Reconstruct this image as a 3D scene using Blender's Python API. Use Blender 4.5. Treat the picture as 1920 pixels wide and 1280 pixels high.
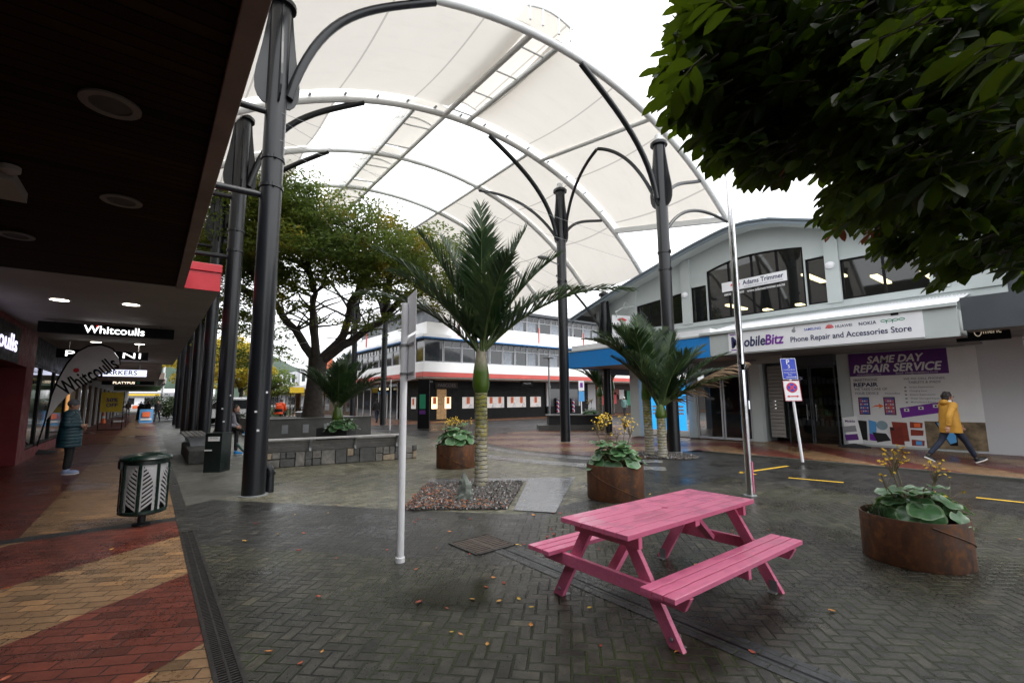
import bpy, bmesh, math, random
from mathutils import Vector, Matrix, Euler
R=math.radians; sin=math.sin; cos=math.cos; PI=math.pi
for o in list(bpy.data.objects): bpy.data.objects.remove(o)
S=bpy.context.scene; COL=S.collection
# world axes: +Y runs along the pedestrian street, +X across it to the right hand shops, metres
# ---------------- camera
EYE=Vector((0,0,1.6)); FPX=865.0; AZ=R(38); PIT=R(7.1); ROLL=R(-.5)
_F=Vector((sin(AZ)*cos(PIT),cos(AZ)*cos(PIT),sin(PIT))); _r=Vector((cos(AZ),-sin(AZ),0)); _u=_r.cross(_F)
_R=cos(ROLL)*_r+sin(ROLL)*_u; _U=-sin(ROLL)*_r+cos(ROLL)*_u
cd=bpy.data.cameras.new('camera'); cam=bpy.data.objects.new('camera',cd); COL.objects.link(cam)
cd.sensor_width=36; cd.lens=FPX/1920*36; cd.clip_start=.05; cd.clip_end=3000
cam.matrix_world=Matrix(((_R.x,_U.x,-_F.x,EYE.x),(_R.y,_U.y,-_F.y,EYE.y),(_R.z,_U.z,-_F.z,EYE.z),(0,0,0,1)))
S.camera=cam
# ---------------- sky, sun, exposure
SUN_EL=R(58); SUN_ROT=R(150)
w=bpy.data.worlds.new('World'); S.world=w; w.use_nodes=True; nt=w.node_tree; nt.nodes.clear()
sky=nt.nodes.new('ShaderNodeTexSky'); sky.sky_type='NISHITA'; sky.sun_disc=False; sky.sun_elevation=SUN_EL; sky.sun_rotation=SUN_ROT; sky.air_density=1; sky.dust_density=4
hs=nt.nodes.new('ShaderNodeHueSaturation'); hs.inputs['Saturation'].default_value=.12
mx=nt.nodes.new('ShaderNodeMix'); mx.data_type='RGBA'; mx.inputs[0].default_value=.8; mx.inputs[7].default_value=(12.2,12.5,12.9,1)
bg=nt.nodes.new('ShaderNodeBackground'); bg.inputs[1].default_value=.1; wo=nt.nodes.new('ShaderNodeOutputWorld')
L=nt.links.new; L(sky.outputs[0],hs.inputs['Color']); L(hs.outputs[0],mx.inputs[6]); L(mx.outputs[2],bg.inputs[0]); L(bg.outputs[0],wo.inputs[0])
sd=bpy.data.lights.new('sun','SUN'); sd.energy=.8; sd.angle=R(25); sd.color=(1,.96,.9)
so=bpy.data.objects.new('sun',sd); COL.objects.link(so); so.rotation_euler=(R(90)-SUN_EL,0,R(180)-SUN_ROT)
S.view_settings.view_transform='Standard'; S.view_settings.look='None'; S.view_settings.gamma=1; S.view_settings.exposure=1.12
S.view_settings.use_curve_mapping=False
S.cycles.max_bounces=7; S.cycles.diffuse_bounces=4; S.cycles.transparent_max_bounces=16; S.cycles.transmission_bounces=4
# ---------------- helpers
rnd=random.Random(7)
def ray(px,py): return _F+(px-960)/FPX*_R-(py-640)/FPX*_U
def g(px,py,z=0):
    d=ray(px,py); t=(z-1.6)/d.z; return Vector((d.x*t,d.y*t,z))
def P(px,py,depth): return EYE+ray(px,py)*depth
def C(r,f,z=0): return Vector((_r.x*r+sin(AZ)*f,_r.y*r+cos(AZ)*f,z))
def tag(o,label=None,cat=None,group=None,kind=None):
    if label: o['label']=label
    if cat: o['category']=cat
    if group: o['group']=group
    if kind: o['kind']=kind
    return o
def thing(name,loc,label,cat,group=None,rz=0):
    o=bpy.data.objects.new(name,None); COL.objects.link(o); o.location=loc; o.rotation_euler=(0,0,rz); o.empty_display_size=.1
    return tag(o,label,cat,group)
def wm(o):
    m=o.matrix_basis.copy()
    while o.parent: o=o.parent; m=o.matrix_basis@m
    return m
def copy_tree(o,parent=None):
    c=o.copy(); COL.objects.link(c)
    if parent: c.parent=parent
    for ch in o.children: copy_tree(ch,c)
    return c
class MB:
    def __init__(s): s.v=[];s.f=[];s.m=[];s.mi=0
    def add(s,vs,fs):
        o=len(s.v); s.v+=[Vector(x) for x in vs]; s.f+=[tuple(i+o for i in f) for f in fs]; s.m+=[s.mi]*len(fs); return s
    def bx(s,x0,x1,y0,y1,z0,z1):
        return s.add([(x0,y0,z0),(x1,y0,z0),(x1,y1,z0),(x0,y1,z0),(x0,y0,z1),(x1,y0,z1),(x1,y1,z1),(x0,y1,z1)],
              [(0,3,2,1),(4,5,6,7),(0,1,5,4),(1,2,6,5),(2,3,7,6),(3,0,4,7)])
    def box(s,c,d,M=None):
        o=len(s.v); s.bx(-d[0]/2,d[0]/2,-d[1]/2,d[1]/2,-d[2]/2,d[2]/2)
        for i in range(o,len(s.v)): s.v[i]=(M@s.v[i] if M else s.v[i])+Vector(c)
        return s
    def bar(s,p,q,w,h,up=(0,0,1)):
        p=Vector(p);q=Vector(q);d=(q-p).normalized();up=Vector(up);a=d.cross(up)
        if a.length<1e-4: a=d.cross(Vector((1,0,0)))
        a.normalize();b=a.cross(d).normalized();a=a*w/2;b=b*h/2
        return s.add([p-a-b,p+a-b,p+a+b,p-a+b,q-a-b,q+a-b,q+a+b,q-a+b],[(0,3,2,1),(4,5,6,7),(0,1,5,4),(1,2,6,5),(2,3,7,6),(3,0,4,7)])
    def tube(s,path,r,n=10,cap=True):
        path=[Vector(p) for p in path]; k=len(path); rs=r if isinstance(r,(list,tuple)) else [r]*k
        o=len(s.v); ref=None; vs=[];fs=[]
        for i,p in enumerate(path):
            d=(path[min(i+1,k-1)]-path[max(i-1,0)]).normalized()
            if ref is None: ref=d.orthogonal().normalized()
            a=(ref-d*ref.dot(d)); a=a.normalized() if a.length>1e-5 else d.orthogonal().normalized(); ref=a; b=d.cross(a)
            for j in range(n): t=2*PI*j/n; vs.append(p+(a*cos(t)+b*sin(t))*rs[i])
        for i in range(k-1):
            for j in range(n): fs.append((i*n+j,i*n+(j+1)%n,(i+1)*n+(j+1)%n,(i+1)*n+j))
        if cap: fs+= [tuple(range(n-1,-1,-1)),tuple((k-1)*n+j for j in range(n))]
        return s.add(vs,fs)
    def lathe(s,prof,n=24,c=(0,0,0),sx=1,sy=1,cap=True):
        vs=[];fs=[]
        for (r,z) in prof:
            for j in range(n): t=2*PI*j/n; vs.append((c[0]+r*sx*cos(t),c[1]+r*sy*sin(t),c[2]+z))
        for i in range(len(prof)-1):
            for j in range(n): fs.append((i*n+j,i*n+(j+1)%n,(i+1)*n+(j+1)%n,(i+1)*n+j))
        if cap: fs+=[tuple(range(n-1,-1,-1)),tuple((len(prof)-1)*n+j for j in range(n))]
        return s.add(vs,fs)
    def prism(s,pts,off):
        pts=[Vector(p) for p in pts];off=Vector(off);n=len(pts)
        return s.add(pts+[p+off for p in pts],[tuple(range(n)),tuple(range(2*n-1,n-1,-1))]+[(i,i+n,(i+1)%n+n,(i+1)%n) for i in range(n)])
    def poly(s,pts): return s.add(pts,[tuple(range(len(pts)))])
    def grid(s,fn,nu,nv):
        vs=[fn(i/nu,j/nv) for i in range(nu+1) for j in range(nv+1)]
        return s.add(vs,[(i*(nv+1)+j,(i+1)*(nv+1)+j,(i+1)*(nv+1)+j+1,i*(nv+1)+j+1) for i in range(nu) for j in range(nv)])
    def ell(s,c,r,nu=12,nv=8,M=None):
        o=len(s.v); vs=[];fs=[]
        for i in range(nv+1):
            p=PI*i/nv
            for j in range(nu): t=2*PI*j/nu; vs.append(Vector((r[0]*sin(p)*cos(t),r[1]*sin(p)*sin(t),r[2]*cos(p))))
        vs=[(M@v if M else v)+Vector(c) for v in vs]
        for i in range(nv):
            for j in range(nu): fs.append((i*nu+j,(i+1)*nu+j,(i+1)*nu+(j+1)%nu,i*nu+(j+1)%nu))
        return s.add(vs,fs)
    def build(s,name,mats,parent=None,local=False,smooth=False,bevel=0,label=None,recalc=True):
        me=bpy.data.meshes.new(name); o=bpy.data.objects.new(name,me); COL.objects.link(o)
        vs=s.v
        if parent is not None:
            o.parent=parent
            if not local: M=wm(parent).inverted(); vs=[M@v for v in vs]
        elif not local and vs:
            c=Vector(((min(v.x for v in vs)+max(v.x for v in vs))/2,(min(v.y for v in vs)+max(v.y for v in vs))/2,min(v.z for v in vs)))
            o.location=c; vs=[v-c for v in vs]
        me.from_pydata([tuple(v) for v in vs],[],s.f)
        for m in (mats if isinstance(mats,(list,tuple)) else [mats]): me.materials.append(m)
        me.polygons.foreach_set('material_index',s.m)
        if recalc:
            b=bmesh.new(); b.from_mesh(me); bmesh.ops.recalc_face_normals(b,faces=b.faces); b.to_mesh(me); b.free()
        if smooth:
            me.polygons.foreach_set('use_smooth',[True]*len(me.polygons))
            try: me.set_sharp_from_angle(angle=R(40))
            except Exception: pass
        if bevel:
            md=o.modifiers.new('bevel','BEVEL'); md.width=bevel; md.segments=2; md.limit_method='ANGLE'; md.angle_limit=R(35)
        if label: o['label']=label
        return o
# ---------------- materials
class N:
    def __init__(s,name):
        s.m=bpy.data.materials.new(name); s.m.use_nodes=True; s.t=s.m.node_tree; s.b=s.t.nodes['Principled BSDF']; s.out=s.t.nodes['Material Output']
    def n(s,typ,**k):
        nd=s.t.nodes.new(typ)
        for a,b in k.items(): setattr(nd,a,b)
        return nd
    def l(s,a,b): s.t.links.new(a,b)
    def put(s,v,sock):
        if isinstance(v,(int,float)): sock.default_value=v
        elif isinstance(v,(tuple,list)): sock.default_value=tuple(v)+((1,) if len(v)==3 and len(sock.default_value)==4 else ())
        else: s.l(v,sock)
    def math(s,op,a,b=0,c=0,clamp=False):
        nd=s.n('ShaderNodeMath',operation=op,use_clamp=clamp)
        for i,v in enumerate((a,b,c)): s.put(v,nd.inputs[i])
        return nd.outputs[0]
    def mix(s,f,a,b,blend='MIX'):
        nd=s.n('ShaderNodeMix',data_type='RGBA',blend_type=blend); s.put(f,nd.inputs[0]); s.put(a,nd.inputs[6]); s.put(b,nd.inputs[7]); return nd.outputs[2]
    def noise(s,vec,scale,detail=4,rough=.55):
        nd=s.n('ShaderNodeTexNoise'); nd.inputs['Scale'].default_value=scale; nd.inputs['Detail'].default_value=detail; nd.inputs['Roughness'].default_value=rough
        if vec is not None: s.l(vec,nd.inputs['Vector'])
        return nd.outputs['Fac']
    def ramp(s,f,a,b,lo=0.,hi=1.):
        nd=s.n('ShaderNodeMapRange',clamp=True); s.put(f,nd.inputs[0]); nd.inputs[1].default_value=a; nd.inputs[2].default_value=b; nd.inputs[3].default_value=lo; nd.inputs[4].default_value=hi; return nd.outputs[0]
    def pos(s): return s.n('ShaderNodeNewGeometry').outputs['Position']
    def obj(s): return s.n('ShaderNodeTexCoord').outputs['Object']
    def xyz(s,v):
        nd=s.n('ShaderNodeSeparateXYZ'); s.l(v,nd.inputs[0]); return nd.outputs
    def bump(s,h,strength=.3,dist=.01):
        nd=s.n('ShaderNodeBump'); nd.inputs['Strength'].default_value=strength; nd.inputs['Distance'].default_value=dist; s.l(h,nd.inputs['Height']); s.l(nd.outputs[0],s.b.inputs['Normal'])
    def set(s,**k):
        for a,b in k.items(): s.put(b,s.b.inputs[a.replace('_',' ')])
def mat(name,col,rough=.5,metal=0,var=.18,scale=3,bump=0,bscale=60,coat=0,emit=0,spec=None,rvar=.12):
    q=N(name); v=q.obj(); n1=q.noise(v,scale,5); f=q.ramp(n1,.3,.7)
    dark=tuple(c*(1-var) for c in col); lite=tuple(min(1,c*(1+var*.7)) for c in col)
    c=q.mix(f,dark,lite); q.set(Base_Color=c,Metallic=metal); q.set(Roughness=q.ramp(q.noise(v,scale*2.3,4),.3,.7,max(.02,rough-rvar),min(1,rough+rvar)))
    if bump: q.bump(q.noise(v,bscale,4),bump,.01)
    if coat: q.set(Coat_Weight=coat,Coat_Roughness=.1)
    if spec is not None: q.set(Specular_IOR_Level=spec)
    if emit: q.set(Emission_Color=col,Emission_Strength=emit)
    return q.m
def leafmat(name,a,b,c=None,trans=.35,rough=.45,scale=1.2,yellow=.0):
    q=N(name); v=q.obj(); n1=q.ramp(q.noise(v,scale,3),.35,.65); col=q.mix(n1,a,b)
    if c: col=q.mix(q.ramp(q.noise(v,scale*2.1,2),.55,.72),col,c)
    q.set(Base_Color=col,Roughness=rough); tr=q.n('ShaderNodeBsdfTranslucent'); ms=q.n('ShaderNodeMixShader'); ms.inputs[0].default_value=trans
    tc=q.mix(1,col,(1.0,1.0,.45),'MULTIPLY'); br=q.n('ShaderNodeBrightContrast'); q.l(tc,br.inputs[0]); br.inputs[1].default_value=.03
    q.l(br.outputs[0],tr.inputs[0]); q.l(q.b.outputs[0],ms.inputs[1]); q.l(tr.outputs[0],ms.inputs[2]); q.l(ms.outputs[0],q.out.inputs[0]); return q.m
def backlit(name,a,b,tc1,tc2,f=.5,rough=.5,spec=.25,scale=.9):
    q=N(name); v=q.obj(); nz=q.ramp(q.noise(v,scale,3),.35,.65); q.set(Base_Color=q.mix(nz,a,b),Roughness=rough,Specular_IOR_Level=spec); tr=q.n('ShaderNodeBsdfTranslucent'); q.l(q.mix(nz,tc1,tc2),tr.inputs[0]); ms=q.n('ShaderNodeMixShader'); ms.inputs[0].default_value=f; q.l(q.b.outputs[0],ms.inputs[1]); q.l(tr.outputs[0],ms.inputs[2]); q.l(ms.outputs[0],q.out.inputs[0]); return q.m
def glass(name,tint=(.5,.52,.53),opac=.25,rough=.03,base=(.01,.012,.014)):
    q=N(name); q.set(Base_Color=base,Roughness=rough,Specular_IOR_Level=.6); t=q.n('ShaderNodeBsdfTransparent'); q.put(tint,t.inputs[0]); gl=q.n('ShaderNodeBsdfGlossy'); gl.inputs[1].default_value=rough
    fr=q.n('ShaderNodeFresnel'); fr.inputs[0].default_value=1.5; m1=q.n('ShaderNodeMixShader'); m1.inputs[0].default_value=opac; q.l(t.outputs[0],m1.inputs[1]); q.l(q.b.outputs[0],m1.inputs[2])
    m2=q.n('ShaderNodeMixShader'); q.l(fr.outputs[0],m2.inputs[0]); q.l(m1.outputs[0],m2.inputs[1]); q.l(gl.outputs[0],m2.inputs[2]); q.l(m2.outputs[0],q.out.inputs[0]); return q.m
def membrane(name,col,trans,clear=0,seam=2.3,seamdark=.66):
    q=N(name); p=q.pos(); o=q.xyz(p); fx=q.math('FRACT',q.math('DIVIDE',q.math('ADD',o[0],40),seam)); s=q.math('LESS_THAN',fx,.022)
    mp_=q.n('ShaderNodeMapping'); q.l(p,mp_.inputs[0]); mp_.inputs['Scale'].default_value=(.5,2.2,1); n1=q.math('MULTIPLY',q.ramp(q.noise(p,.7,5),.3,.7,.96,1.0),q.ramp(q.noise(mp_.outputs[0],1.6,5,.65),.5,.8,1.0,.95)); c=q.mix(s,col,tuple(x*seamdark for x in col)); cm=q.n('ShaderNodeMix',data_type='RGBA',blend_type='MULTIPLY'); cm.inputs[0].default_value=1; q.l(c,cm.inputs[6])
    cb=q.n('ShaderNodeCombineColor'); [q.l(n1,cb.inputs[i]) for i in range(3)]; q.l(cb.outputs[0],cm.inputs[7]); c=cm.outputs[2]
    d=q.n('ShaderNodeBsdfDiffuse'); t=q.n('ShaderNodeBsdfTranslucent'); q.l(c,d.inputs[0]); q.l(c,t.inputs[0]); m1=q.n('ShaderNodeMixShader'); m1.inputs[0].default_value=trans; q.l(d.outputs[0],m1.inputs[1]); q.l(t.outputs[0],m1.inputs[2])
    outp=m1.outputs[0]
    if clear:
        tr=q.n('ShaderNodeBsdfTransparent'); m2=q.n('ShaderNodeMixShader'); f=q.math('MULTIPLY',q.math('SUBTRACT',1,q.math('MULTIPLY',s,.5)),clear); q.l(f,m2.inputs[0]); q.l(outp,m2.inputs[1]); q.l(tr.outputs[0],m2.inputs[2]); outp=m2.outputs[0]
    q.l(outp,q.out.inputs[0]); return q.m
def pavers(name,cols,joint,size=.11,ang=0,rough=(.3,.65),moss=None,herring=True,stain=.45,wet=.5,bs=.35,running=(.2,.1),grit_=1.0):
    """blocks laid in herringbone (or running bond), each with its own tone, recessed joints, stains and damp patches"""
    q=N(name); p=q.pos(); rot=q.n('ShaderNodeVectorRotate',rotation_type='Z_AXIS'); q.l(p,rot.inputs[0]); rot.inputs['Angle'].default_value=ang
    wob=q.n('ShaderNodeTexNoise'); wob.inputs['Scale'].default_value=1.3; q.l(p,wob.inputs['Vector']); wv=q.n('ShaderNodeVectorMath',operation='SCALE'); q.l(wob.outputs['Color'],wv.inputs[0]); wv.inputs['Scale'].default_value=.03
    av=q.n('ShaderNodeVectorMath',operation='ADD'); q.l(rot.outputs[0],av.inputs[0]); q.l(wv.outputs[0],av.inputs[1]); o=q.xyz(av.outputs[0])
    if herring:
        x=q.math('DIVIDE',q.math('ADD',o[0],100),size); y=q.math('DIVIDE',q.math('ADD',o[1],100),size); i=q.math('FLOOR',x); j=q.math('FLOOR',y); fx=q.math('FRACT',x); fy=q.math('FRACT',y)
        m=q.math('FLOORED_MODULO',q.math('SUBTRACT',i,j),4); hor=q.math('LESS_THAN',m,1.5); m1=q.math('COMPARE',m,1,.1); m2=q.math('COMPARE',m,2,.1)
        lx=q.math('ADD',fx,m1); ly=q.math('ADD',fy,m2); wx=q.math('ADD',hor,1); wy=q.math('SUBTRACT',2,hor)
        dx=q.math('MINIMUM',lx,q.math('SUBTRACT',wx,lx)); dy=q.math('MINIMUM',ly,q.math('SUBTRACT',wy,ly)); dist=q.math('MINIMUM',dx,dy)
        idx=q.math('SUBTRACT',i,m1); idy=q.math('SUBTRACT',j,m2); jw=.012/size*.5
    else:
        bw,bh=running; y=q.math('DIVIDE',q.math('ADD',o[1],100),bh); j=q.math('FLOOR',y); x=q.math('ADD',q.math('DIVIDE',q.math('ADD',o[0],100),bw),q.math('MULTIPLY',q.math('FLOORED_MODULO',j,2),.5)); i=q.math('FLOOR',x)
        fx=q.math('FRACT',x); fy=q.math('FRACT',y); dx=q.math('MULTIPLY',q.math('MINIMUM',fx,q.math('SUBTRACT',1,fx)),bw/bh); dy=q.math('MINIMUM',fy,q.math('SUBTRACT',1,fy)); dist=q.math('MINIMUM',dx,dy); idx=i; idy=j; jw=.008/bh*.5
    cv=q.n('ShaderNodeCombineXYZ'); q.l(idx,cv.inputs[0]); q.l(idy,cv.inputs[1]); wn=q.n('ShaderNodeTexWhiteNoise',noise_dimensions='2D'); q.l(cv.outputs[0],wn.inputs['Vector']); rv=wn.outputs['Value']
    edge=q.ramp(dist,jw*.7,jw*1.7); c=q.mix(rv,cols[0],cols[1]); big=q.noise(p,.35,6,.6); c=q.mix(q.ramp(big,.38,.6,0,stain),c,cols[2]); fine=q.noise(p,38,3,.7); c=q.mix(q.ramp(fine,.35,.75,0,.45),c,tuple(min(1,k*1.6) for k in cols[1]))
    grit=q.noise(p,6,6,.72); c=q.mix(q.ramp(grit,.46,.72,0,.6*grit_),c,tuple(min(1,k*2.1) for k in cols[1])); c=q.mix(q.ramp(grit,.5,.25,0,.6*grit_),c,tuple(k*.5 for k in cols[2])); sp_=q.noise(p,140,2,.6); c=q.mix(q.ramp(sp_,.6,.72,0,.55*grit_),c,tuple(min(1,k*3) for k in cols[1]))
    c=q.mix(q.math('GREATER_THAN',rv,.9),c,q.mix(1,c,(.55,.55,.55),'MULTIPLY')); c=q.mix(q.math('LESS_THAN',rv,.08),c,q.mix(1,c,(1.55,1.5,1.4),'MULTIPLY')); gv=q.n('ShaderNodeTexVoronoi'); gv.inputs['Scale'].default_value=2.6; q.l(p,gv.inputs['Vector']); c=q.mix(q.math('MULTIPLY',q.math('LESS_THAN',gv.outputs['Distance'],.03),.55),c,tuple(min(1,k*3.2) for k in cols[1])); q.set(Specular_IOR_Level=.33)
    jc=joint
    if moss: jc=q.mix(q.ramp(q.noise(p,.8,4),.42,.6),joint,moss)
    c=q.mix(edge,jc,c); wetn=q.ramp(q.noise(p,.55,5,.65),.45,.68); wd=q.math('MULTIPLY',wetn,wet); c=q.mix(wd,c,q.mix(1,c,(.45,.45,.45),'MULTIPLY'))
    rg=q.math('SUBTRACT',q.ramp(fine,.3,.7,rough[0],rough[1]),q.math('MULTIPLY',wetn,rough[1]*.42)); q.set(Base_Color=c,Roughness=q.math('MAXIMUM',rg,.12))
    h=q.math('ADD',q.math('ADD',q.math('MULTIPLY',edge,1.0),q.math('MULTIPLY',fine,.28)),q.math('MULTIPLY',rv,.25)); q.bump(h,bs,.012); return q.m
M={}
M['steel_dark']=mat('charcoal_steel',(.009,.010,.0125),.3,.0,.05,1.5,rvar=.02)
M['white_steel']=mat('white_painted_steel',(.78,.79,.78),.35,0,.06,2)
M['cream']=membrane('cream_membrane',(.80,.76,.70),.35)
M['clear']=membrane('clear_membrane',(.95,.95,.95),.85,.8,2.3,.93)
q=N('pink_paint'); v=q.obj(); mp_=q.n('ShaderNodeMapping'); q.l(v,mp_.inputs[0]); mp_.inputs['Scale'].default_value=(1.2,9,9); gr_=q.noise(mp_.outputs[0],6,5,.6); c=q.mix(q.ramp(gr_,.3,.7),(.68,.14,.265),(.78,.19,.335)); c=q.mix(q.ramp(q.noise(v,26,5,.75),.66,.74,0,.45),c,(.8,.42,.5)); c=q.mix(q.ramp(q.noise(v,3,5,.7),.58,.74,0,.16),c,(.38,.05,.12)); wet=q.ramp(q.noise(v,4.5,5,.6),.5,.56)
q.set(Base_Color=c,Roughness=q.ramp(wet,0,1,.42,.3),Coat_Weight=q.math('MULTIPLY',wet,.55),Coat_Roughness=.12); q.bump(gr_,.12,.004); M['pink']=q.m
M['white']=mat('white_paint',(.8,.8,.82),.4,0,.05,2)
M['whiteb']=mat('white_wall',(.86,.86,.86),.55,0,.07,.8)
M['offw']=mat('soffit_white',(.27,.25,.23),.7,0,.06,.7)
M['alu']=mat('aluminium',(.42,.43,.45),.4,.0,.04,3,rvar=.02)
M['chrome']=mat('polished_steel',(.72,.72,.74),.12,1,.08,2)
M['galv']=mat('galvanised_steel',(.28,.29,.3),.42,.3,.12,8,rvar=.04)
M['red']=mat('red_panel',(.5,.008,.02),.38,0,.08,2)
M['reddk']=mat('red_painted_wall',(.16,.006,.01),.6,0,.15,2)
M['redfas']=mat('faded_red_fascia',(.55,.085,.07),.5,0,.12,.8)
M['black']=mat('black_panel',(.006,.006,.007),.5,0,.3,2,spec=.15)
M['blackm']=mat('black_matt',(.012,.012,.013),.6,0,.3,4,.1,40)
M['rubber']=mat('rubber',(.015,.015,.016),.75,0,.3,6)
M['green']=mat('bottle_green_enamel',(.003,.014,.010),.3,0,.2,3,coat=.15)
M['greencab']=mat('dark_green_cabinet',(.006,.013,.012),.4,0,.3,3)
M['brass']=mat('brown_joinery',(.12,.07,.035),.5,0,.3,3)
M['grey']=mat('pale_grey_render',(.45,.49,.48),.6,0,.08,.6,.08,30)
M['greyd']=mat('mid_grey_render',(.2,.21,.21),.6,0,.12,.8)
M['slate']=mat('dark_slate_cladding',(.05,.056,.065),.5,0,.15,1)
M['panelw']=mat('white_wall_panel',(.58,.58,.6),.5,0,.05,.6)
M['blue']=mat('sky_blue_fascia',(.012,.22,.62),.42,0,.06,1)
M['blued']=mat('blue_trim',(.02,.12,.3),.5,0,.15,2)
M['navy']=mat('navy_print',(.02,.02,.09),.5,0,.05,2)
M['purple']=mat('purple_print',(.1,.02,.17),.5,0,.1,2)
M['purplel']=mat('bright_purple_print',(.17,.02,.3),.5,0,.1,2)
M['concrete']=mat('concrete',(.085,.083,.07),.5,0,.25,1.5,.25,25)
M['slab']=mat('wet_concrete_slab',(.13,.133,.137),.22,0,.25,1,.08,25,rvar=.1)
M['darkconc']=mat('board_marked_concrete',(.1,.098,.092),.6,0,.3,1.5,.3,14)
M['asphalt']=mat('dark_asphalt',(.025,.025,.026),.5,0,.35,.5,.35,90,rvar=.2)
M['yellowln']=mat('yellow_road_paint',(.65,.4,.03),.5,0,.2,6)
M['iron']=mat('cast_iron',(.05,.045,.042),.42,.6,.3,9,.2,50)
M['soil']=mat('soil',(.02,.014,.01),.95,0,.4,9,.6,30)
M['timberg']=mat('weathered_timber',(.17,.16,.15),.6,0,.3,4,.3,30)
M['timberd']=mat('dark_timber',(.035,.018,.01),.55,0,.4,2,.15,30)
M['timbere']=mat('edge_beam_timber',(.22,.17,.14),.6,0,.3,2,.2,20)
M['glassd']=glass('dark_window_glass',(.42,.44,.45),.5)
M['glassc']=glass('clear_shop_glass',(.8,.82,.82),.06)
M['glassr']=mat('reflective_office_glass',(.018,.021,.024),.06,0,.3,1,spec=.75,rvar=.03)
M['tube']=mat('warm_tube_light',(1,.8,.4),.4,emit=6)
M['lamp']=mat('downlight_diffuser',(1,.9,.75),.4,emit=7)
M['litw']=mat('lit_white_letters',(1,1,1),.4,emit=1.5)
M['litsign']=mat('lit_sign_face',(.75,.78,1),.4,emit=.75)
M['litred']=mat('lit_red_dot',(.8,.02,.02),.4,emit=.6)
M['litwarm']=mat('warm_display_light',(1,.66,.36),.4,emit=1.0)
M['litblue']=mat('lit_blue_poster',(.03,.35,.8),.4,emit=.55)
M['screen']=mat('lit_screen',(.95,.97,1),.4,emit=1.1)
M['orange']=mat('orange_card',(.85,.16,.04),.5,0,.08,3)
M['yellow']=mat('yellow_card',(.62,.42,.02),.5,0,.1,3)
M['whitec']=mat('white_card',(.75,.75,.75),.5,0,.04,3)
M['greyp']=mat('grey_print',(.25,.25,.27),.5,0,.05,3)
M['redp']=mat('red_print',(.65,.02,.03),.45,0,.05,3)
M['bluep']=mat('blue_sign_face',(.02,.05,.45),.4,0,.05,3)
M['bluel']=mat('light_blue_print',(.1,.35,.7),.45,0,.05,3)
M['greenp']=mat('green_print',(.02,.25,.13),.45,0,.05,3)
M['leather']=mat('brick_red_leather',(.25,.035,.02),.5,0,.2,5)
M['bark']=mat('grey_bark',(.045,.037,.03),.85,0,.4,5,.7,18)
M['skin']=mat('skin',(.46,.25,.17),.5,0,.1,9)
M['hair']=mat('dark_hair',(.016,.011,.009),.6,0,.3,30,.5,90)
M['beanie']=mat('grey_knit',(.12,.125,.14),.85,0,.2,20,.5,120)
M['denim']=mat('navy_denim',(.012,.018,.04),.75,0,.3,20,.25,90)
M['legging']=mat('black_cloth',(.01,.01,.012),.8,0,.3,15,.2,60)
M['jacket']=mat('mustard_jacket',(.52,.26,.03),.65,0,.18,5,.45,14)
M['hivis']=mat('hi_vis_orange',(.95,.09,.01),.6,0,.08,5,.3,14)
M['hoodie']=mat('grey_hoodie',(.24,.23,.26),.85,0,.15,7,.35,16)
M['shirtg']=mat('green_shirt',(.1,.18,.03),.8,0,.15,7,.3,16)
M['shirtl']=mat('pale_blue_coat',(.28,.4,.6),.75,0,.15,7,.3,16)
M['shirtb']=mat('brown_coat',(.07,.04,.03),.8,0,.2,7,.3,16)
M['tealc']=mat('faded_teal_coat',(.1,.18,.17),.8,0,.2,7,.3,16)
M['shoeb']=mat('pale_blue_trainers',(.28,.34,.52),.6,0,.15,12)
M['shoec']=mat('bright_blue_trainers',(.02,.25,.62),.55,0,.15,12)
M['shoek']=mat('black_shoes',(.01,.01,.012),.5,0,.2,12)
M['sole']=mat('white_sole',(.72,.7,.66),.6,0,.08,12)
M['stone']=mat('field_stone',(.16,.15,.135),.75,0,.5,6,.7,22)
M['mortar']=mat('mortar',(.045,.045,.043),.9,0,.3,10,.4,50)
M['rock']=mat('slate_rock',(.15,.17,.15),.55,0,.45,7,.6,16)
M['carw']=mat('white_car_paint',(.7,.71,.72),.2,0,.03,1,coat=.5)
M['hill']=mat('bush_covered_hill',(.035,.06,.04),.9,0,.5,.05,.5,.3)
M['dead']=mat('dead_frond_straw',(.15,.095,.05),.8,0,.3,8)
M['cshaft']=None
# red steel planter: rust streaks
q=N('rusted_steel'); v=q.obj(); sp=q.n('ShaderNodeMapping'); q.l(v,sp.inputs[0]); sp.inputs['Scale'].default_value=(1,1,.25); a=q.noise(sp.outputs[0],5,6,.65); b=q.noise(v,14,4)
c=q.mix(q.ramp(a,.3,.7),(.018,.010,.007),(.125,.042,.013)); c=q.mix(q.ramp(b,.5,.75,0,.6),c,(.24,.088,.02)); q.set(Base_Color=c,Roughness=q.ramp(b,.3,.7,.5,.85)); q.bump(b,.2,.006); M['rust']=q.m
# puffer: horizontal quilted rolls
q=N('teal_puffer_fabric'); v=q.obj(); o=q.xyz(v); hgt=q.math('ABSOLUTE',q.math('SINE',q.math('MULTIPLY',o[2],PI/.075))); q.set(Base_Color=q.mix(q.ramp(q.noise(v,6,4),.3,.7),(.006,.035,.05),(.012,.06,.08)),Roughness=.45); q.bump(q.math('POWER',hgt,.5),.45,.02); M['puffer']=q.m
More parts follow.
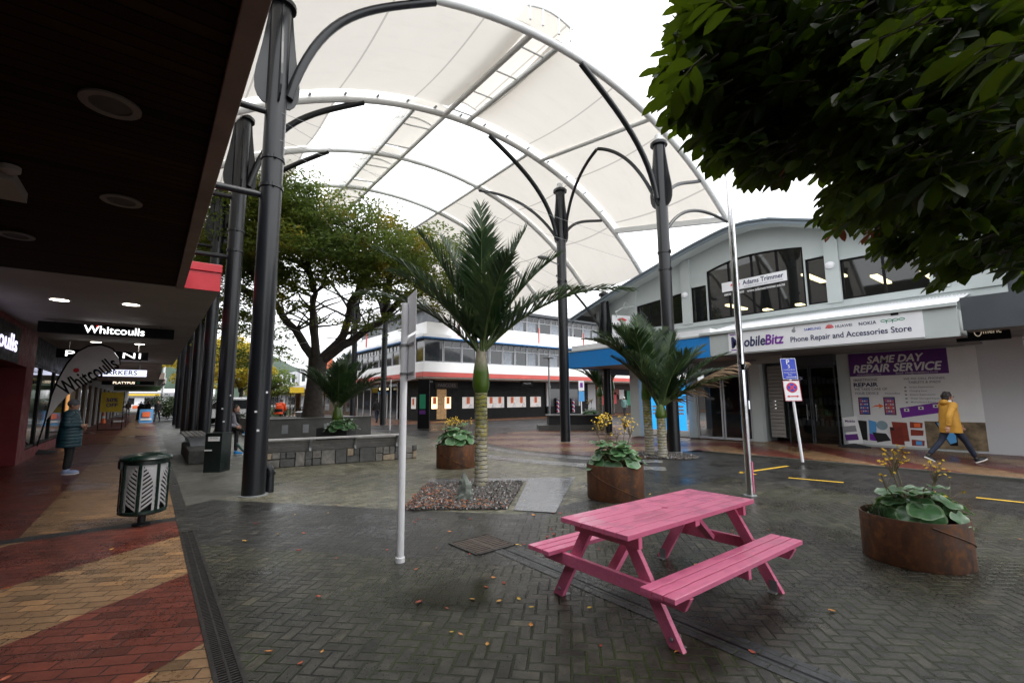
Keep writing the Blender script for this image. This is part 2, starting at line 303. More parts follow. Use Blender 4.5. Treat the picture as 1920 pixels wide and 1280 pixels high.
# timber soffit boards across the veranda
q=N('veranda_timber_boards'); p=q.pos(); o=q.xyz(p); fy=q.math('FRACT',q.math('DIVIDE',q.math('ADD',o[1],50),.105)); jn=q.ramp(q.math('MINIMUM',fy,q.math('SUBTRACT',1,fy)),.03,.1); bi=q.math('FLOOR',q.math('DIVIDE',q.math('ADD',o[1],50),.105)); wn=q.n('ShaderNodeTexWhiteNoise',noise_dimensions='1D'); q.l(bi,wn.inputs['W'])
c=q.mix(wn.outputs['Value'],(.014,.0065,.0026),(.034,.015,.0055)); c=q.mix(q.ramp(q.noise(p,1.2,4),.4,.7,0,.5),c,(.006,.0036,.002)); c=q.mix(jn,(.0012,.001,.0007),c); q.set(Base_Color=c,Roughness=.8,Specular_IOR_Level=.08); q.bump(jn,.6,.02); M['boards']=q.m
# pavers
M['pave']=pavers('charcoal_block_paving',((.020,.0185,.0135),(.05,.0455,.034),(.0095,.009,.0068)),(.006,.006,.005),.09,R(45),(.24,.6),(.028,.042,.006),True,.8,.6,.7)
M['pavel']=pavers('grey_green_block_paving',((.05,.048,.034),(.135,.126,.094),(.034,.033,.022)),(.009,.010,.006),.105,R(0),(.35,.62),(.035,.05,.015),False,.5,.3,.4,(.21,.105))
M['paves']=pavers('soldier_course_block_paving',((.02,.022,.025),(.035,.037,.04),(.018,.019,.02)),(.008,.009,.007),.1,R(90),(.3,.6),(.03,.045,.01),False,.4,.4,.5,(.2,.12))
M['pred']=pavers('red_block_paving',((.075,.018,.012),(.15,.038,.024),(.048,.013,.010)),(.012,.005,.004),.1,R(30),(.25,.55),None,False,.5,.5,.3,(.23,.115),.3)
M['pcream']=pavers('cream_block_paving',((.155,.085,.041),(.25,.15,.078),(.105,.058,.028)),(.045,.026,.015),.1,R(30),(.25,.55),None,False,.5,.4,.3,(.23,.115),.3)
M['pband']=pavers('dark_band_paving',((.016,.018,.018),(.028,.03,.03),(.014,.014,.014)),(.012,.012,.012),.1,0,(.3,.5),None,False,.4,.4,.3,(.1,.22))
M['lane']=pavers('dark_lane_paving',((.0195,.019,.0175),(.034,.033,.030),(.012,.012,.011)),(.008,.008,.008),.1,R(45),(.3,.55),None,True,.5,.6,.25)
M['pgrey']=pavers('light_grey_band_paving',((.09,.09,.09),(.16,.16,.158),(.06,.06,.06)),(.02,.02,.02),.1,R(20),(.2,.45),None,False,.5,.4,.3,(.2,.1))
# gravel: mixed pebbles with orange fallen leaf litter
q=N('pebbles'); p=q.obj(); vo=q.n('ShaderNodeTexVoronoi'); vo.inputs['Scale'].default_value=1; q.l(p,vo.inputs['Vector']); oi=q.n('ShaderNodeNewGeometry'); rv=oi.outputs['Random Per Island']; cr=q.n('ShaderNodeValToRGB'); q.l(rv,cr.inputs[0]); e=cr.color_ramp
e.elements[0].color=(.035,.034,.034,1); e.elements[1].color=(.42,.41,.4,1); e.elements.new(.3).color=(.07,.068,.066,1); e.elements.new(.55).color=(.12,.11,.1,1); e.elements.new(.7).color=(.07,.035,.025,1); e.elements.new(.88).color=(.15,.145,.14,1); q.set(Base_Color=cr.outputs[0],Roughness=.45); M['pebble']=q.m
q=N('leaf_litter'); oi=q.n('ShaderNodeNewGeometry'); cr=q.n('ShaderNodeValToRGB'); q.l(oi.outputs['Random Per Island'],cr.inputs[0]); e=cr.color_ramp; e.elements[0].color=(.14,.025,.010,1); e.elements[1].color=(.3,.12,.025,1); e.elements.new(.5).color=(.2,.05,.014,1); q.set(Base_Color=cr.outputs[0],Roughness=.6); M['litter']=q.m
q=N('fallen_leaf'); oi=q.n('ShaderNodeObjectInfo'); cr=q.n('ShaderNodeValToRGB'); q.l(oi.outputs['Random'],cr.inputs[0]); e=cr.color_ramp; e.elements[0].color=(.4,.07,.02,1); e.elements[1].color=(.62,.42,.06,1); e.elements.new(.5).color=(.55,.22,.05,1); e.elements.new(.2).color=(.28,.04,.02,1); q.set(Base_Color=cr.outputs[0],Roughness=.5); M['fleaf']=q.m
# leaves
M['lf_tree']=leafmat('autumn_green_leaves',(.07,.12,.011),(.14,.185,.014),(.34,.25,.014),.55,.5,.35)
M['lf_yel']=leafmat('yellow_leaves',(.36,.28,.02),(.55,.42,.03),(.2,.24,.03),.4,.6,.5)
M['lf_near']=backlit('glossy_broad_leaves',(.007,.018,.002),(.014,.032,.003),(.13,.22,.008),(.22,.32,.014),.19)
M['lf_red']=leafmat('turning_leaves',(.28,.1,.015),(.2,.03,.015),None,.3,.4,2)
M['lf_palm']=leafmat('palm_leaflets',(.014,.04,.012),(.03,.065,.018),(.07,.11,.03),.3,.38,2.0)
M['lf_lig']=leafmat('ligularia_leaves',(.06,.15,.06),(.1,.22,.09),(.05,.11,.045),.2,.3,4)
M['lf_shrub']=leafmat('shrub_leaves',(.02,.04,.012),(.045,.075,.02),None,.25,.5,1.5)
M['lf_rim_sheen']=leafmat('ligularia_leaf_rim_sheen',(.16,.26,.13),(.22,.32,.18),None,.2,.3,4)  # paler colour imitates the sheen along the leaf edges
M['stalk']=mat('pale_flower_stalk',(.2,.16,.1),.7,0,.2,10)
M['flower']=mat('yellow_daisies',(.9,.6,.03),.6,0,.15,20)
# palm trunk: ringed, lichen
q=N('ringed_palm_trunk'); v=q.obj(); o=q.xyz(v); nz=q.noise(v,5,4); z=q.math('ADD',q.math('DIVIDE',o[2],.075),q.math('MULTIPLY',nz,1.3)); fz=q.math('FRACT',z); ring=q.ramp(q.math('ABSOLUTE',q.math('SUBTRACT',fz,.5)),.36,.46)
c=q.mix(q.ramp(q.noise(v,9,4),.42,.58),(.28,.22,.01),(.4,.38,.32)); c=q.mix(q.ramp(q.noise(v,4,3),.5,.66),c,(.1,.095,.075)); c=q.mix(q.ramp(o[2],.35,1.15),q.mix(q.ramp(q.noise(v,5,4),.42,.58),(.34,.32,.27),c),c); c=q.mix(q.ramp(o[2],.9,1.6,0,.7),c,(.16,.17,.012)); c=q.mix(ring,c,(.025,.022,.015)); q.set(Base_Color=c,Roughness=.7); q.bump(q.math('SUBTRACT',1,ring),.5,.02); M['ptrunk']=q.m
q=N('green_crownshaft'); v=q.obj(); o=q.xyz(v); c=q.mix(q.ramp(q.noise(v,5,4),.35,.7),(.04,.085,.005),(.075,.12,.012)); c=q.mix(q.ramp(o[2],2.1,2.32,0,.9),c,q.mix(q.ramp(q.noise(v,9,3),.4,.6),(.22,.18,.13),(.3,.28,.2))); q.set(Base_Color=c,Roughness=.35); M['cshaft']=q.m
# ---------------- lettering and flat signs
_fonts={}
def text(s,m,parent,p,right,up,width=None,height=None,align='C',bold=0,shear=0,ext=.003,name='lettering',spacing=1):
    cu=bpy.data.curves.new('txt','FONT'); cu.body=s; cu.size=1; cu.offset=min(bold,.006); cu.shear=shear; cu.extrude=0; cu.space_character=spacing; cu.resolution_u=3
    t=bpy.data.objects.new('txt',cu); COL.objects.link(t); bpy.context.view_layer.update(); me=bpy.data.meshes.new_from_object(t.evaluated_get(bpy.context.evaluated_depsgraph_get())); bpy.data.objects.remove(t); bpy.data.curves.remove(cu)
    xs=[v.co.x for v in me.vertices]; ys=[v.co.y for v in me.vertices]; x0,x1,y0,y1=min(xs),max(xs),min(ys),max(ys)
    sx=(width/(x1-x0)) if width else height/(y1-y0); sy=(height/(y1-y0)) if height else sx
    right=Vector(right).normalized(); up=Vector(up).normalized(); nrm=right.cross(up); ox={'C':(x0+x1)/2,'L':x0,'R':x1}[align]; oy=(y0+y1)/2
    b=MB(); fs=[tuple(f.vertices) for f in me.polygons]; bb_=max(0,bold-.006)
    for k,(ddx,ddy) in enumerate(((0,0),(-bb_,0),(bb_,0),(0,bb_*.8),(0,-bb_*.8)) if bb_>0 else ((0,0),)):
        b.add([Vector(p)+right*((v.co.x+ddx-ox)*sx)+up*((v.co.y+ddy-oy)*sy)+nrm*(ext+k*.0006) for v in me.vertices],fs)
    bpy.data.meshes.remove(me)
    return b.build(name,m,parent,recalc=False)
class Panel:
    """a flat sign: local x to the right, y up from the lower left corner, layers stand proud of one another"""
    def __init__(s,o,right,up,parent): s.o=Vector(o); s.r=Vector(right).normalized(); s.u=Vector(up).normalized(); s.n=s.r.cross(s.u); s.p=parent
    def at(s,x,y,l=0): return s.o+s.r*x+s.u*y+s.n*l
    def rect(s,x0,y0,x1,y1,m,l=0,name='printed_panel',t=None,rot=None):
        t=t or .003; return s.shape([(x0,y0),(x1,y0),(x1,y1),(x0,y1)],m,l,name,t)
    def shape(s,pts,m,l=0,name='printed_shape',t=.003):
        return MB().prism([s.at(x,y,l) for x,y in pts],s.n*t).build(name,m,s.p)
    def disc(s,x,y,r,m,l=0,name='printed_shape',n=24,ry=None): return s.shape([(x+r*cos(2*PI*i/n),y+(ry or r)*sin(2*PI*i/n)) for i in range(n)],m,l,name)
    def ring(s,x,y,r,w,m,l=0,name='printed_ring',n=28,ry=None):
        ry=ry or r; b=MB()
        for i in range(n):
            a=2*PI*i/n;c=2*PI*(i+1)/n; b.add([s.at(x+r*cos(a),y+ry*sin(a),l+.003),s.at(x+r*cos(c),y+ry*sin(c),l+.003),s.at(x+(r-w)*cos(c),y+(ry-w)*sin(c),l+.003),s.at(x+(r-w)*cos(a),y+(ry-w)*sin(a),l+.003)],[(0,1,2,3)])
        return b.build(name,m,s.p,recalc=False)
    def line(s,pts,w,m,l=0,name='printed_line'):
        b=MB()
        for (a,c) in zip(pts[:-1],pts[1:]):
            dx,dy=c[0]-a[0],c[1]-a[1]; k=math.hypot(dx,dy); nx,ny=-dy/k*w/2,dx/k*w/2
            b.add([s.at(a[0]+nx,a[1]+ny,l+.003),s.at(a[0]-nx,a[1]-ny,l+.003),s.at(c[0]-nx,c[1]-ny,l+.003),s.at(c[0]+nx,c[1]+ny,l+.003)],[(0,1,2,3)])
        return b.build(name,m,s.p,recalc=False)
    def text(s,t,x,y,m,l=0,**k): return text(t,m,s.p,s.at(x,y,l),s.r,s.u,**k)
def onx(px,py,x):
    d=ray(px,py); t=x/d.x; return EYE+d*t
def ony(px,py,y):
    d=ray(px,py); t=y/d.y; return EYE+d*t
def struct(o): return tag(o,kind='structure')
def flat(name,pts,m,z): 
    return struct(MB().poly([(x,y,z) for x,y in pts]).build(name,m,recalc=False))
# ================= ground sheets
MB_=MB
struct(MB().poly([(-900,-900,-.03),(900,-900,-.03),(900,1500,-.03),(-900,1500,-.03)]).build('ground',M['asphalt'],recalc=False))
KX=13.05
def d1(x): return 8.59-1.28*(x-1.46)
def d2(x): return 5.93-1.2*(x-1.04)
flat('plaza_paving',[(.56,-8),(9.3,-8),(9.3,1.4),(9.3,4.9),(4.4,4.9),(3.0,3.6),(2.1,d2(2.1)),(.56,d2(.56))],M['pave'],0)
flat('plaza_paving',[(.56,d2(.56)),(2.1,d2(2.1)),(3.0,3.6),(4.4,4.9),(9.3,4.9),(9.3,5.25),(4.15,5.25),(3.07,d1(3.07)),(.56,d1(.56))],M['lane'],0)
flat('plaza_paving',[(.56,d1(.56)),(3.07,d1(3.07)),(4.15,5.25),(7.0,5.25),(7.5,6.6),(8.2,8.4),(9.3,10.4),(9.3,34),(.56,34)],M['pavel'],0); flat('plaza_paving',[(7.0,5.25),(9.3,5.25),(9.3,10.4),(8.2,8.4),(7.5,6.6)],M['lane'],0)
flat('service_lane',[(9.3,-8),(KX,-8),(KX,7.6),(11,9.0),(9.3,9.2)],M['lane'],0)
# crossing and the rounded corner of the right footpath
cx,cy,cr=16.15,11.5,6.75
arc=[(cx+cr*cos(a),cy+cr*sin(a)) for a in [R(180+34-i*8) for i in range(0,17)]]
flat('crossing_paving',[(9.3,9.2),(11,9.0),(arc[0][0],arc[0][1])]+arc[1:]+[(14.2,28.6),(9.3,28.6)],M['lane'],-.001)
# footpath corner: red and cream stripes cut on the diagonal, clipped against the disc
def clip(poly,n,c):   # keep n.p<=c
    out=[]
    for a,b in zip(poly,poly[1:]+poly[:1]):
        da=n[0]*a[0]+n[1]*a[1]-c; db=n[0]*b[0]+n[1]*b[1]-c
        if da<=0: out.append(a)
        if da*db<0: t=da/(da-db); out.append((a[0]+t*(b[0]-a[0]),a[1]+t*(b[1]-a[1])))
    return out
disc=[p for p in arc]+[(30,arc[-1][1]),(30,7.9),(KX,7.9)]
FZ=.04
def stripes(poly,n,c0,step,count,z,mats,name):
    for i in range(count):
        q=clip(clip(poly,n,c0+(i+1)*step),(-n[0],-n[1]),-(c0+i*step))
        if len(q)>2: flat(name,q,mats[i%2],z)
s2=math.sqrt(.5)
stripes(disc,(.616,.788),8,1.25,24,.005,(M['pred'],M['pcream']),'footpath')
for r0,r1 in ((.35,.8),(1.5,2.1)):
    aa_=[R(150+i*4.2) for i in range(17)]
    for a0,a1 in zip(aa_[:-1],aa_[1:]): flat('paving_band',[(cx+(cr+q_)*cos(t_),cy+(cr+q_)*sin(t_)) for q_,t_ in ((r0,a0),(r1,a0),(r1,a1),(r0,a1))],M['pgrey'],.0045)
stripes([(KX,-8),(30,-8),(30,7.9),(KX,7.9)],(-s2,s2),-30,.96,46,FZ,(M['pcream'],M['pred']),'footpath')
struct(MB().bx(KX-.1,KX,-8,7.5,-.02,FZ+.002).build('kerb',M['concrete']))
# far footpath round the corner shops
far=[(9.6,28.6),(60,28.6),(60,33),(16.4,33),(16.4,80),(11.2,80)]
stripes([(9.8,28.6),(60,28.6),(60,34),(9.8,34)],(.62,.78),20,1.15,60,.002,(M['pred'],M['pcream']),'footpath')
stripes([(11.0,34),(17.4,34),(17.4,80),(11.0,80)],(.62,.78),20,1.3,60,.002,(M['pred'],M['pcream']),'footpath')
# left arcade footpath
LX0,LX1=-3.3,.40
def L(pts,m): flat('arcade_footpath',pts,M[m],.0)
def e1(x,k): return k+.75*(x-.4)
ks=[-6.98,-5.36,-3.8,-2.2,-.6,.98,2.4,3.89,5.49,7.06]
for i,(a,c) in enumerate(zip(ks[:-1],ks[1:])):
    q=clip([(LX0,e1(LX0,a)),(LX1,e1(LX1,a)),(LX1,e1(LX1,c)),(LX0,e1(LX0,c))],(0,1),7.95); L(q,'pcream' if i%2==0 else 'pred')
q=clip([(LX0,e1(LX0,7.06)),(LX1,7.06),(LX1,9.0),(LX0,e1(LX0,9.0))],(0,1),7.95)
L(q,'pred'); L([(LX0,e1(LX0,9.0)),(-1.0,7.95),(LX0,7.95)],'pcream')
for k in range(7):
    y0=7.95+k*10.3; L([(LX0,y0),(LX1,y0),(LX1,y0+.25),(LX0,y0+.25)],'pband')
    yb=y0+.25; yt=y0+10.3
    L([(LX0,yb),(-1.12,yb),(-1.12,yt),(LX0,yt)],'pred')
    L([(-1.12,yb),(.4,yb),(.4,y0+3.0),(-.45,y0+9),(-.65,yt),(-1.12,yt)],'pcream')
    L([(.4,y0+3.0),(.4,yt),(-.65,yt),(-.45,y0+9)],'pred')
flat('concrete_apron',[(.56,8.95),(1.5,9.6),(2.2,12.3),(2.2,34),(.56,34)],M['concrete'],.002)
flat('concrete_apron',[(LX0,80.05),(8,80.05),(8,120),(LX0,120)],M['concrete'],.002)
# slot drain with cast grille
b=MB(); y=-7
b.bx(.40,.425,-8,7.2,-.05,.006); b.bx(.535,.56,-8,7.2,-.05,.006)
while y<7.15: b.bx(.425,.535,y,y+.016,-.03,.003); y+=.03
b.bx(.475,.487,-8,7.2,-.031,.0035)
tag(b.build('drain_grating',M['iron']),'long narrow cast iron drain grating between red paving and dark pavers','drain')
struct(MB().bx(.4,.56,-8,7.2,-.06,-.045).build('drain_channel',M['black']))
struct(MB().bx(.40,.56,7.2,80,-.05,.003).build('kerb',M['lane']))
# double soldier course with a thin drain slot
flat('soldier_course',[(2.99,-8),(3.10,-8),(3.10,4.25),(2.99,4.25)],M['paves'],.004); flat('soldier_course',[(3.125,-8),(3.24,-8),(3.24,4.1),(3.125,4.1)],M['paves'],.004); flat('drain_slot',[(3.10,-8),(3.125,-8),(3.125,4.2),(3.10,4.2)],M['black'],.0025)
# diagonal grate
gr=[g(850,1018),g(907,1002),g(965,1022),g(895,1039)]
cen=sum(gr,Vector())/4; ax=(gr[1]-gr[0]).normalized(); 
gt=thing('drain_grate',(cen.x,cen.y,0),'square brown cast iron drain grate with diagonal slots, set in dark pavers','drain')
ax=((gr[1]-gr[0]).normalized()+(gr[2]-gr[3]).normalized()).normalized(); ay=Vector((-ax.y,ax.x,0)); h=.26
b=MB()
for s in (-1,1):
    b.bar(cen+ax*s*h-ay*h+Vector((0,0,.004)),cen+ax*s*h+ay*h+Vector((0,0,.004)),.035,.012); b.bar(cen+ay*s*h-ax*(h-.018)+Vector((0,0,.004)),cen+ay*s*h+ax*(h-.018)+Vector((0,0,.004)),.035,.012)
b.build('frame',M['iron'],gt); b=MB()
for i in range(9):
    o=-h+.05+i*(2*h-.1)/8
    for (a,c) in ((-h+.018,-.02),(.02,h-.018)): b.bar(cen+ay*o+ax*a+Vector((0,0,.003)),cen+ay*o+ax*c+Vector((0,0,.003)),.034,.01)
b.bar(cen-ay*(h-.02)+Vector((0,0,.002)),cen+ay*(h-.02)+Vector((0,0,.002)),.04,.01); b.build('grille',mat('rust_brown_iron',(.1,.075,.062),.5,.3,.3,8),gt); MB().poly([cen+ax*a*h+ay*c*h+Vector((0,0,.0015)) for a,c in ((-1,-1),(1,-1),(1,1),(-1,1))]).build('pit',M['black'],gt,recalc=False)
# yellow lane markings, each painted line
for k,(a,c) in enumerate((((1388,886),(1477,873)),((1389,884),(1418,889)),((1478,895),(1582,904)),((1830,932),(1925,942)))):
    p,q=g(*a,.006),g(*c,.006); d=(q-p).normalized(); n_=Vector((-d.y,d.x,0))*.045
    struct(MB().poly([p-n_,q-n_,q+n_,p+n_]).build('lane_marking',M['yellowln'],recalc=False))
# gravel bed, concrete slab frame
bed=[(3.02,6.5),(4.3,8.2),(5.85,7.15),(4.22,5.55)]
def inpoly(x,y,pg):
    r=False
    for (x1,y1),(x2,y2) in zip(pg,pg[1:]+pg[:1]):
        if (y1>y)!=(y2>y) and x<(x2-x1)*(y-y1)/(y2-y1)+x1: r=not r
    return r
flat('planting_bed',bed,M['soil'],.006)
b=MB(); lt=MB()
while len(b.f)<5200*8:
    x=rnd.uniform(3,5.9); y=rnd.uniform(5.5,8.25)
    if not inpoly(x,y,bed): continue
    r=rnd.uniform(.012,.03); e=Euler((rnd.random()*3,rnd.random()*3,rnd.random()*3)).to_matrix()
    vs=[e@Vector(q)*r for q in ((1.2,0,0),(-1.2,0,0),(0,.9,0),(0,-.9,0),(0,0,.7),(0,0,-.7))]; b.add([v+Vector((x,y,.012+rnd.random()*.015)) for v in vs],[(0,2,4),(2,1,4),(1,3,4),(3,0,4),(2,0,5),(1,2,5),(3,1,5),(0,3,5)])
    wl=(4.3-x)*.45+.1
    if rnd.random()<wl*.55:
        t=rnd.random()*6.3; l=rnd.uniform(.02,.04); c=Vector((x,y,.035+rnd.random()*.015)); a=Vector((cos(t),sin(t),rnd.uniform(-.3,.3)))*l; n_=Vector((-sin(t),cos(t),rnd.uniform(-.3,.3)))*l*.45; lt.add([c-a,c+n_,c+a,c-n_],[(0,1,2,3)])
tag(b.build('gravel',M['pebble'],recalc=False),'grey and white pebbles filling the palm bed','gravel',kind='stuff')
tag(lt.build('leaf_litter',M['litter'],recalc=False),'orange and brown leaf litter lying over the pebbles','leaves',kind='stuff')
sl=[(4.33,8.3),(4.55,8.62),(7.0,6.9),(4.72,5.0),(4.25,5.42),(5.95,7.1)]
struct(MB().prism([(x,y,-.01) for x,y in ((4.33,8.25),(4.6,8.6),(6.15,7.42),(5.9,7.13))],(0,0,.022)).build('concrete_slab',M['slab']))
struct(MB().prism([(x,y,-.01) for x,y in ((5.91,7.11),(6.16,7.40),(6.95,6.85),(4.62,4.95),(4.26,5.45))],(0,0,.022)).build('concrete_slab',M['slab']))
rk=thing('standing_rock',(4.05,6.35,0),'pointed grey slate rock standing upright in the pebble bed','rock'); rp=g(868,938); rk.location=(rp.x,rp.y,0)
b=MB(); r2=random.Random(5); n=9; rings=[]
for i in range(8):
    t=i/7; z=.44*t; w_=.125*(1-t**2.2)+.008+(.02 if i==0 else 0); rings.append((z,w_,.02*sin(t*4)))
vs=[];fs=[]
for z,w_,o in rings:
    for j in range(n): a=2*PI*j/n; k=1+r2.uniform(-.18,.18); vs.append((o+w_*1.05*cos(a)*k,w_*.7*sin(a)*k,z+r2.uniform(-.012,.012)))
for i in range(7):
    for j in range(n): fs.append((i*n+j,i*n+(j+1)%n,(i+1)*n+(j+1)%n,(i+1)*n+j))
fs.append(tuple(7*n+j for j in range(n))); b.add(vs,fs); b.build('boulder',M['rock'],rk,local=True,bevel=.006); rk.rotation_euler=(R(3),R(4),R(-38))
# small gravel ring at the pair of palms
b=MB(); r3=random.Random(3)
for _ in range(1500):
    a=r3.random()*6.3; rr=math.sqrt(r3.random())*.95; x=11.35+rr*cos(a)*.75; y=7.75+rr*sin(a); r=r3.uniform(.015,.03); e=Euler((r3.random()*3,r3.random()*3,r3.random()*3)).to_matrix()
    vs=[e@Vector(q)*r for q in ((1.2,0,0),(-1.2,0,0),(0,.9,0),(0,-.9,0),(0,0,.7),(0,0,-.7))]; b.add([v+Vector((x,y,.015+r3.random()*.02)) for v in vs],[(0,2,4),(2,1,4),(1,3,4),(3,0,4),(2,0,5),(1,2,5),(3,1,5),(0,3,5)])
tag(b.build('gravel',M['pebble'],recalc=False),'dark pebble ring round the two palms by the lane','gravel',kind='stuff')
# hills
def hl(u_,v_):
    a=R(-20+u_*75); r=420+v_*160; hgt=(38+22*sin(a*5+1)+9*sin(a*13)+5*sin(a*31))*math.sin(min(1,v_*1.25)*PI/2)**.8*(1 if v_<.99 else .96); x=r*sin(a); y=r*cos(a); return Vector((x-60,y,max(-1,hgt)))
struct(MB().grid(hl,60,8).build('hills',M['hill'],smooth=True,recalc=False))
# ================= tensile canopy
KS=.05; XC,ZC,RR=8.1,-.8,12.0
def az_(x): return ZC+math.sqrt(RR*RR-(x-XC)**2)
def AP(a,x,dz=0): return Vector((x,a-KS*x,az_(x)+dz))
AA=[8.72,13.2,16.7,20.2,23.7,27.2,30.7]
can=thing('fabric_canopy',(6.9,8,9),'huge cream barrel vaulted fabric canopy on white steel arches over the mall','canopy')
def xs(x0,x1,n): return [x0+(x1-x0)*i/n for i in range(n+1)]
for i,a in enumerate(AA):
    x1=16.25 if i==0 else 17.25
    MB().tube([AP(a,x) for x in xs(-1.6,x1,40)],.105,12).build('arch',M['white_steel'],can,smooth=True)
def mem(a0,a1,x0,x1,m,dz=.13,sag=.16,n=20,name='membrane_panel',e=.05,x1b=None):
    def fn(u_,t):
        xe=x1+(0 if x1b is None else (x1b-x1)*t); x=x0+(xe-x0)*u_; a=a0+e+(a1-a0-2*e)*t; return AP(a,x,dz-sag*sin(PI*t))
    return MB().grid(fn,n,10).build(name,m,can,smooth=True,recalc=False)
mem(AA[0]-.05,AA[1]-.15,-1.6,7.25,M['cream'],.2); mem(AA[0]-.05,AA[1]-.15,8.12,16.15,M['cream'],.2,x1b=15.6)
for i in range(1,6):
    a0,a1=AA[i],AA[i+1]
    mem(a0,a1,-1.6,3.78,M['cream']); mem(a0,a1,3.80,6.15,M['clear'],.13,.1); mem(a0,a1,7.25,10.74,M['clear'],.13,.1); mem(a0,a1,10.76,17.2,M['cream'])
def purlin(a0,x0,a1,x1,r,dz=-.02):
    MB().tube([AP(a0,x0,dz),AP(a1,x1,dz)],r,10).build('purlin',M['white_steel'],can,smooth=True)
purlin(AA[0],7.3,AA[1],7.2,.085);purlin(AA[0],8.2,AA[1],8.05,.085);purlin(AA[0],12.1,AA[1],11.3,.07)
for i in range(1,6): purlin(AA[i],6.15,AA[i+1],6.2,.07);purlin(AA[i],7.25,AA[i+1],7.22,.07);purlin(AA[i],10.75,AA[i+1],10.75,.07)
b=MB(); b.bar(AP(AA[0],16.2,0),AP(AA[1],15.4,.05),.16,.2); b.build('gutter_beam',M['white_steel'],can)
for i in range(6):
    x0,x1=(7.27,8.1) if i==0 else (6.18,7.24)
    for t in ((.12,.38,.64,.9) if i==0 else (.3,.75)):
        a=AA[i]+(AA[i+1]-AA[i])*t; MB().tube([AP(a,x0,-.02),AP(a,x1,-.02)],.028,6).build('tie_rung',M['white_steel'],can)
# raised ridge vent over the slot
for i in range(6):
    x0,x1=(6.95,8.5) if i==0 else (6.0,7.4); zr=.5 if i==0 else .26
    a0=AA[i]-(.25 if i==0 else 0); a1=AA[i+1]-.1
    MB().grid(lambda u_,t:AP(a0+(a1-a0)*t,x0+(x1-x0)*u_,zr+.14*sin(PI*u_)),8,6).build('ridge_vent',M['cream'],can,smooth=True,recalc=False)
    for a in ((a0,a1) if i==0 else (a0+1.2,)): MB().tube([AP(a,x,zr-.02+.14*sin(PI*(x-x0)/(x1-x0))) for x in xs(x0,x1,8)],.035,6).build('vent_hoop',M['white_steel'],can)
    if i==0:
        for x in (x0+.08,x0+.5,x1-.5,x1-.08): MB().tube([AP(a0,x,.1),AP(a0,x,zr+.05)],.03,6).build('vent_post',M['white_steel'],can)
for x in xs(2.0,15.5,14):
    b=MB(); b.bx(x-.03,x+.03,AA[1]-KS*x-.17,AA[1]-KS*x+.02,az_(x)+.09,az_(x)+.13); b.bx(x-.015,x+.015,AA[1]-KS*x-.015,AA[1]-KS*x+.015,az_(x)+.05,az_(x)+.0895); b.build('edge_clamp',M['galv'],can)
b=MB()
for z in ():pass
# -------- columns
def fin_profile(H):
    return [(-.1,H-.06),(.015,H-.06),(.05,H-.45),(.115,H-1.0),(.195,H-1.5),(.215,H-1.72),(.195,H-1.92),(.14,H-2.06),(.06,H-2.15),(-.1,H-2.18)]
def column(x,y,H,label,arms='',rad=.185,stub=.0,group='black steel canopy columns'):
    c=thing('canopy_column',(x,y,0),label,'column',group)
    MB().tube([(0,0,0),(0,0,H)],rad,20).build('post',M['steel_dark'],c,local=True,smooth=True)
    MB().lathe([(.22,H-.1),(.27,H-.1),(.27,H-.02),(.22,H+.03)],20).build('cap',M['steel_dark'],c,local=True,smooth=True)
    for ang in (0,90,180,270):
        a=R(ang); d=Vector((cos(a),sin(a),0)); n_=Vector((-sin(a),cos(a),0))*.018
        MB().prism([d*(rad+r)-n_+Vector((0,0,z)) for r,z in fin_profile(H)],n_*2).build('fin',M['steel_dark'],c,local=True)
    b=MB()
    for z in (5.55,6.1): b.lathe([(rad+.005,z-.03),(rad+.022,z-.03),(rad+.022,z+.03),(rad+.005,z+.03)],20); b.box((0,-rad-.03,z),(.05,.05,.08))
    b.build('collar',M['steel_dark'],c,local=True)
    MB().lathe([(rad+.05,0),(rad+.05,.012),(rad+.004,.016)],20).build('base_plate',M['galv'],c,local=True)
    if stub: MB().tube([(0,0,H),(0,0,H+stub)],.12,12).build('white_stub',M['white_steel'],c,local=True,smooth=True)
    return c
def arm(c,pts,r=.075,tip=True):
    q=[Vector(p) for p in pts]; n=18; o=[]
    for i in range(n+1):
        t=i/n
        if len(q)==3: o.append(q[0]*(1-t)**2+q[1]*2*t*(1-t)+q[2]*t*t)
        else: o.append(q[0]*(1-t)**3+q[1]*3*t*(1-t)**2+q[2]*3*t*t*(1-t)+q[3]*t**3)
    MB().tube(o,r,10).build('bracket_arm',M['steel_dark'],c,smooth=True)
PY=[8.19+1.02,13.86,18.84,24.0,29.25,34.83,39.85]; PY[0]=9.21
lab=['thick black column nearest the veranda with an elbow drainpipe at its foot','black column rising behind the dark green cabinet','third black column of the arcade row, behind the slatted bench','fourth black column along the arcade edge','fifth black column along the arcade edge','sixth black column along the arcade edge','farthest black column along the arcade edge']
for i,y in enumerate(PY):
    H=9.35; c=column(1.52,y,H,lab[i])
    a=y+KS*1.52
    ai=min(range(len(AA)),key=lambda k:abs(AA[k]-(a,a,16.8,20.2,23.7,30.7,30.7)[i])); ya=AA[ai]-KS*4.5
    arm(c,[(1.72,y-.05,H-1.95),(2.2,y-.2,H+.15),(3.0,(y+ya)/2,az_(3.0)-.25),(4.5,ya,az_(4.5)-.08)],.085)
    arm(c,[(1.7,y+.15,H-1.9),(1.9,y+1.2,H-.3),(1.95,y+2.0,H-.05)],.06)
    MB().tube([(1.36,y,5.37),(-3.2,y+.1,5.30)],.06,10).build('strut',M['steel_dark'],c,smooth=True)
    MB().tube([(1.36,y,7.02),(-3.2,y+.1,6.95)],.06,10).build('strut',M['steel_dark'],c,smooth=True)
P1c=[o for o in bpy.data.objects if o.name.startswith('canopy_column') and o.location.y<15]
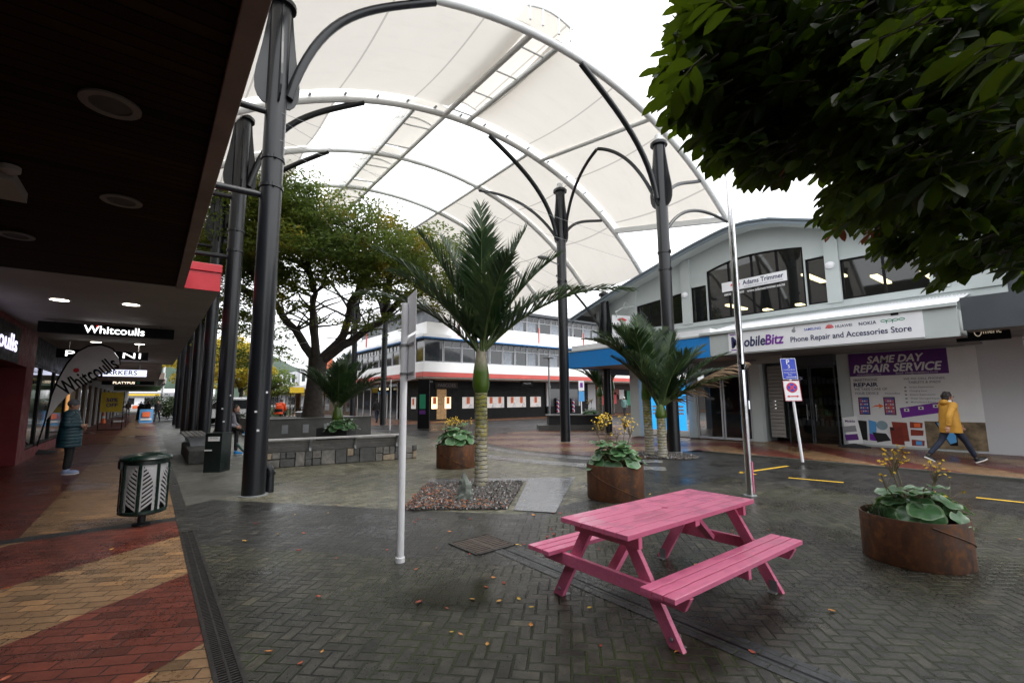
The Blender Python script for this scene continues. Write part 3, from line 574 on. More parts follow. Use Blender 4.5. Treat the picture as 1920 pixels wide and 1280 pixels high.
for o in P1c:
    for k,(a,z) in enumerate(((-110,1.42),(-60,1.75),(-95,1.1))):
        aa=R(a); d=Vector((cos(aa),sin(aa),0)); tt=Vector((-sin(aa),cos(aa),0)); MB().prism([d*.187+tt*dx+Vector((0,0,z+dz)) for dx,dz in ((-.02,-.015),(.02,-.015),(.02,.02),(-.02,.02))],d*.0015).build('sticker_scrap',M['panelw'],o,local=True)
def rcol(x,y,H,label,full=True,stub=.25):
    c=column(x,y,H,label,stub=stub)
    arm(c,[(x-.25,y,H-1.95),(x-.6,y,H-.3),(x-2.1,y+.1,H+.5),(9.0,y+.15,az_(9.0)-.14)],.085)
    arm(c,[(x+.25,y,H-1.75),(x+.7,y,H-1.05),(x+1.5,y,H-.95),(14.7,y-.05,az_(14.7)-.1)],.06)
    return c
A=rcol(12.39,8.08,9.75,'black canopy column between the chrome flagpole and the pair of palms')
arm(A,[(12.62,8.08,6.9),(13.4,8.0,8.0),(14.8,7.95,8.1),(16.2,7.9,7.95)],.055)
arm(A,[(12.36,8.3,7.95),(12.2,9.0,9.9),(11.9,10.2,10.35)],.06)
B=rcol(12.34,12.6,9.85,'black canopy column standing on the striped corner paving behind the main palm')
arm(B,[(12.36,12.4,7.95),(12.2,11.9,9.9),(11.9,10.25,10.35)],.06); arm(B,[(12.3,12.8,7.9),(11.9,14.0,10.0),(10.9,16.2,az_(10.9)-.1)],.06)
c=rcol(11.9,28.8,9.3,'slim dark canopy column at the far footpath, left of the white sign post'); c=rcol(11.45,33.2,9.3,'slim dark canopy column behind the spreading tree trunk')
arm(c,[(11.45,33,7.5),(11.2,31.8,9.3),(11.3,30.9,9.4)],.06)
Cc=column(16.77,14.3,6.55,'shorter black canopy column by the low black planter and blue shopfront',stub=.45)
arm(Cc,[(16.55,14.4,4.9),(16.2,15.2,6.4),(15.3,16.0,7.6)],.06)
for z in (5.55,6.1): MB().tube([(1.52,9.05,z+.9),(6.9,8.6,z+.35),(12.39,8.2,z)],.004,5).build('tie_cable',M['galv'],can); MB().tube([(1.6,9.3,z+.9),(7,11,z+.4),(12.3,12.45,z)],.004,5).build('tie_cable',M['galv'],can)
dp=thing('drainpipe',(1.80,9.32,0),'short black elbow drainpipe beside the foot of the thick column','pipe'); p0=g(505,922); dp.location=(p0.x,p0.y,0)
MB().tube([(0,0,0),(0,0,.36),(-.03,0,.42),(-.16,.02,.52)],.07,14).build('pipe',M['steel_dark'],dp,local=True,smooth=True)
MB().lathe([(.078,.30),(.085,.30),(.085,.36),(.078,.36)],14).build('collar',M['steel_dark'],dp,local=True)
dp2=copy_tree(dp); p0=g(1258,846); dp2.location=(p0.x-.05,p0.y+.1,FZ); tag(dp2,'short black elbow drainpipe at the column behind the chrome flagpole','pipe')
# street light head on column B
sl_=thing('street_light',(12.34,12.6,6.5),'small grey street light head bracketed to the canopy column','lamp'); p=ony(1022,482,12.3)
MB().tube([(12.2,12.6,p.z-.05),(p.x+.15,12.45,p.z)],.025,8).build('bracket',M['galv'],sl_); MB().ell((p.x,12.4,p.z),(.28,.14,.07)).build('lamp_head',M['galv'],sl_,smooth=True)
# ================= left arcade: verandas, shop wall
arc_b=thing('arcade_building',(-3.2,20,0),'dark row of shops behind the covered arcade','building')
MB().bx(-9,-3.2,18.6,115,0,9).build('shop_wall',M['timberd'],arc_b); MB().bx(-9,-3.2,-8,10.9,0,9).build('shop_wall',M['black'],arc_b)  # unseen near end and height above the verandas added to block light
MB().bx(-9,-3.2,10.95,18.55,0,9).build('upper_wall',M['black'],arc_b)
# near timber veranda
v1=thing('timber_veranda',(-1.5,1,3.03),'dark timber boarded veranda ceiling overhead with round grilles','veranda')
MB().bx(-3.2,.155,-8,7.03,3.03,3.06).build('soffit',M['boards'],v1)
MB().bx(.16,.245,-8,7.0,3.0,3.14).build('edge_beam',M['timbere'],v1,bevel=.006); MB().bx(-3.2,.24,-8,7.0,3.145,3.3).build('roof',M['slate'],v1)
for (px,py) in ((208,194),(228,375),(30,440)):
    p=g(px,py,3.03); b=MB(); b.lathe([(.082,-.004),(.118,-.004),(.118,-.014),(.082,-.014),(.082,-.004)],28,(p.x,p.y,3.03),cap=False); f=b.build('light_ring',mat('aged_white_ring',(.13,.12,.105),.5,0,.1,10),v1)
    MB().lathe([(.081,-.006),(.0805,-.009)],28,(p.x,p.y,3.03)).build('grille',mat('grey_grille',(.04,.04,.037),.6),f)
p=g(-5,350,3.0); MB().bx(p.x-.5,p.x+.12,p.y-.3,p.y+.12,2.96,3.028).build('ceiling_panel',M['offw'],v1)
MB().lathe([(.02,0),(.05,.02),(.05,.05)],14,(g(18,318,3).x,g(18,318,3).y,2.97)).build('sensor',M['offw'],v1,smooth=True)
# white veranda with red fascia
v2=thing('white_veranda',(-1.3,15,3.04),'white veranda ceiling with red fascia and round downlights','veranda')
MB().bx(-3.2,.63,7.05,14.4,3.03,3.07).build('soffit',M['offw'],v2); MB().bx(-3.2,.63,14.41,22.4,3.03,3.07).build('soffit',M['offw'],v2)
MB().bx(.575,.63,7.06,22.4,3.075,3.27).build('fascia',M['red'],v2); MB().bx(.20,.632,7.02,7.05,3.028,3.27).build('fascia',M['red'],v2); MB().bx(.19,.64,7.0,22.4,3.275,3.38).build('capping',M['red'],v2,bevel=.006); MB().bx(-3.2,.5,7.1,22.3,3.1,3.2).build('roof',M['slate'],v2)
for (px,py) in ((112,560),(246,569),(180,640),(262,644)):
    p=g(px,py,3.04); f=MB().lathe([(.10,-.012),(.12,-.012),(.12,-.02),(.10,-.02),(.10,-.012)],24,(p.x,p.y,3.04),cap=False).build('downlight_rim',M['white'],v2); MB().lathe([(.099,-.013),(.098,-.016)],24,(p.x,p.y,3.04)).build('downlight',M['lamp'],f)
def veranda(y0,y1,xf,z,hf,mf,ms,label):
    v=thing('shop_veranda',(-1.5,(y0+y1)/2,z),label,'veranda',None); MB().bx(-3.2,xf,y0,y1,z,z+.04).build('soffit',M[ms],v); MB().bx(xf+.003,xf+.05,y0,y1,z-.03,z+hf).build('fascia',M[mf],v); MB().bx(-3.2,xf,y0-.03,y0-.003,z-.02,z+hf).build('end_fascia',M['timbere'],v)
veranda(22.5,34,.25,2.78,.3,'greyd','offw','low grey veranda after the white one, above the lit hanging sign'); veranda(34.1,46,.6,2.95,.35,'whiteb','greyd','white edged veranda beyond the green hanging board'); veranda(46.1,60,.9,3.1,.4,'panelw','greyd','farther pale veranda along the arcade'); veranda(60.1,80,.7,3.0,.4,'whiteb','greyd','farthest white veranda at the end of the arcade')
# bookshop front: red portal, glazed window with display
sf=thing('red_shopfront',(-3.1,15,0),'dark red painted shopfront with tall display windows','shopfront')
MB().bx(-3.19,-2.62,11.0,18.55,2.55,3.56).build('header',M['reddk'],sf); MB().bx(-3.19,-2.62,17.5,18.5,0,2.545).build('pillar',M['reddk'],sf,bevel=.01); MB().bx(-3.19,-2.65,10.95,11.5,0,2.545).build('pillar',M['reddk'],sf)
MB().bx(-3.19,-2.7,18.52,30,0,.28).build('stall_riser',M['reddk'],sf)
for y0,y1 in ((18.6,20.6),(20.7,23.2),(23.3,26.5)):
    f=MB(); f.bx(-2.82,-2.74,y0,y0+.07,.29,2.75); f.bx(-2.82,-2.74,y1-.07,y1,.29,2.75); f.bx(-2.82,-2.74,y0+.07,y1-.07,.29,.36); f.bx(-2.82,-2.74,y0+.07,y1-.07,2.68,2.75); f=f.build('window_frame',M['black'],sf); MB().bx(-2.79,-2.78,y0+.07,y1-.07,.36,2.68).build('pane',M['glassr'],f)
MB().bx(-3.19,-2.72,18.6,30,2.76,3.56).build('header',M['black'],sf)
MB().bx(-3.19,-2.78,26.6,30,.29,2.75).build('display_back',M['brass'],sf); 
b=MB(); b.bx(-2.77,-2.745,27.0,27.8,.6,2.3); b.build('lit_display',mat('amber_lit_display',(.9,.42,.12),.5,emit=.25),sf)
for y0 in (31,34.5,38,42,46,50,55,60,66,72):
    f=MB().bx(-3.19,-3.0,y0,y0+.25,0,2.7).build('shop_pier',M['panelw'],sf); MB().bx(-3.18,-3.1,y0+.3,y0+2.6,.35,2.5).build('shop_window',M['glassr'],sf); MB().bx(-3.19,-3.02,y0+2.65,y0+2.95,0,2.7).build('shop_pier',M['brass'],sf)
pl=Panel((-2.61,12.4,2.62),(0,1,0),(0,0,1),None)
ws=thing('wall_sign',(-2.6,15.2,2.6),'black sign band on the red shopfront with lit white lettering','sign'); pw=onx(28,660,-2.6); pw2=onx(26,628,-2.6); hw=(pw2.z-pw.z)
MB().bx(-2.615,-2.585,11.6,pw.y+.35,pw.z-.25,pw2.z+.22).build('backing',M['black'],ws); text('Whitcoulls',mat('lit_lilac_letters',(.8,.75,1),.4,emit=.9),ws,(-2.58,pw.y,(pw.z+pw2.z)/2),(0,1,0),(0,0,1),width=4.2,height=hw,bold=.02,ext=.006,align='R')
# hanging signs under the verandas, facing down the arcade towards the plaza
def hang(y,x0,x1,z0,z1,label,mb,th=.14):
    s=thing('hanging_sign',((x0+x1)/2,y,z0),label,'sign'); MB().bx(x0,x1,y,y+th,z0,z1).build('box',mb,s,bevel=.008)
    [MB().tube([(x,y+th/2,z1),(x,y+th/2,3.04 if y<22 else 2.9)],.012,6).build('hanger',M['galv'],s) for x in (x0+.2,x1-.2)]; return s
s=hang(11.0,-1.58,.29,2.80,2.985,'wide black hanging sign, nearest under the white veranda, lit white lettering with a red dot',M['black']); text('Whitcoulls',M['litw'],s,(-.58,10.997,2.895),(1,0,0),(0,0,1),width=.84,height=.135,bold=.006,ext=.004); MB().ell((-.825,10.992,2.954),(.016,.006,.014),8,6).build('red_dot',M['litred'],s)
s=hang(14.6,-1.75,-.10,2.63,2.83,'black hanging sign with thin white capitals partly behind the feather flag',M['black']); text('PAGANI',M['litw'],s,(-.92,14.597,2.73),(1,0,0),(0,0,1),width=1.35,height=.13,ext=.004,spacing=1.1,bold=0)
s=hang(20.5,-1.75,-.14,2.48,2.70,'lit white hanging sign with bold dark capitals',M['litsign']); text('BARKERS',M['black'],s,(-.86,20.497,2.60),(1,0,0),(0,0,1),width=.92,height=.155,bold=.014,ext=.004); text('(The Store)',M['navy'],s,(-.255,20.497,2.55),(1,0,0),(0,0,1),width=.22,ext=.004)
s=hang(27.0,-1.7,.12,2.38,2.55,'black hanging board with small cream lettering and a green disc',M['black'],.1); text('PLATYPUS',mat('cream_lit_letters',(1,.85,.65),.4,emit=.8),s,(-.95,26.997,2.47),(1,0,0),(0,0,1),width=.75,height=.1,bold=.016,ext=.004); MB().ell((-.46,26.992,2.475),(.07,.006,.065),14,8).build('disc_logo',M['greenp'],s)
s=hang(31.5,-1.5,.45,2.22,2.46,'plain dark green hanging board under the low veranda',mat('olive_board',(.02,.045,.012),.5),.1); s=hang(38,-1.4,.5,2.35,2.6,'pale grey hanging board beyond the green one',M['panelw'],.1)
VS=1.37
for o in list(bpy.data.objects):
    if o.parent is None and o.name.split('.')[0] in ('timber_veranda','white_veranda','shop_veranda','hanging_sign'):
        o.location=EYE+(Vector(o.location)-EYE)*VS; o.scale=(VS,VS,VS)
bpy.context.view_layer.update()
# ================= right hand building with curved gable
RB=thing('curved_gable_building',(17.2,8,0),'pale grey two storey building with a shallow curved roof over dark upstairs windows','building')
XW=17.2
rp_=[(16.5,5.5),(14.4,6.2),(12.8,6.68),(11.1,7.15),(9.6,7.55),(8.3,7.82),(7.5,7.87),(6.6,7.72),(5.2,7.22),(3.6,6.7),(1.9,6.2),(0,5.65)]
def roof(y):
    for (a,za),(c,zc) in zip(rp_[:-1],rp_[1:]):
        if c<=y<=a: return za+(zc-za)*(a-y)/(a-c)
    return rp_[-1][1]
wins=[(10.47,12.85,4.66,lambda y:5.93-.2*max(0,(y-10.5)/2.3)),(9.42,10.08,4.6,lambda y:6.05),(5.9,9.38,4.6,lambda y:6.86-.115*(max(0,y-7.75))**1.9 if y>7.75 else 6.86-.06*(7.75-y)**1.9),(5.24,5.86,4.63,lambda y:6.2),(2.7,4.88,4.64,lambda y:5.95-.02*(4.88-y))]
ysl=sorted(set([round(1.3+.12*i,3) for i in range(int((15.2-1.3)/.12)+1)]+[round(w_[0],3) for w_ in wins]+[round(w_[1],3) for w_ in wins]+[15.2]))
b=MB()
for y0,y1 in zip(ysl[:-1],ysl[1:]):
    ym=(y0+y1)/2; wn_=[w_ for w_ in wins if w_[0]<ym<w_[1]]
    def strip(z00,z01,z10,z11): b.prism([(XW,y0,z00),(XW,y1,z01),(XW,y1,z11),(XW,y0,z10)],(.22,0,0))
    if not wn_: strip(3.2,3.2,roof(y0)-.12,roof(y1)-.12)
    else: w_=wn_[0]; strip(3.2,3.2,w_[2],w_[2]); strip(w_[3](y0),w_[3](y1),roof(y0)-.12,roof(y1)-.12)
b.build('wall',M['grey'],RB)
MB().grid(lambda u_,t:Vector((16.55+12*t,16.3-16.2*u_,roof(16.3-16.2*u_))),40,2).build('roof',M['slate'],RB,recalc=False)
MB().grid(lambda u_,t:Vector((16.6+.62*t,15.6-15.4*u_,roof(15.6-15.4*u_)-.13)),40,2).build('eave_soffit',M['grey'],RB,recalc=False)
b=MB()
pts=[16.3-16.2*i/40 for i in range(41)]
for a,c in zip(pts[:-1],pts[1:]):
    for (x,zo,hh,ww) in ((16.5,-.16,.17,.05),(16.44,-.02,.06,.1)): b.prism([(x,a,roof(a)+zo),(x,c,roof(c)+zo),(x,c,roof(c)+zo+hh),(x,a,roof(a)+zo+hh)],(ww,0,0))
b.build('gutter',mat('blue_grey_gutter',(.17,.21,.24),.45,0,.1,1),RB)
for y in (12.95,10.25,5.06,2.55): MB().bx(XW-.1,XW-.003,y-.2,y+.2,4.565,roof(y)-.14).build('pilaster',M['grey'],RB)
MB().bx(XW-.06,XW-.002,1.3,15.2,4.42,4.56).build('string_course',M['grey'],RB)
for (y0,y1,zs,top) in wins:
    f=MB(); n=max(1,round((y1-y0)/.88)); X=XW+.06
    f.bx(X,X+.06,y0,y1,zs,zs+.06); 
    yy=[y0+(y1-y0)*i/n for i in range(n+1)]
    for i,y in enumerate(yy): yc=min(max(y,y0+.035),y1-.035); f.bx(X,X+.06,yc-.035,yc+.035,zs+.062,top(yc)-.0)
    ys=[y0+(y1-y0)*i/16 for i in range(17)]
    for a,c in zip(ys[:-1],ys[1:]): f.prism([(X,a,top(a)-.06),(X,c,top(c)-.06),(X,c,top(c)+.02),(X,a,top(a)+.02)],(.06,0,0))
    f=f.build('window',M['black'],RB); q=[(X+.03,y0,zs)]+[(X+.03,y1,zs)]+[(X+.03,y,top(y)) for y in reversed(ys)]; MB().poly(q).build('pane',M['glassd'],f,recalc=False)
MB().bx(17.5,24,1.3,15.2,4.3,4.4).build('upper_floor',M['slate'],RB); MB().bx(23.9,24,1.3,15.2,3,7.8).build('back_wall',M['slate'],RB); 
b=MB()
for (y,x,z,l) in ((6.6,19.2,6.15,1.5),(5.6,18.6,6.0,1.2),(9.3,18.6,5.35,1.2),(8.0,19,5.0,1.2),(7.0,19.5,5.1,1.4),(4.4,18.8,5.55,1.3),(3.2,19.2,5.5,1.3),(5.5,21,5.2,1.3)):
    MB().bx(x,x+l*1.3,y-.1,y+.1,z,z+.07).build('ceiling_light',M['tube'],RB)
for (px,py) in ((1284,553),(1556,497)):
    p=onx(px,py,17.1); MB().ell((17.08,p.y,p.z),(.1,.14,.12),14,10).build('bulkhead_lamp',M['white'],RB,smooth=True)
# awning over the footpath
AWX=14.6
aw=thing('shop_awning',(15.8,5,2.95),'grey boxed awning with a white corrugated top over the phone shop footpath','awning')
MB().bx(AWX,AWX+.08,1.95,7.98,2.95,3.66).build('fascia',M['grey'],aw); MB().bx(AWX+.082,17.8,1.95,7.98,2.98,3.02).build('soffit',M['greyd'],aw); MB().bx(AWX+.082,17.1,1.95,2.03,3.03,3.6).build('end_panel',M['grey'],aw)
MB().grid(lambda u_,t:Vector((AWX-.06+2.66*t,8.3-6.3*u_,3.70+.62*t+.018*sin(u_*6.3/.076*2*PI))),420,1).build('corrugated_roof',M['white'],aw,smooth=True,recalc=False)
MB().bx(AWX-.09,AWX+.0,1.93,8.3,3.655,3.735).build('gutter',M['grey'],aw); MB().bx(AWX-.05,AWX,3.0,3.15,3.6,3.66).build('sensor',M['black'],aw)
bc=thing('blue_canopy',(15.8,11,2.9),'bright blue fascia canopy wrapping the corner shop','awning')
MB().bx(AWX,AWX+.08,7.99,14.6,2.92,3.62).build('fascia',M['blue'],bc); MB().bx(AWX,20,14.602,14.68,2.92,3.62).build('fascia',M['blue'],bc); MB().bx(AWX+.082,20,7.99,14.6,2.96,3.0).build('soffit',mat('tan_soffit',(.34,.26,.21),.6),bc); MB().bx(AWX-.03,20,7.99,14.7,3.622,3.68).build('capping',M['grey'],bc); MB().bx(AWX+.1,17.1,8.0,14.5,3.685,3.9).build('roof',M['white'],bc)
MB().bx(16.6,20,14.3,14.6,2.7,2.955).build('beam',M['greyd'],bc)
# ground floor
gf=thing('corner_shopfront',(17,10,0),'glazed corner shop under the blue canopy with blue posters','shopfront')
MB().bx(16.0,16.45,11.95,12.4,FZ,2.955).build('pier',M['grey'],gf); MB().bx(16.9,17.15,9.98,10.3,FZ,2.955).build('pier',M['grey'],gf); MB().bx(16.95,17.2,7.5,7.85,FZ,2.975).build('pier',M['grey'],gf)
for i,(y0,y1) in enumerate(((10.32,11.05),(11.1,11.93))):
    f=MB().bx(16.75,16.80,y0,y1,.3,2.3).build('lit_poster',M['litblue'],gf)
    pp=Panel((16.745,y1,.3),(0,-1,0),(0,0,1),f)
    text('lost or',M['whitec'],f,pp.at(.36,1.75),pp.r,pp.u,width=.42,bold=.02); text('have a',M['yellow'],f,pp.at(.36,1.4),pp.r,pp.u,width=.42,bold=.02)
    for k in range(3): pp.rect(.08,.62+.14*k,.65,.70+.14*k,M['whitec'],0,'print_line')
for y0,y1 in ((7.87,8.9),(8.95,9.96)):
    f=MB(); f.bx(16.98,17.04,y0,y0+.05,FZ,2.7); f.bx(16.98,17.04,y1-.05,y1,FZ,2.7); f.bx(16.98,17.04,y0+.05,y1-.05,FZ,.12); f.bx(16.98,17.04,y0+.05,y1-.05,2.62,2.7); f=f.build('window_frame',M['alu'],gf); MB().bx(17.0,17.012,y0+.05,y1-.05,.12,2.62).build('pane',M['glassc'],f)
text('OPEN',M['greyp'],gf,(16.995,9.4,1.55),(0,-1,0),(0,0,1),width=.3,bold=.02)
MB().bx(16.97,17.15,7.86,9.97,2.71,2.955).build('header',M['greyd'],gf); MB().bx(17.05,22,6.0,12.4,.0,.038).build('shop_floor',M['brass'],gf); MB().bx(21.9,22,5.2,12.4,.04,2.95).build('back_wall',M['greyd'],gf); MB().bx(18,21,9.95,10.0,.04,2.9).build('partition',M['offw'],gf)
MB().bx(17.2,22,7.56,7.6,.04,2.95).build('partition',M['greyd'],gf); MB().bx(17.0,22,5.1,12.4,3.03,3.1).build('ceiling',M['greyd'],gf)
ct=thing('shop_counter',(18.3,8.6,.04),'long pale counter seen through the corner shop window','counter'); MB().bx(18.0,18.6,7.4,9.7,.95,1.02).build('top',M['brass'],ct); MB().bx(18.1,18.55,7.5,9.6,.04,.945).build('body',M['timberd'],ct); MB().bx(17.6,17.72,8.32,8.42,.04,.94).build('post',M['blue'],ct)
for y in (8.3,7.75):
    m_=thing('computer_screen',(18.2,y,1.02),'lit white computer screen on the counter, '+('nearer the blue post' if y>8 else 'beside the doorway pier'),'screen'); MB().bx(18.18,18.22,y-.24,y+.24,1.12,1.48).build('bezel',M['black'],m_); MB().bx(18.172,18.178,y-.22,y+.22,1.14,1.46).build('display',M['screen'],m_); MB().bx(18.15,18.3,y-.08,y+.08,1.022,1.118).build('stand',M['black'],m_)
b=MB().bx(20.5,20.6,7.6,9.4,1.2,2.4); tag(b.build('wall_poster',M['redp']),'red and white promotional board on the corner shop back wall','poster')
ph=thing('phone_shopfront',(17.8,4,0),'phone repair shop entrance with a dark slat walled interior','shopfront')
MB().bx(17.8,18,1.95,5.4,FZ,2.975).build('wall',M['grey'],ph); MB().bx(21.9,22,5.4,7.5,.04,2.95).build('back_wall',M['timberd'],ph); MB().bx(18.002,22,5.25,5.38,.04,2.975).build('side_wall',M['greyd'],ph)
b=MB()
for i in range(20): b.bx(17.45,17.47,6.98,7.45,.2+i*.125,.31+i*.125)
b.build('slat_wall',M['offw'],ph)
for (ya_,yb_) in ((5.42,6.15),(6.18,6.92)):
    f=MB(); f.bx(17.6,17.64,ya_,ya_+.035,FZ,2.6); f.bx(17.6,17.64,yb_-.035,yb_,FZ,2.6); f.bx(17.6,17.64,ya_+.035,yb_-.035,2.54,2.6); f=f.build('door',M['slate'],ph); MB().bx(17.615,17.625,ya_+.035,yb_-.035,FZ+.01,2.54).build('pane',M['glassc'],f); yh=yb_-.12 if ya_<6 else ya_+.12; MB().tube([(17.56,yh,.8),(17.56,yh,1.35)],.015,8).build('handle',M['chrome'],f)
MB().bx(17.6,17.8,5.42,7.48,2.62,2.975).build('header',M['slate'],ph)
for k in range(5):
    z=.5+k*.38; s_=thing('accessory_shelf',(19.5,5.9,z),'shelf of hanging phone accessories in the dark shop, '+['lowest','second from the floor','middle','second from the top','topmost'][k]+' of five','shelf','shelves in the phone shop'); MB().bx(19.4,19.6,5.45,7.4,z,z+.03).build('board',M['brass'],s_)
    b=MB(); r4=random.Random(k)
    for j in range(12): y=5.5+j*.15; b.bx(19.3,19.38,y,y+.11,z+.04,z+.04+r4.uniform(.15,.28))
    b.build('packet',[M['greyp'],M['brass']][k%2],s_)
MB().bx(19.65,19.7,5.4,7.5,.05,2.9).build('display_back',M['timberd'],ph)
dk=thing('slate_shop_building',(16.5,-2,0),'dark slate clad building at the right with a plain pale wall panel','building')
MB().bx(14.75,14.85,-9,1.9,3.08,3.85).build('fascia',M['slate'],dk); MB().bx(14.852,18.5,-9,1.9,3.1,3.14).build('soffit',M['greyd'],dk); MB().bx(17.3,17.5,-9,1.9,3.9,7).build('upper_wall',M['slate'],dk)
for (y0,y1) in ((1.2,2.3),(.1,1.18),(-1.4,.08),(-9,-1.42)): MB().prism([(17.8-.3*(2.3-y1)/4,y1,FZ),(17.8-.3*(2.3-y0)/4,y0,FZ),(17.8-.3*(2.3-y0)/4,y0,3.095),(17.8-.3*(2.3-y1)/4,y1,3.095)],(.1,0,0)).build('wall_panel',M['panelw'],dk)
hs_=thing('hanging_sign',(15.6,1.1,2.55),'dark hanging shop sign with cream lettering at the right edge','sign'); p=onx(1880,640,15.6)
MB().bx(15.6,15.72,p.y-.42,p.y+.5,p.z-.22,p.z+.25).build('box',M['black'],hs_)
ml=mat('cream_letters',(.75,.65,.48),.5,emit=.15)
text('meric',ml,hs_,(15.595,p.y-.13,p.z),(0,-1,0),(0,0,1),width=.3,height=.13,bold=.01); Panel((15.597,p.y+.14,p.z),(0,-1,0),(0,0,1),hs_).ring(.03,0,.07,.018,ml,0,'ring_logo',ry=.12)
hs_.location=(15.6,p.y,p.z)
# ================= phone shop sign, posters
sg=thing('fascia_sign',(AWX-.03,4.9,3.0),'long white fascia sign with navy and purple lettering and phone maker logos','sign')
yl,yr,zb,zt=7.33,2.55,2.99,3.65; W_=yl-yr; Hh=zt-zb
MB().bx(AWX-.03,AWX-.002,yr,yl,zb,zt).build('board',M['white'],sg)
pn=Panel((AWX-.032,yl,zb),(0,-1,0),(0,0,1),sg); RT=dict(bold=.02)
pn.text('M',.26,.33,M['navy'],0,height=.34,width=.30,bold=.04); pn.rect(.06,.57,.44,.60,M['purplel'],0,'logo_bar'); pn.rect(.08,.08,.46,.11,M['purplel'],0,'logo_bar')
pn.text('obile',.50,.315,M['navy'],0,width=.62,height=.3,bold=.03,shear=.15,align='L'); pn.text('Bitz',1.13,.315,M['purplel'],0,width=.52,height=.3,bold=.03,shear=.15,align='L')
pn.text('Phone Repair and Accessories Store',1.83,.225,M['navy'],0,width=2.72,height=.2,bold=.015,align='L')
pn.disc(1.93,.50,.055,M['greyp'],0,'fruit_logo'); pn.disc(1.95,.578,.018,M['greyp'],0,'fruit_logo',10,.028); pn.disc(1.985,.515,.018,M['white'],.003,'fruit_logo',10)
pn.text('SAMSUNG',2.2,.495,M['bluep'],0,width=.42,height=.075,bold=.006,align='L')
for i in range(8):
    a=R(12+i*22.3); pn.shape([(2.83,.455),(2.83+.09*cos(a-.14),.455+.1*sin(a-.14)),(2.83+.11*cos(a),.455+.125*sin(a)),(2.83+.09*cos(a+.14),.455+.1*sin(a+.14))],M['redp'],0,'petal_logo')
pn.text('HUAWEI',2.97,.485,M['navy'],0,width=.38,height=.08,bold=.006,align='L'); pn.text('NOKIA',3.5,.485,M['navy'],0,width=.37,height=.085,bold=.02,align='L',spacing=1.05)
for i,x in enumerate((4.02,4.14,4.26,4.385)):
    pn.ring(x,.495,.062,.016,M['greenp'],0,'ring_logo',20,.035)
    if i in (1,2): pn.line([(x-.06,.495),(x-.06,.42)],.016,M['greenp'],0)
# sign hanging below the awning: small grey board
hb=thing('hanging_sign',(15.6,6.9,2.62),'small white hanging board with faint purple lettering under the phone shop awning','sign'); pa=onx(1426,665,15.5); MB().box((15.5,pa.y,2.78),(.06,1.25,.24)).build('board',M['offw'],hb)
text('MobileBitz',M['purple'],hb,(15.465,pa.y+.35,2.79),(0,-1,0),(0,0,1),width=.45,bold=.01); text('Phone Repair and Accessories Store',M['greyp'],hb,(15.465,pa.y-.25,2.75),(0,-1,0),(0,0,1),width=.65); 
# insurance office sign in the upstairs window
ad=thing('window_sign',(17.1,7.6,5.6),'white sign with a red and grey diamond logo in the big upstairs window','sign')
MB().bx(17.22,17.235,6.45,8.78,5.62,5.98).build('board',M['white'],ad); pn=Panel((17.217,8.78,5.62),(0,-1,0),(0,0,1),ad)
pn.shape([(.32,.2),(.62,.1),(.72,.2),(.45,.3)],M['redp'],0,'diamond_logo'); pn.shape([(.32,.14),(.62,.03),(.72,.12),(.62,.085)],M['greyp'],0,'diamond_logo')
pn.text('Adams Trimmer',.8,.22,M['navy'],0,bold=.02,width=1.42,height=.17,align='L'); pn.text('INSURANCE BROKERS AND CONSULTANTS',.85,.06,M['greyp'],0,width=1.35,height=.05,align='L')
pn2=Panel((17.217,8.78,5.38),(0,-1,0),(0,0,1),ad); pn2.text('0800 100 000',.08,.12,M['whitec'],0,width=.75,height=.09,bold=.015,align='L'); pn2.text('www.adamstrimmer.co.nz',.95,.12,M['whitec'],0,width=1.3,height=.1,bold=.012,align='L')
# projecting office sign on a scroll bracket
pj=thing('projecting_sign',(16.4,13.6,4),'white projecting sign with a red diamond on a curled bracket over the blue canopy','sign'); p=onx(1165,612,16.5)
MB().box((16.5,p.y,p.z),(.9,.06,1.0),Matrix.Rotation(R(-20),3,'Z')).build('board',M['white'],pj); 
b=MB(); b.tube([(17.15,p.y-.3,p.z+.95),(16.6,p.y,p.z+.85),(16.1,p.y,p.z+.6)],.035,8); b.tube([(16.75+.16*cos(t/10*2*PI),p.y-.1,p.z+.95+.16*sin(t/10*2*PI)) for t in range(11)],.018,6); b.tube([(16.2,p.y,p.z+.6),(16.2,p.y,p.z+.4)],.02,6); b.build('bracket',M['grey'],pj)
Q=Panel((16.5,p.y,p.z),Matrix.Rotation(R(-20),3,'Z')@Vector((1,0,0)),(0,0,1),pj); Q.shape([(-.25,.3),(.02,.2),(.3,.3),(.05,.4)],M['redp'],.032,'diamond_logo')
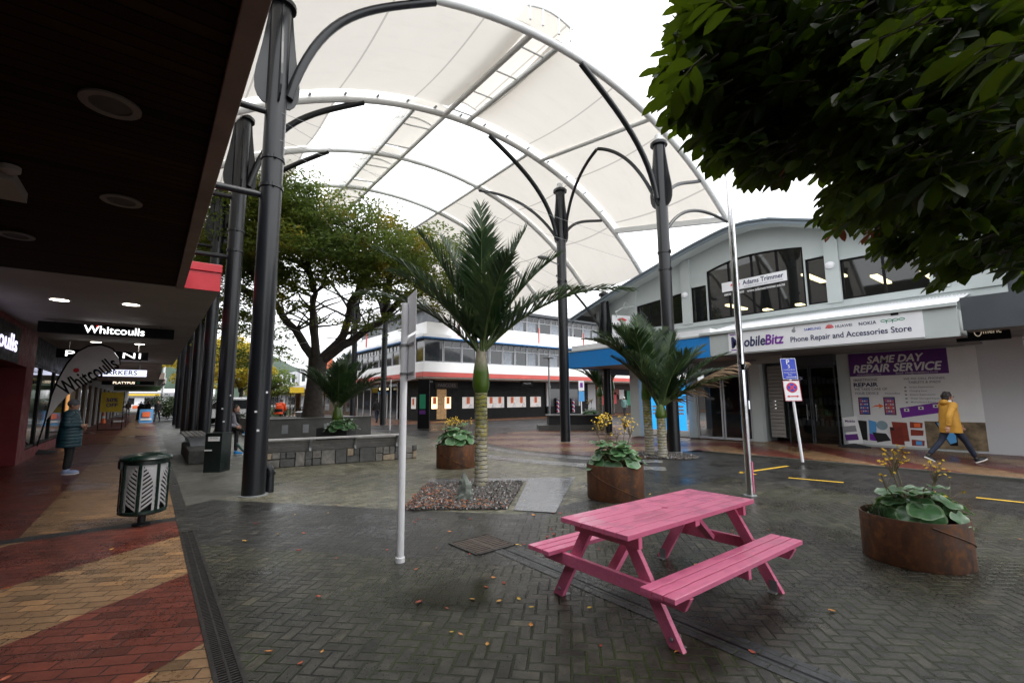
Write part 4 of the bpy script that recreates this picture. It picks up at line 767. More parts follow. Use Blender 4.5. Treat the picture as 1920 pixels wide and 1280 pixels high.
# big banner on the phone shop wall
bn=thing('wall_banner',(17.79,3.87,.1),'large white and purple banner advertising phone repair, full of phone pictures','banner')
yl,yr,zb,zt=5.05,2.10,.1,2.94
MB().bx(17.775,17.797,yr,yl,zb,zt).build('sheet',M['whitec'],bn); pn=Panel((17.773,yl,zb),(0,-1,0),(0,0,1),bn); s_=1.0
pn.rect(0,2.12,2.36,2.84,M['purple'],0,'header_panel'); LB=.0035
pn.text('SAME DAY',1.17,2.62,M['whitec'],LB,width=1.36,height=.22,bold=.035,shear=.25); pn.text('REPAIR SERVICE',1.17,2.35,M['whitec'],LB,width=2.12,height=.24,bold=.035,shear=.25)
pn.text('www.mobilebitz.co.nz',.5,2.17,M['whitec'],LB,width=.62); pn.text('Email: info@mobilebitz.co.nz',1.65,2.17,M['whitec'],LB,width=.95)
pn.text('SMARTPHONE',.08,2.0,M['greyp'],0,width=.62,height=.08,bold=.02,align='L'); pn.text('REPAIR',.08,1.85,M['navy'],0,width=.62,height=.12,bold=.035,align='L'); pn.text('WE TAKE CARE OF',.08,1.71,M['greyp'],0,width=.84,height=.08,bold=.02,align='L'); pn.text('YOUR DEVICE',.08,1.58,M['greyp'],0,width=.62,height=.08,bold=.02,align='L'); pn.text('MobileBitz',.86,1.57,M['greyp'],0,width=.36,align='L')
pn.text('WE FIX CELL PHONES,',1.8,1.99,M['greyp'],0,width=.92,height=.07,bold=.025,shear=.2); pn.text('TABLETS & IPADS',1.8,1.89,M['greyp'],0,width=.72,height=.07,bold=.025,shear=.2)
for i,t in enumerate(('Screen Replacement','Charging Issue','Battery Replacement','Water Damaged Repair','Motherboard Repair')): pn.text(t,1.45,1.74-i*.11,M['greyp'],0,height=.062,align='L',bold=.01); pn.rect(1.33,1.72-i*.11,1.38,1.765-i*.11,M['greyp'],0,'tick_box')
mp=N('phone_screen_picture'); v=mp.obj(); mp.set(Base_Color=mp.mix(mp.ramp(mp.noise(v,3,2),.35,.65),(.04,.1,.4),(.5,.1,.08)),Roughness=.4)
def phone(x,y,w_,h_): 
    pn.rect(x,y,x+w_,y+h_,M['black'],0,'phone_picture'); pn.rect(x+.02,y+.02,x+w_-.02,y+h_-.02,mp.m,LB,'phone_screen')
    for i in range(4):
        for j in range(4): pn.rect(x+.04+i*(w_-.06)/4,y+.09+j*(h_-.12)/4,x+.04+i*(w_-.06)/4+.035,y+.125+j*(h_-.12)/4,M['whitec'] if (i+j)%3 else M['orange'],2*LB,'app_icon')
phone(.16,.92,.28,.54); phone(.80,.92,.28,.54)
pn.shape([(.48,1.14),(.58,1.21),(.68,1.22),(.67,1.27),(.79,1.19),(.68,1.11),(.68,1.17),(.58,1.17)],M['orange'],0,'arrow')
pn.shape([(1.2,.84),(2.36,1.06),(2.36,1.36),(1.17,1.13)],M['purplel'],0,'ribbon')
for i,x in enumerate((1.33,1.66,1.99)): pn.shape([(x-.06,1.03+i*.06),(x+.06,1.03+i*.06),(x+.06,1.12+i*.06),(x-.06,1.12+i*.06)],M['whitec'],LB,'icon_tile'); pn.disc(x,1.075+i*.06,.025,M['black'],2*LB,'icon',12)
# case pictures
pn.shape([(.06,.16),(.3,.12),(.32,.72),(.08,.74)],M['blackm'],0,'case_picture'); pn.shape([(.36,.14),(.52,.12),(.57,.70),(.37,.76)],M['bluel'],0,'phone_picture'); pn.shape([(.36,.14),(.52,.12),(.53,.3),(.36,.34)],M['purplel'],LB,'phone_screen'); pn.shape([(.44,.38),(.78,.36),(.88,.16),(.54,.08)],M['blackm'],2*LB,'case_picture'); pn.disc(.70,.60,.14,mat('blue_grey_print',(.25,.35,.4),.5),0,'round_picture',20)
pn.shape([(.94,.72),(1.3,.7),(1.32,.16),(1.0,.14)],M['leather'],0,'case_picture'); pn.shape([(.88,.56),(1.18,.57),(1.2,.04),(.9,.05)],mat('dark_red_leather',(.2,.025,.016),.5,0,.2,5),LB,'case_picture'); pn.rect(.90,.46,.98,.54,M['blackm'],2*LB,'camera_lens')
for (y_,m_) in ((.55,M['orange']),(.33,M['leather']),(.04,M['bluel'])): pn.shape([(1.36,y_),(1.64,y_+.01),(1.66,y_+.16),(1.37,y_+.18)],M['leather'],0,'case_picture'); pn.shape([(1.46,y_+.03),(1.60,y_+.03),(1.6,y_+.14),(1.46,y_+.14)],m_,LB,'phone_screen')
hp=N('printed_landscape'); v=hp.obj(); hp.set(Base_Color=hp.mix(hp.ramp(hp.noise(v,4,6),.3,.7),(.05,.035,.02),(.3,.22,.13)),Roughness=.5)
pn.rect(1.70,.0,2.95,.76,hp.m,0,'landscape_picture'); pn.shape([(1.92,.74),(2.36,.74),(2.36,.1),(2.2,.1)],M['black'],LB,'phone_picture'); pn.shape([(1.96,.72),(2.34,.72),(2.34,.2),(2.2,.14)],M['bluel'],2*LB,'phone_screen')
# small A-board on a black base by the door
ab=thing('pavement_banner',(16.9,5.2,FZ),'small purple and white standing banner on a black rubber base by the phone shop','banner'); p=g(1602,838,FZ); ab.location=p
MB().lathe([(.42,0),(.42,.03),(.1,.10),(.05,.11)],20,sx=.8,sy=1.0).build('base',M['rubber'],ab,local=True,smooth=True)
b=MB(); b.box((0,0,.52),(.03,.38,.8),Matrix.Rotation(R(-8),3,'X')); b.build('board',M['whitec'],ab,local=True)
for (z,h_,m_) in ((.30,.18,M['purple']),(.55,.18,M['greyp'])): MB().box((-.017,.06-(z-.3)*-.12-.02,z),(.004,.34,h_),Matrix.Rotation(R(-8),3,'X')).build('print',m_,ab,local=True)
text('Mobile',M['purple'],ab,ab.matrix_basis@Vector((-.02,.04,.79)),(0,-1,0),(0,0,1),width=.26,bold=.02)
# ================= corner store across the crossing
CB=thing('corner_store_building',(16,31,0),'white banded corner building with blue eaves, red canopy edge and dark jewellery shopfront','building')
U0=29.0; V0=14.85
b=MB(); b.bx(V0,60,U0,46,3.55,4.24); b.build('spandrel_band',M['whiteb'],CB)
MB().bx(V0+.25,60,U0+.25,46,4.245,6.2).build('core_wall',M['slate'],CB)
b=MB(); b.bx(V0+.4,60,U0+.4,46,6.2,7.15); b.build('upper_band',M['whiteb'],CB)
b=MB(); b.bx(V0-.25,60,U0-.25,46,5.88,5.98); b.build('eave_trim',M['blued'],CB); MB().bx(V0-.2,60,U0-.2,46,5.983,6.2).build('eave_roof',M['whiteb'],CB)
MB().bx(V0+1.7,60,U0+1.0,46,7.155,8.6).build('core_wall',M['slate'],CB); MB().bx(V0+1.5,60,U0+.8,46,8.85,9.9).build('parapet',M['whiteb'],CB); MB().bx(V0+1.3,60,U0+.5,46,8.62,8.84).build('eave_trim',M['slate'],CB)
MB().bx(V0-.06,60,U0-.06,46,3.2,3.52).build('red_fascia',M['redfas'],CB); MB().bx(V0,60,U0,46,3.1,3.19).build('canopy_soffit',mat('grey_beige_soffit',(.35,.31,.27),.6),CB)
MB().bx(V0-.02,60,U0-.02,46,3.523,3.548).build('flashing',M['galv'],CB)
def cwin(x0,x1,y,z0,z1,axis,vent=True,curtain=False):
    def bb(a0,a1,d0,d1,zz0,zz1,B):
        (B.bx(a0,a1,y+d0,y+d1,zz0,zz1) if axis=='x' else B.bx(y+d0,y+d1,a0,a1,zz0,zz1))
    f=MB(); w_=.05; bb(x0,x0+w_,-.05,.03,z0,z1,f); bb(x1-w_,x1,-.05,.03,z0,z1,f); bb(x0+w_,x1-w_,-.05,.03,z0,z0+w_,f); bb(x0+w_,x1-w_,-.05,.03,z1-w_,z1,f)
    if vent: bb(x0+w_,x1-w_,-.045,.025,z1-.5,z1-.45,f); xm=(x0+x1)/2; bb(xm-.02,xm+.02,-.04,.02,z1-.45,z1-w_,f)
    f=f.build('window',M['alu'],CB); p_=MB(); bb(x0+w_,x1-w_,0,.01,z0+w_,z1-w_,p_); p_.build('pane',M['glassr'],f)
    if curtain:
        p_=MB(); bb(x0+.12,x0+(x1-x0)*.75,-.006,-.001,z0+w_,z1-.5,p_); p_.build('curtain',mat('grey_net_curtain',(.22,.24,.27),.8,0,.25,6),f)
v=V0+.1; i=0
while v<33: wd=1.5 if i<2 else 1.2; cwin(v,v+wd,U0+.2,4.26,5.84,'x',i>0,i in(5,7,9)); v+=wd+.06; i+=1
u=U0+.3
for i in range(11): cwin(u,u+1.28,V0+.2,4.26,5.84,'y',i>0); u+=1.36
v=V0+1.9
for i in range(14): cwin(v,v+1.3,U0+.95,7.2,8.58,'x',True,i%3!=1); v+=1.38
for x in (V0+3,V0+5.5,V0+11,V0+16.5): MB().bx(x-.03,x+.03,U0+.3,U0+.39,6.2,7.6).build('downpipe',M['redfas'],CB)
for y in (U0+4,U0+8,U0+12): MB().bx(V0+.3,V0+.39,y-.03,y+.03,6.2,7.7).build('downpipe',M['redfas'],CB)
# shopfront under the canopy
SY=32.0; SX=16.4
MB().bx(SX,34.6,SY,46,0,3.095).build('shop_wall',M['black'],CB)
def disp(x0,x1,y,z0,z1,axis='x',warm=False):
    o=MB(); (o.bx(x0,x1,y-.03,y-.004,z0,z1) if axis=='x' else o.bx(y-.03,y-.004,x0,x1,z0,z1)); f=o.build('lit_display',M['litwarm'] if warm else mat('lit_display_grey',(.5,.46,.44),.5,emit=.3),CB)
    n=max(1,int((x1-x0)/.7))
    for k in range(n):
        xc=x0+(k+.5)*(x1-x0)/n; o=MB(); (o.bx(xc-.14,xc+.14,y-.06,y-.034,z0+.4*(z1-z0),z1-.02) if axis=='x' else o.bx(y-.06,y-.034,xc-.14,xc+.14,z0+.3,z1-.1)); o.build('orange_card',M['orange'],f)
        if axis=='x' and not warm: MB().prism([(xc+.05,y-.09,z0+.02),(xc+.45,y-.09,z0+.02),(xc+.25,y-.09,z0+.38)],(0,.05,0)).build('jewel_stand',M['white'],f)
S_=1.103
for (a,c) in ((20.15,21.81),(22.13,24.02),(24.49,25.63),(26.2-1.1,26.2-1.05)): 
    if c-a>.2: disp(a*S_,c*S_,SY,.88,1.79)
disp(18.01*S_,18.99*S_,SY,.88,1.79); disp(16.55*S_,17.04*S_,SY,.9,1.8,'x',True); disp(15.5*S_,15.95*S_,SY,.9,1.8,'x',True)
f=MB().bx(SX+1.15,SX+2.0,SY-.02,SY+.0-.004,.1,2.4).build('doorway',mat('amber_lit_interior',(.35,.2,.08),.5,0,.5,6,emit=.16),CB); disp(33.2,34.0,SX,.9,1.8,'y')
f=MB().bx(SX+1,SX+3,SY-.06,SY-.005,2.5,2.95).build('name_board',M['timberd'],CB); text('PASCOES',M['greyp'],f,(SX+2,SY-.07,2.72),(1,0,0),(0,0,1),width=1.6,height=.24)
s=thing('hanging_sign',(25.3,31,2.8),'small black hanging sign with white capitals under the red canopy edge','sign'); MB().bx(24.4,25.7,30.0,30.1,2.70,3.08).build('box',M['black'],s); text('PASCOES',M['whitec'],s,(25.05,29.995,2.9),(1,0,0),(0,0,1),width=.8,height=.13)
s=thing('hanging_sign',(15.6,30,2.8),'small black hanging sign with white letters at the canopy corner','sign'); MB().bx(15.5,16.3,30.0,30.1,2.75,3.05).build('box',M['black'],s); text('PAS',M['whitec'],s,(15.9,29.995,2.9),(1,0,0),(0,0,1),width=.4,height=.13)
# barber shop next door
bs_=thing('barber_shopfront',(31,32,0),'white framed barber shopfront next to the jewellery windows','shopfront'); MB().bx(28.9,33.3,31.85,31.99,0,.9).build('stall_riser',M['black'],bs_); MB().bx(28.9,29.1,31.85,31.99,.9,3.09).build('frame',M['panelw'],bs_); MB().bx(33.1,33.3,31.85,31.99,.9,3.09).build('frame',M['panelw'],bs_); MB().bx(29.1,33.1,31.9,31.98,.9,2.5).build('pane',M['glassr'],bs_); MB().bx(29.1,33.1,31.87,31.99,2.5,3.09).build('header',M['slate'],bs_)
q=N('barber_stripes'); p_=q.obj(); o=q.xyz(p_); t=q.math('FRACT',q.math('ADD',q.math('MULTIPLY',o[2],2.6),q.math('MULTIPLY',o[0],2.6))); c=q.mix(q.math('GREATER_THAN',t,.33),(.6,.02,.03),(.8,.8,.8)); c=q.mix(q.math('GREATER_THAN',t,.66),c,(.02,.04,.3)); q.set(Base_Color=c)
for k,px in enumerate((1046,1075)):
    p=ony(px,766,31.7); t=thing('barber_pole',(p.x,31.7,.3),'red white and blue striped barber pole, '+('left of the thin lamp post pair' if 0 else ('partly behind the black canopy column' if k==0 else 'right of the black canopy column')),'barber pole','barber poles'); MB().tube([(0,0,.05),(0,0,1.2)],.13,14).build('striped_tube',q.m,t,local=True,smooth=True); b=MB(); b.lathe([(.15,0),(.15,.06),(.1,.08)],14); b.lathe([(.1,1.2),(.15,1.22),(.1,1.3)],14); b.build('end_cap',M['alu'],t,local=True)
# shop to the right end, red merchandise
rs=thing('gift_shopfront',(36,33,0),'dim shop with red goods at the right end of the far canopy','shopfront'); MB().bx(34.7,60,33,46,0,3.09).build('wall',M['timberd'],rs); MB().bx(34.65,36.6,32.8,32.95,0,3.05).build('pier',M['panelw'],rs)
for (x,z,w_,h_,m) in ((37.2,.9,1.2,1.0,'redp'),(39,1.0,1.0,1.2,'redp'),(38,2.0,2.5,.6,'leather'),(40.5,1.5,.8,1.0,'whitec'),(41.8,.8,1.2,1.6,'greenp'),(36.9,2.5,.8,.4,'orange')): MB().bx(x,x+w_,32.85,32.95,z,z+h_).build('display',M[m],rs)
# left facade ground floor: clothes shop doors
MB().bx(SX-.06,SX-.01,36.5,46,.0,3.09).build('glazed_front',M['glassr'],CB)
for y in (36.5,38.6,40.5,42.4,44.3,45.9): MB().bx(SX-.1,SX-.07,y-.08,y+.08,0,3.09).build('pier',M['panelw'],CB)
f=MB().bx(SX-1.2,SX-.2,37.9,38.0,2.3,2.75).build('lit_name_board',M['black'],CB); text('GOOD LA',mat('cream_lit_sign',(1,.9,.6),.4,emit=.7),f,(SX-.7,37.895,2.55),(1,0,0),(0,0,1),width=.85,height=.2,bold=.03); MB().bx(SX-1.15,SX-.3,37.9,38,2.12,2.28).build('lit_blue_strip',M['bluel'],f)
# buildings further up that side
def farb(name,x0,y0,y1,zg,z2,label,mu,canopy='whiteb'):
    t=thing(name,(x0,(y0+y1)/2,0),label,'building'); MB().bx(x0,x0+14,y0,y1,0,3).build('shop_wall',M['brass'],t); MB().bx(x0-.1,x0+14,y0,y1,3.6,z2).build('upper_wall',M[mu],t); MB().bx(x0-2.6,x0-.11,y0,y1,3.05,3.55).build('canopy',M[canopy],t)
    for k in range(int((y1-y0)/3)):
        y=y0+.4+k*3; MB().bx(x0-.06,x0-.005,y,y+2.2,.4,2.6).build('shop_window',M['glassr'],t)
        if z2>5.5: MB().bx(x0-.16,x0-.105,y+.3,y+1.9,4.4,5.6).build('window',M['glassr'],t)
    return t
fb=farb('white_canopy_shop',17.2,46.2,58,0,5.0,'pale shop with a white awning seen left of the tree trunk','whiteb'); f=MB().bx(14.5,17,52,52.1,3.6,4.0).build('sign_board',M['greyp'],fb)
fb2=farb('orange_sign_building',17.6,58.3,74,0,8.2,'farther white upper storey building with an orange sign panel','whiteb'); MB().bx(17.3,17.45,58.4,61,5.6,7.2).build('sign_panel',M['orange'],fb2)
farb('end_of_street_building',17.2,74.5,110,0,6,'farthest pale building up the street','panelw')
for (y,lab) in ((44.5,'yellow hanging sign left of the tree trunk'),(48,'smaller yellow sign right of the tree trunk')):
    s=thing('hanging_sign',(15.5,y,2.6),lab,'sign'); px=557 if y<46 else 605; p=ony(px,731,y); MB().box((p.x,y,p.z),(1.2,.1,.5)).build('board',M['yellow'],s)
# end of the arcade street
et=thing('street_end_building',(-2,150,0),'pale building closing the far end of the arcade street','building'); MB().bx(-20,14,150,160,0,5).build('wall',M['whiteb'],et); MB().bx(-18,10,149,149.9,3,4).build('awning',M['greyp'],et); MB().bx(-12,2,148.9,149.0,3.2,3.7).build('sign_band',M['yellow'],et)
for k in range(5): MB().bx(-16+k*5,-13+k*5,149.85,149.98,.5,2.7).build('shop_window',M['glassr'],et)
# ================= street furniture
# pink picnic table
tk=[g(1047,970,.68),g(1181,1003,.68),g(1417,935,.68),g(1288,916,.68)]
tc=sum(tk,Vector())/4; lv=((tk[2]-tk[1])+(tk[3]-tk[0])).normalized(); ang=math.atan2(lv.y,lv.x)
pt=thing('picnic_table',(tc.x,tc.y,0),'bright pink painted wooden picnic table with attached benches and umbrella hole','picnic table',rz=ang)
LT=.5*((tk[2]-tk[1]).length+(tk[3]-tk[0]).length); WT=.5*((tk[1]-tk[0]).length+(tk[2]-tk[3]).length)
print('table',LT,WT,math.degrees(ang)); ZT=.68
LT=max(LT,1.6); WT=max(WT,.66)
nb=6; pw=WT/nb
for i in range(nb):
    y=-WT/2+pw*(i+.5); b=MB()
    if i in(2,3):
        ys=(y-pw/2+.0045,y+pw/2-.0045); s=1 if i==3 else -1
        # plank notched round the umbrella hole
        yi=ys[0] if s>0 else ys[1]; yo=ys[1] if s>0 else ys[0]; hole=[(.022*cos(t),yi+s*.022*sin(t)) for t in [PI*k/8 for k in range(9)]]
        pts=[(-LT/2,yi),(-.022,yi)]+[(x,yy) for x,yy in reversed(hole)][1:-1]+[(.022,yi),(LT/2,yi),(LT/2,yo),(-LT/2,yo)]
        b.prism([(x,yy,ZT-.036) for x,yy in pts],(0,0,.036))
    else: b.bx(-LT/2,LT/2,y-pw/2+.0045,y+pw/2-.0045,ZT-.036,ZT)
    b.build('top_plank',M['pink'],pt,local=True,bevel=.004)
SW=WT/2+.10; sz=.40
for s in (-1,1):
    for k in range(3): y=s*(SW+.045+k*.088); MB().bx(-LT/2-.035,LT/2+.035,y-.0395,y+.0395,sz-.034,sz).build('seat_plank',M['pink'],pt,local=True,bevel=.004)
xl=LT/2-.155
for e in (-1,1):
    x=e*xl
    MB().bx(x-.02,x+.02,-WT/2+.02,WT/2-.02,ZT-.12,ZT-.037).build('top_batten',M['pink'],pt,local=True,bevel=.003)
    MB().prism([(x+e*.021-.018,-SW-.27,sz-.035),(x+e*.021-.018,SW+.27,sz-.035),(x+e*.021-.018,SW+.22,sz-.125),(x+e*.021-.018,-SW-.22,sz-.125)],(.036,0,0)).build('cross_beam',M['pink'],pt,local=True,bevel=.003)
    for s in (-1,1):
        xa=x-e*.022; ya_,yb_=s*(WT/2-.16),s*(SW+.12); wv=.052
        MB().prism([(xa-.02,ya_-wv,ZT-.038),(xa-.02,ya_+wv,ZT-.038),(xa-.02,yb_+wv,0),(xa-.02,yb_-wv,0)],(.04,0,0)).build('leg',M['pink'],pt,local=True,bevel=.003)
        b=MB(); b.bx(x-e*.022-e*.05-.025,x-e*.022-e*.05+.025,s*(SW+.1)-.035,s*(SW+.1)+.035,0,.005); b.bx(x-e*.022-e*.024-.003,x-e*.022-e*.024+.003,s*(SW+.1)-.03,s*(SW+.1)+.03,0.005,.09); b.build('foot_bracket',M['galv'],pt,local=True)
        MB().ell((x+e*.003,s*(SW+.09),.06),(.006,.014,.014),10,6).build('bolt',M['galv'],pt,local=True)
    MB().bar((x-e*.05,0,sz-.08),(x-e*.40,0,ZT-.05),.04,.08,(0,1,0)).build('diagonal_brace',M['pink'],pt,local=True,bevel=.003)
MB().bx(-.03,.03,-WT/2+.03,WT/2-.03,ZT-.09,ZT-.037).build('top_batten',M['pink'],pt,local=True,bevel=.003)
for s in (-1,1): MB().bx(-.02,.02,s*(SW+.01),s*(SW+.26),sz-.1,sz-.035).build('seat_batten',M['pink'],pt,local=True,bevel=.003)
for (x,y) in [(e*xl,-WT/2+pw*(i+.5)+o) for e in(-1,1) for i in range(nb) for o in (-.025,.025)]: pass
b=MB(); [b.lathe([(.004,ZT+.0003),(.0,ZT+.0006)],8,(e*xl+o2,-WT/2+pw*(i+.5)+o,0),cap=False) for e in(-1,1) for i in range(nb) for o in(-.03,.03) for o2 in (0,)]; b.build('nail_heads',M['galv'],pt,local=True)
# planters of rusted steel
def planter(px,py,rad,h,label,ell=1,rz=0,sa=-215):
    p=g(px,py); d=Vector((p.x,p.y,0)).normalized(); c=p+d*rad*(ell if False else 1)
    t=thing('steel_planter',(c.x,c.y,0),label,'planter','rusted steel ring planters',rz); 
    b=MB(); prof=[(rad*.985,0),(rad,h*.03),(rad,h-.012),(rad-.004,h),(rad-.012,h),(rad-.014,h-.1),(rad-.014,h-.16)]; b.lathe(prof,56,sx=ell,cap=False); b.build('ring',M['rust'],t,local=True,smooth=True)
    b=MB(); pth=[]
    for i in range(29): a=R(sa+i*4.6); pth.append(((rad+.004)*ell*cos(a),(rad+.004)*sin(a),h*(.92-.85*i/28)))
    b.tube(pth,.006,6); b.build('weld_seam',M['rust'],t,local=True,smooth=True)
    MB().lathe([(0.01,h-.07),(rad-.015,h-.11)],40,sx=ell,cap=False).build('soil',M['soil'],t,local=True)
    return t,c
def disc_leaf(b,base,tip_dir,r,tilt,cup=.18,seed=0):
    rr=random.Random(seed); d=Vector(tip_dir).normalized(); up=Vector((0,0,1)); a=d; s=a.cross(up).normalized(); n_=s.cross(a)
    q=Matrix.Rotation(tilt,3,s); a=q@a; n_=q@n_; c=base+a*r*.75; m_=22; o=len(b.v); vs=[c+n_*(-cup*r*.6)]; fs=[]
    ph=rr.random()*6
    for ring,(f) in enumerate((.45,.86,1.0)):
        for j in range(m_):
            t=2*PI*j/m_; w_=1-.5*max(0,cos(t-PI))**12*(f); k=f*r*w_*(1+.05*sin(3*t+ph)); z=cup*r*(f*f-.6)+(.1*r*sin(5*t+ph)*f**3)-.1*r*abs(sin(t))*f
            vs.append(c+a*cos(t)*k+s*sin(t)*k*1.08+n_*z)
    for j in range(m_): fs.append((0,1+j,1+(j+1)%m_))
    rim=[(1+m_+j,1+2*m_+j,1+2*m_+(j+1)%m_,1+m_+(j+1)%m_) for j in range(m_)]
    for k in range(1):
        for j in range(m_): fs.append((1+k*m_+j,1+(k+1)*m_+j,1+(k+1)*m_+(j+1)%m_,1+k*m_+(j+1)%m_))
    oo=len(b.v); b.add(vs,fs); mi=b.mi; b.f+=[tuple(i+oo for i in f) for f in rim]; b.m+=[1]*len(rim)  # outer ring of faces takes the painted sheen colour
def ligularia(c,z,spread,nleaf,r0,stalks,label,seed,zs=.22,group='ligularia plants with yellow flowers',hstalk=.42):
    rr=random.Random(seed); t=thing('ligularia_plant',(c.x,c.y,z),label,'plant',group); lb=MB(); st=MB()
    for i in range(nleaf):
        a=2*PI*i*.618+rr.uniform(-.3,.3); q=(i+.5)/nleaf; rd=spread*math.sqrt(q)*rr.uniform(.75,1.05); hh=zs*1.45*(1.15-.72*q)*rr.uniform(.8,1.2)
        base=Vector((rd*cos(a)*.75,rd*sin(a)*.75,hh)); disc_leaf(lb,base,(cos(a),sin(a),0),r0*1.22*rr.uniform(.72,1.15),R(rr.uniform(-5,25)-78*q**.7),.16,seed*100+i)
        st.tube([(rr.uniform(-.05,.05),rr.uniform(-.05,.05),-.05),base*.6+Vector((0,0,hh*.3)),base],[.008,.007,.005],5)
    lb.build('leaves',[M['lf_lig'],M['lf_rim_sheen']],t,local=True,smooth=True,recalc=False); st.build('leaf_stem',M['stalk'],t,local=True)
    for (dx,dy,h_,n) in stalks:
        s=MB(); fl=MB(); top=Vector((dx,dy,h_)); s.tube([(dx*.5,dy*.5,0),(dx*.8,dy*.8,h_*.5),top*1.0-Vector((0,0,.12))],[.008,.007,.006],6)
        for k in range(n):
            a=rr.random()*6.3; w_=rr.uniform(.03,.13); e=top+Vector((w_*cos(a),w_*sin(a),rr.uniform(-.1,.08))); s.tube([top-Vector((0,0,rr.uniform(.1,.2))),(top+e)/2-Vector((0,0,.05)),e],[.004,.0035,.003],4)
            d_=Vector((rr.uniform(-1,1),rr.uniform(-1,1),1)).normalized(); o1=d_.orthogonal().normalized(); o2=d_.cross(o1); rr0=rr.uniform(.015,.025); vs=[e+d_*.008]+[e+(o1*cos(j*2*PI/10)+o2*sin(j*2*PI/10))*rr0*(1 if j%2 else .55) for j in range(10)]; s.mi=1; s.add(vs,[(0,1+j,1+(j+1)%10) for j in range(10)]); s.ell(e,(.007,.007,.009),6,4); s.mi=0
        s.build('flower_stalk',[M['stalk'],M['flower']],t,local=True,recalc=False)
    return t
def pl(px,py,rad,h,label,ell=1,rz=0,sa=-215): return planter(px,py,rad,h,label,ell,rz,sa)
t1,c1=pl(1155,943,.455,.54,'rusted steel ring planter behind the pink table, weld running diagonally down it')
ligularia(c1,.48,.5,36,.105,[(-.12,.1,.76,34),(-.02,.16,.80,32),(.05,-.02,.6,8),(.2,-.08,.77,30),(.26,-.14,.66,16),(-.2,.17,.68,14)],'ligularia with tall yellow flower heads in the planter behind the pink table',3,.24)
t2,c2=pl(1722,1071,.43,.435,'widest looking rusted planter alone at the lower right by the lane',1.0,0,-150)
ligularia(c2+Vector((.06,-.05,0)),.39,.44,34,.10,[(-.12,.16,.58,16),(-.05,.14,.62,16),(.1,-.12,.50,16),(-.2,.2,.42,5),(.22,-.2,.3,4)],'ligularia with sparse yellow flowers in the planter at the lower right',8,.17)
b=MB(); r5=random.Random(12)
gp=c2+C(-.3,.05,0)
for i in range(60): a=r5.random()*6.3; l=r5.uniform(.1,.22); e=Vector((cos(a)*l*.6,sin(a)*l*.6,l)); n_=Vector((-sin(a),cos(a),0))*.004; o=Vector((r5.uniform(-.05,.05),r5.uniform(-.05,.05),.0)); b.add([o-n_,o+n_,o+e*.6+n_*.7,o+e*.6-n_*.7,o+e+Vector((0,0,-.04))],[(0,1,2,3),(3,2,4)])
gt_=thing('grass_tuft',(gp.x,gp.y,.37),'small blue green grass tuft at the planter rim, lower right','plant'); b.build('blades',M['lf_shrub'],gt_,local=True,recalc=False)
t3,c3=pl(855,880,.47,.54,'rusted steel ring planter half hidden behind the ringed palm trunk')
ligularia(c3,.48,.55,36,.11,[(-.1,.1,.60,30),(.03,.1,.64,32),(.12,0,.56,24),(-.22,.15,.52,14),(.3,-.15,.62,8)],'ligularia with dense yellow flower heads in the planter behind the palm trunk',5,.26)
# white sign post seen from behind
wp=thing('sign_post',(0,0,0),'white tubular sign post with two sign plates seen edge on from behind','sign post'); p=g(750,1053); wp.location=p
MB().tube([(0,0,.02),(0,0,2.62)],.037,18).build('post',M['white'],wp,local=True,smooth=True); MB().lathe([(.046,0),(.046,.045),(.039,.05)],18).build('base_collar',M['white'],wp,local=True,smooth=True)
dq=Vector((-.235,-.97,0)).normalized(); 
for (z0,z1,w_) in ((2.28,2.70,.42),(1.80,2.25,.42)):
    pl_=MB(); o=Vector((.042,.0,0)); pl_.prism([o-dq*w_*.12+Vector((0,0,z0)),o+dq*w_*.88+Vector((0,0,z0)),o+dq*w_*.88+Vector((0,0,z1)),o-dq*w_*.12+Vector((0,0,z1))],Vector((dq.y,-dq.x,0))*.004); f=pl_.build('sign_plate',mat('white_sign_back',(.86,.87,.9),.4,0,.03,2) if z0>2 else bpy.data.materials['white_sign_back'],wp,local=True,bevel=.0015)
for z in (1.87,2.17): b=MB(); b.lathe([(.0375,z-.012),(.043,z-.012),(.043,z+.012),(.0375,z+.012)],18); b.bar(Vector((.036,0,z)),Vector((.036,0,z))+dq*.3,.012,.02); b.build('clamp_band',M['galv'],wp,local=True)
# chrome flagpole
fpz=thing('flagpole',(0,0,0),'tall polished steel flagpole behind the pink picnic table','flagpole'); p=g(1407,929); fpz.location=p
MB().tube([(0,0,0),(0,0,1.2),(0,0,7.5)],[.058,.056,.045],20).build('pole',M['chrome'],fpz,local=True,smooth=True); b=MB(); b.box((-.03,-.05,2.1),(.05,.05,.1)); b.tube([(-.03,-.07,2.05),(-.03,-.1,2.13)],.012,6); b.build('cleat',M['chrome'],fpz,local=True)
MB().tube([(.005,-.052,.05),(.0,-.056,.55)],.02,6).build('pink_strip',M['pink'],fpz,local=True); MB().lathe([(.1,0),(.1,.012),(.062,.015)],20).build('base_plate',M['galv'],fpz,local=True)  # thin pink strip up the lowest part of the pole
b=MB(); b.tube([(.05,-.035,1.6),(.055,-.03,7)],.004,5); b.build('halyard',M['white'],fpz,local=True)
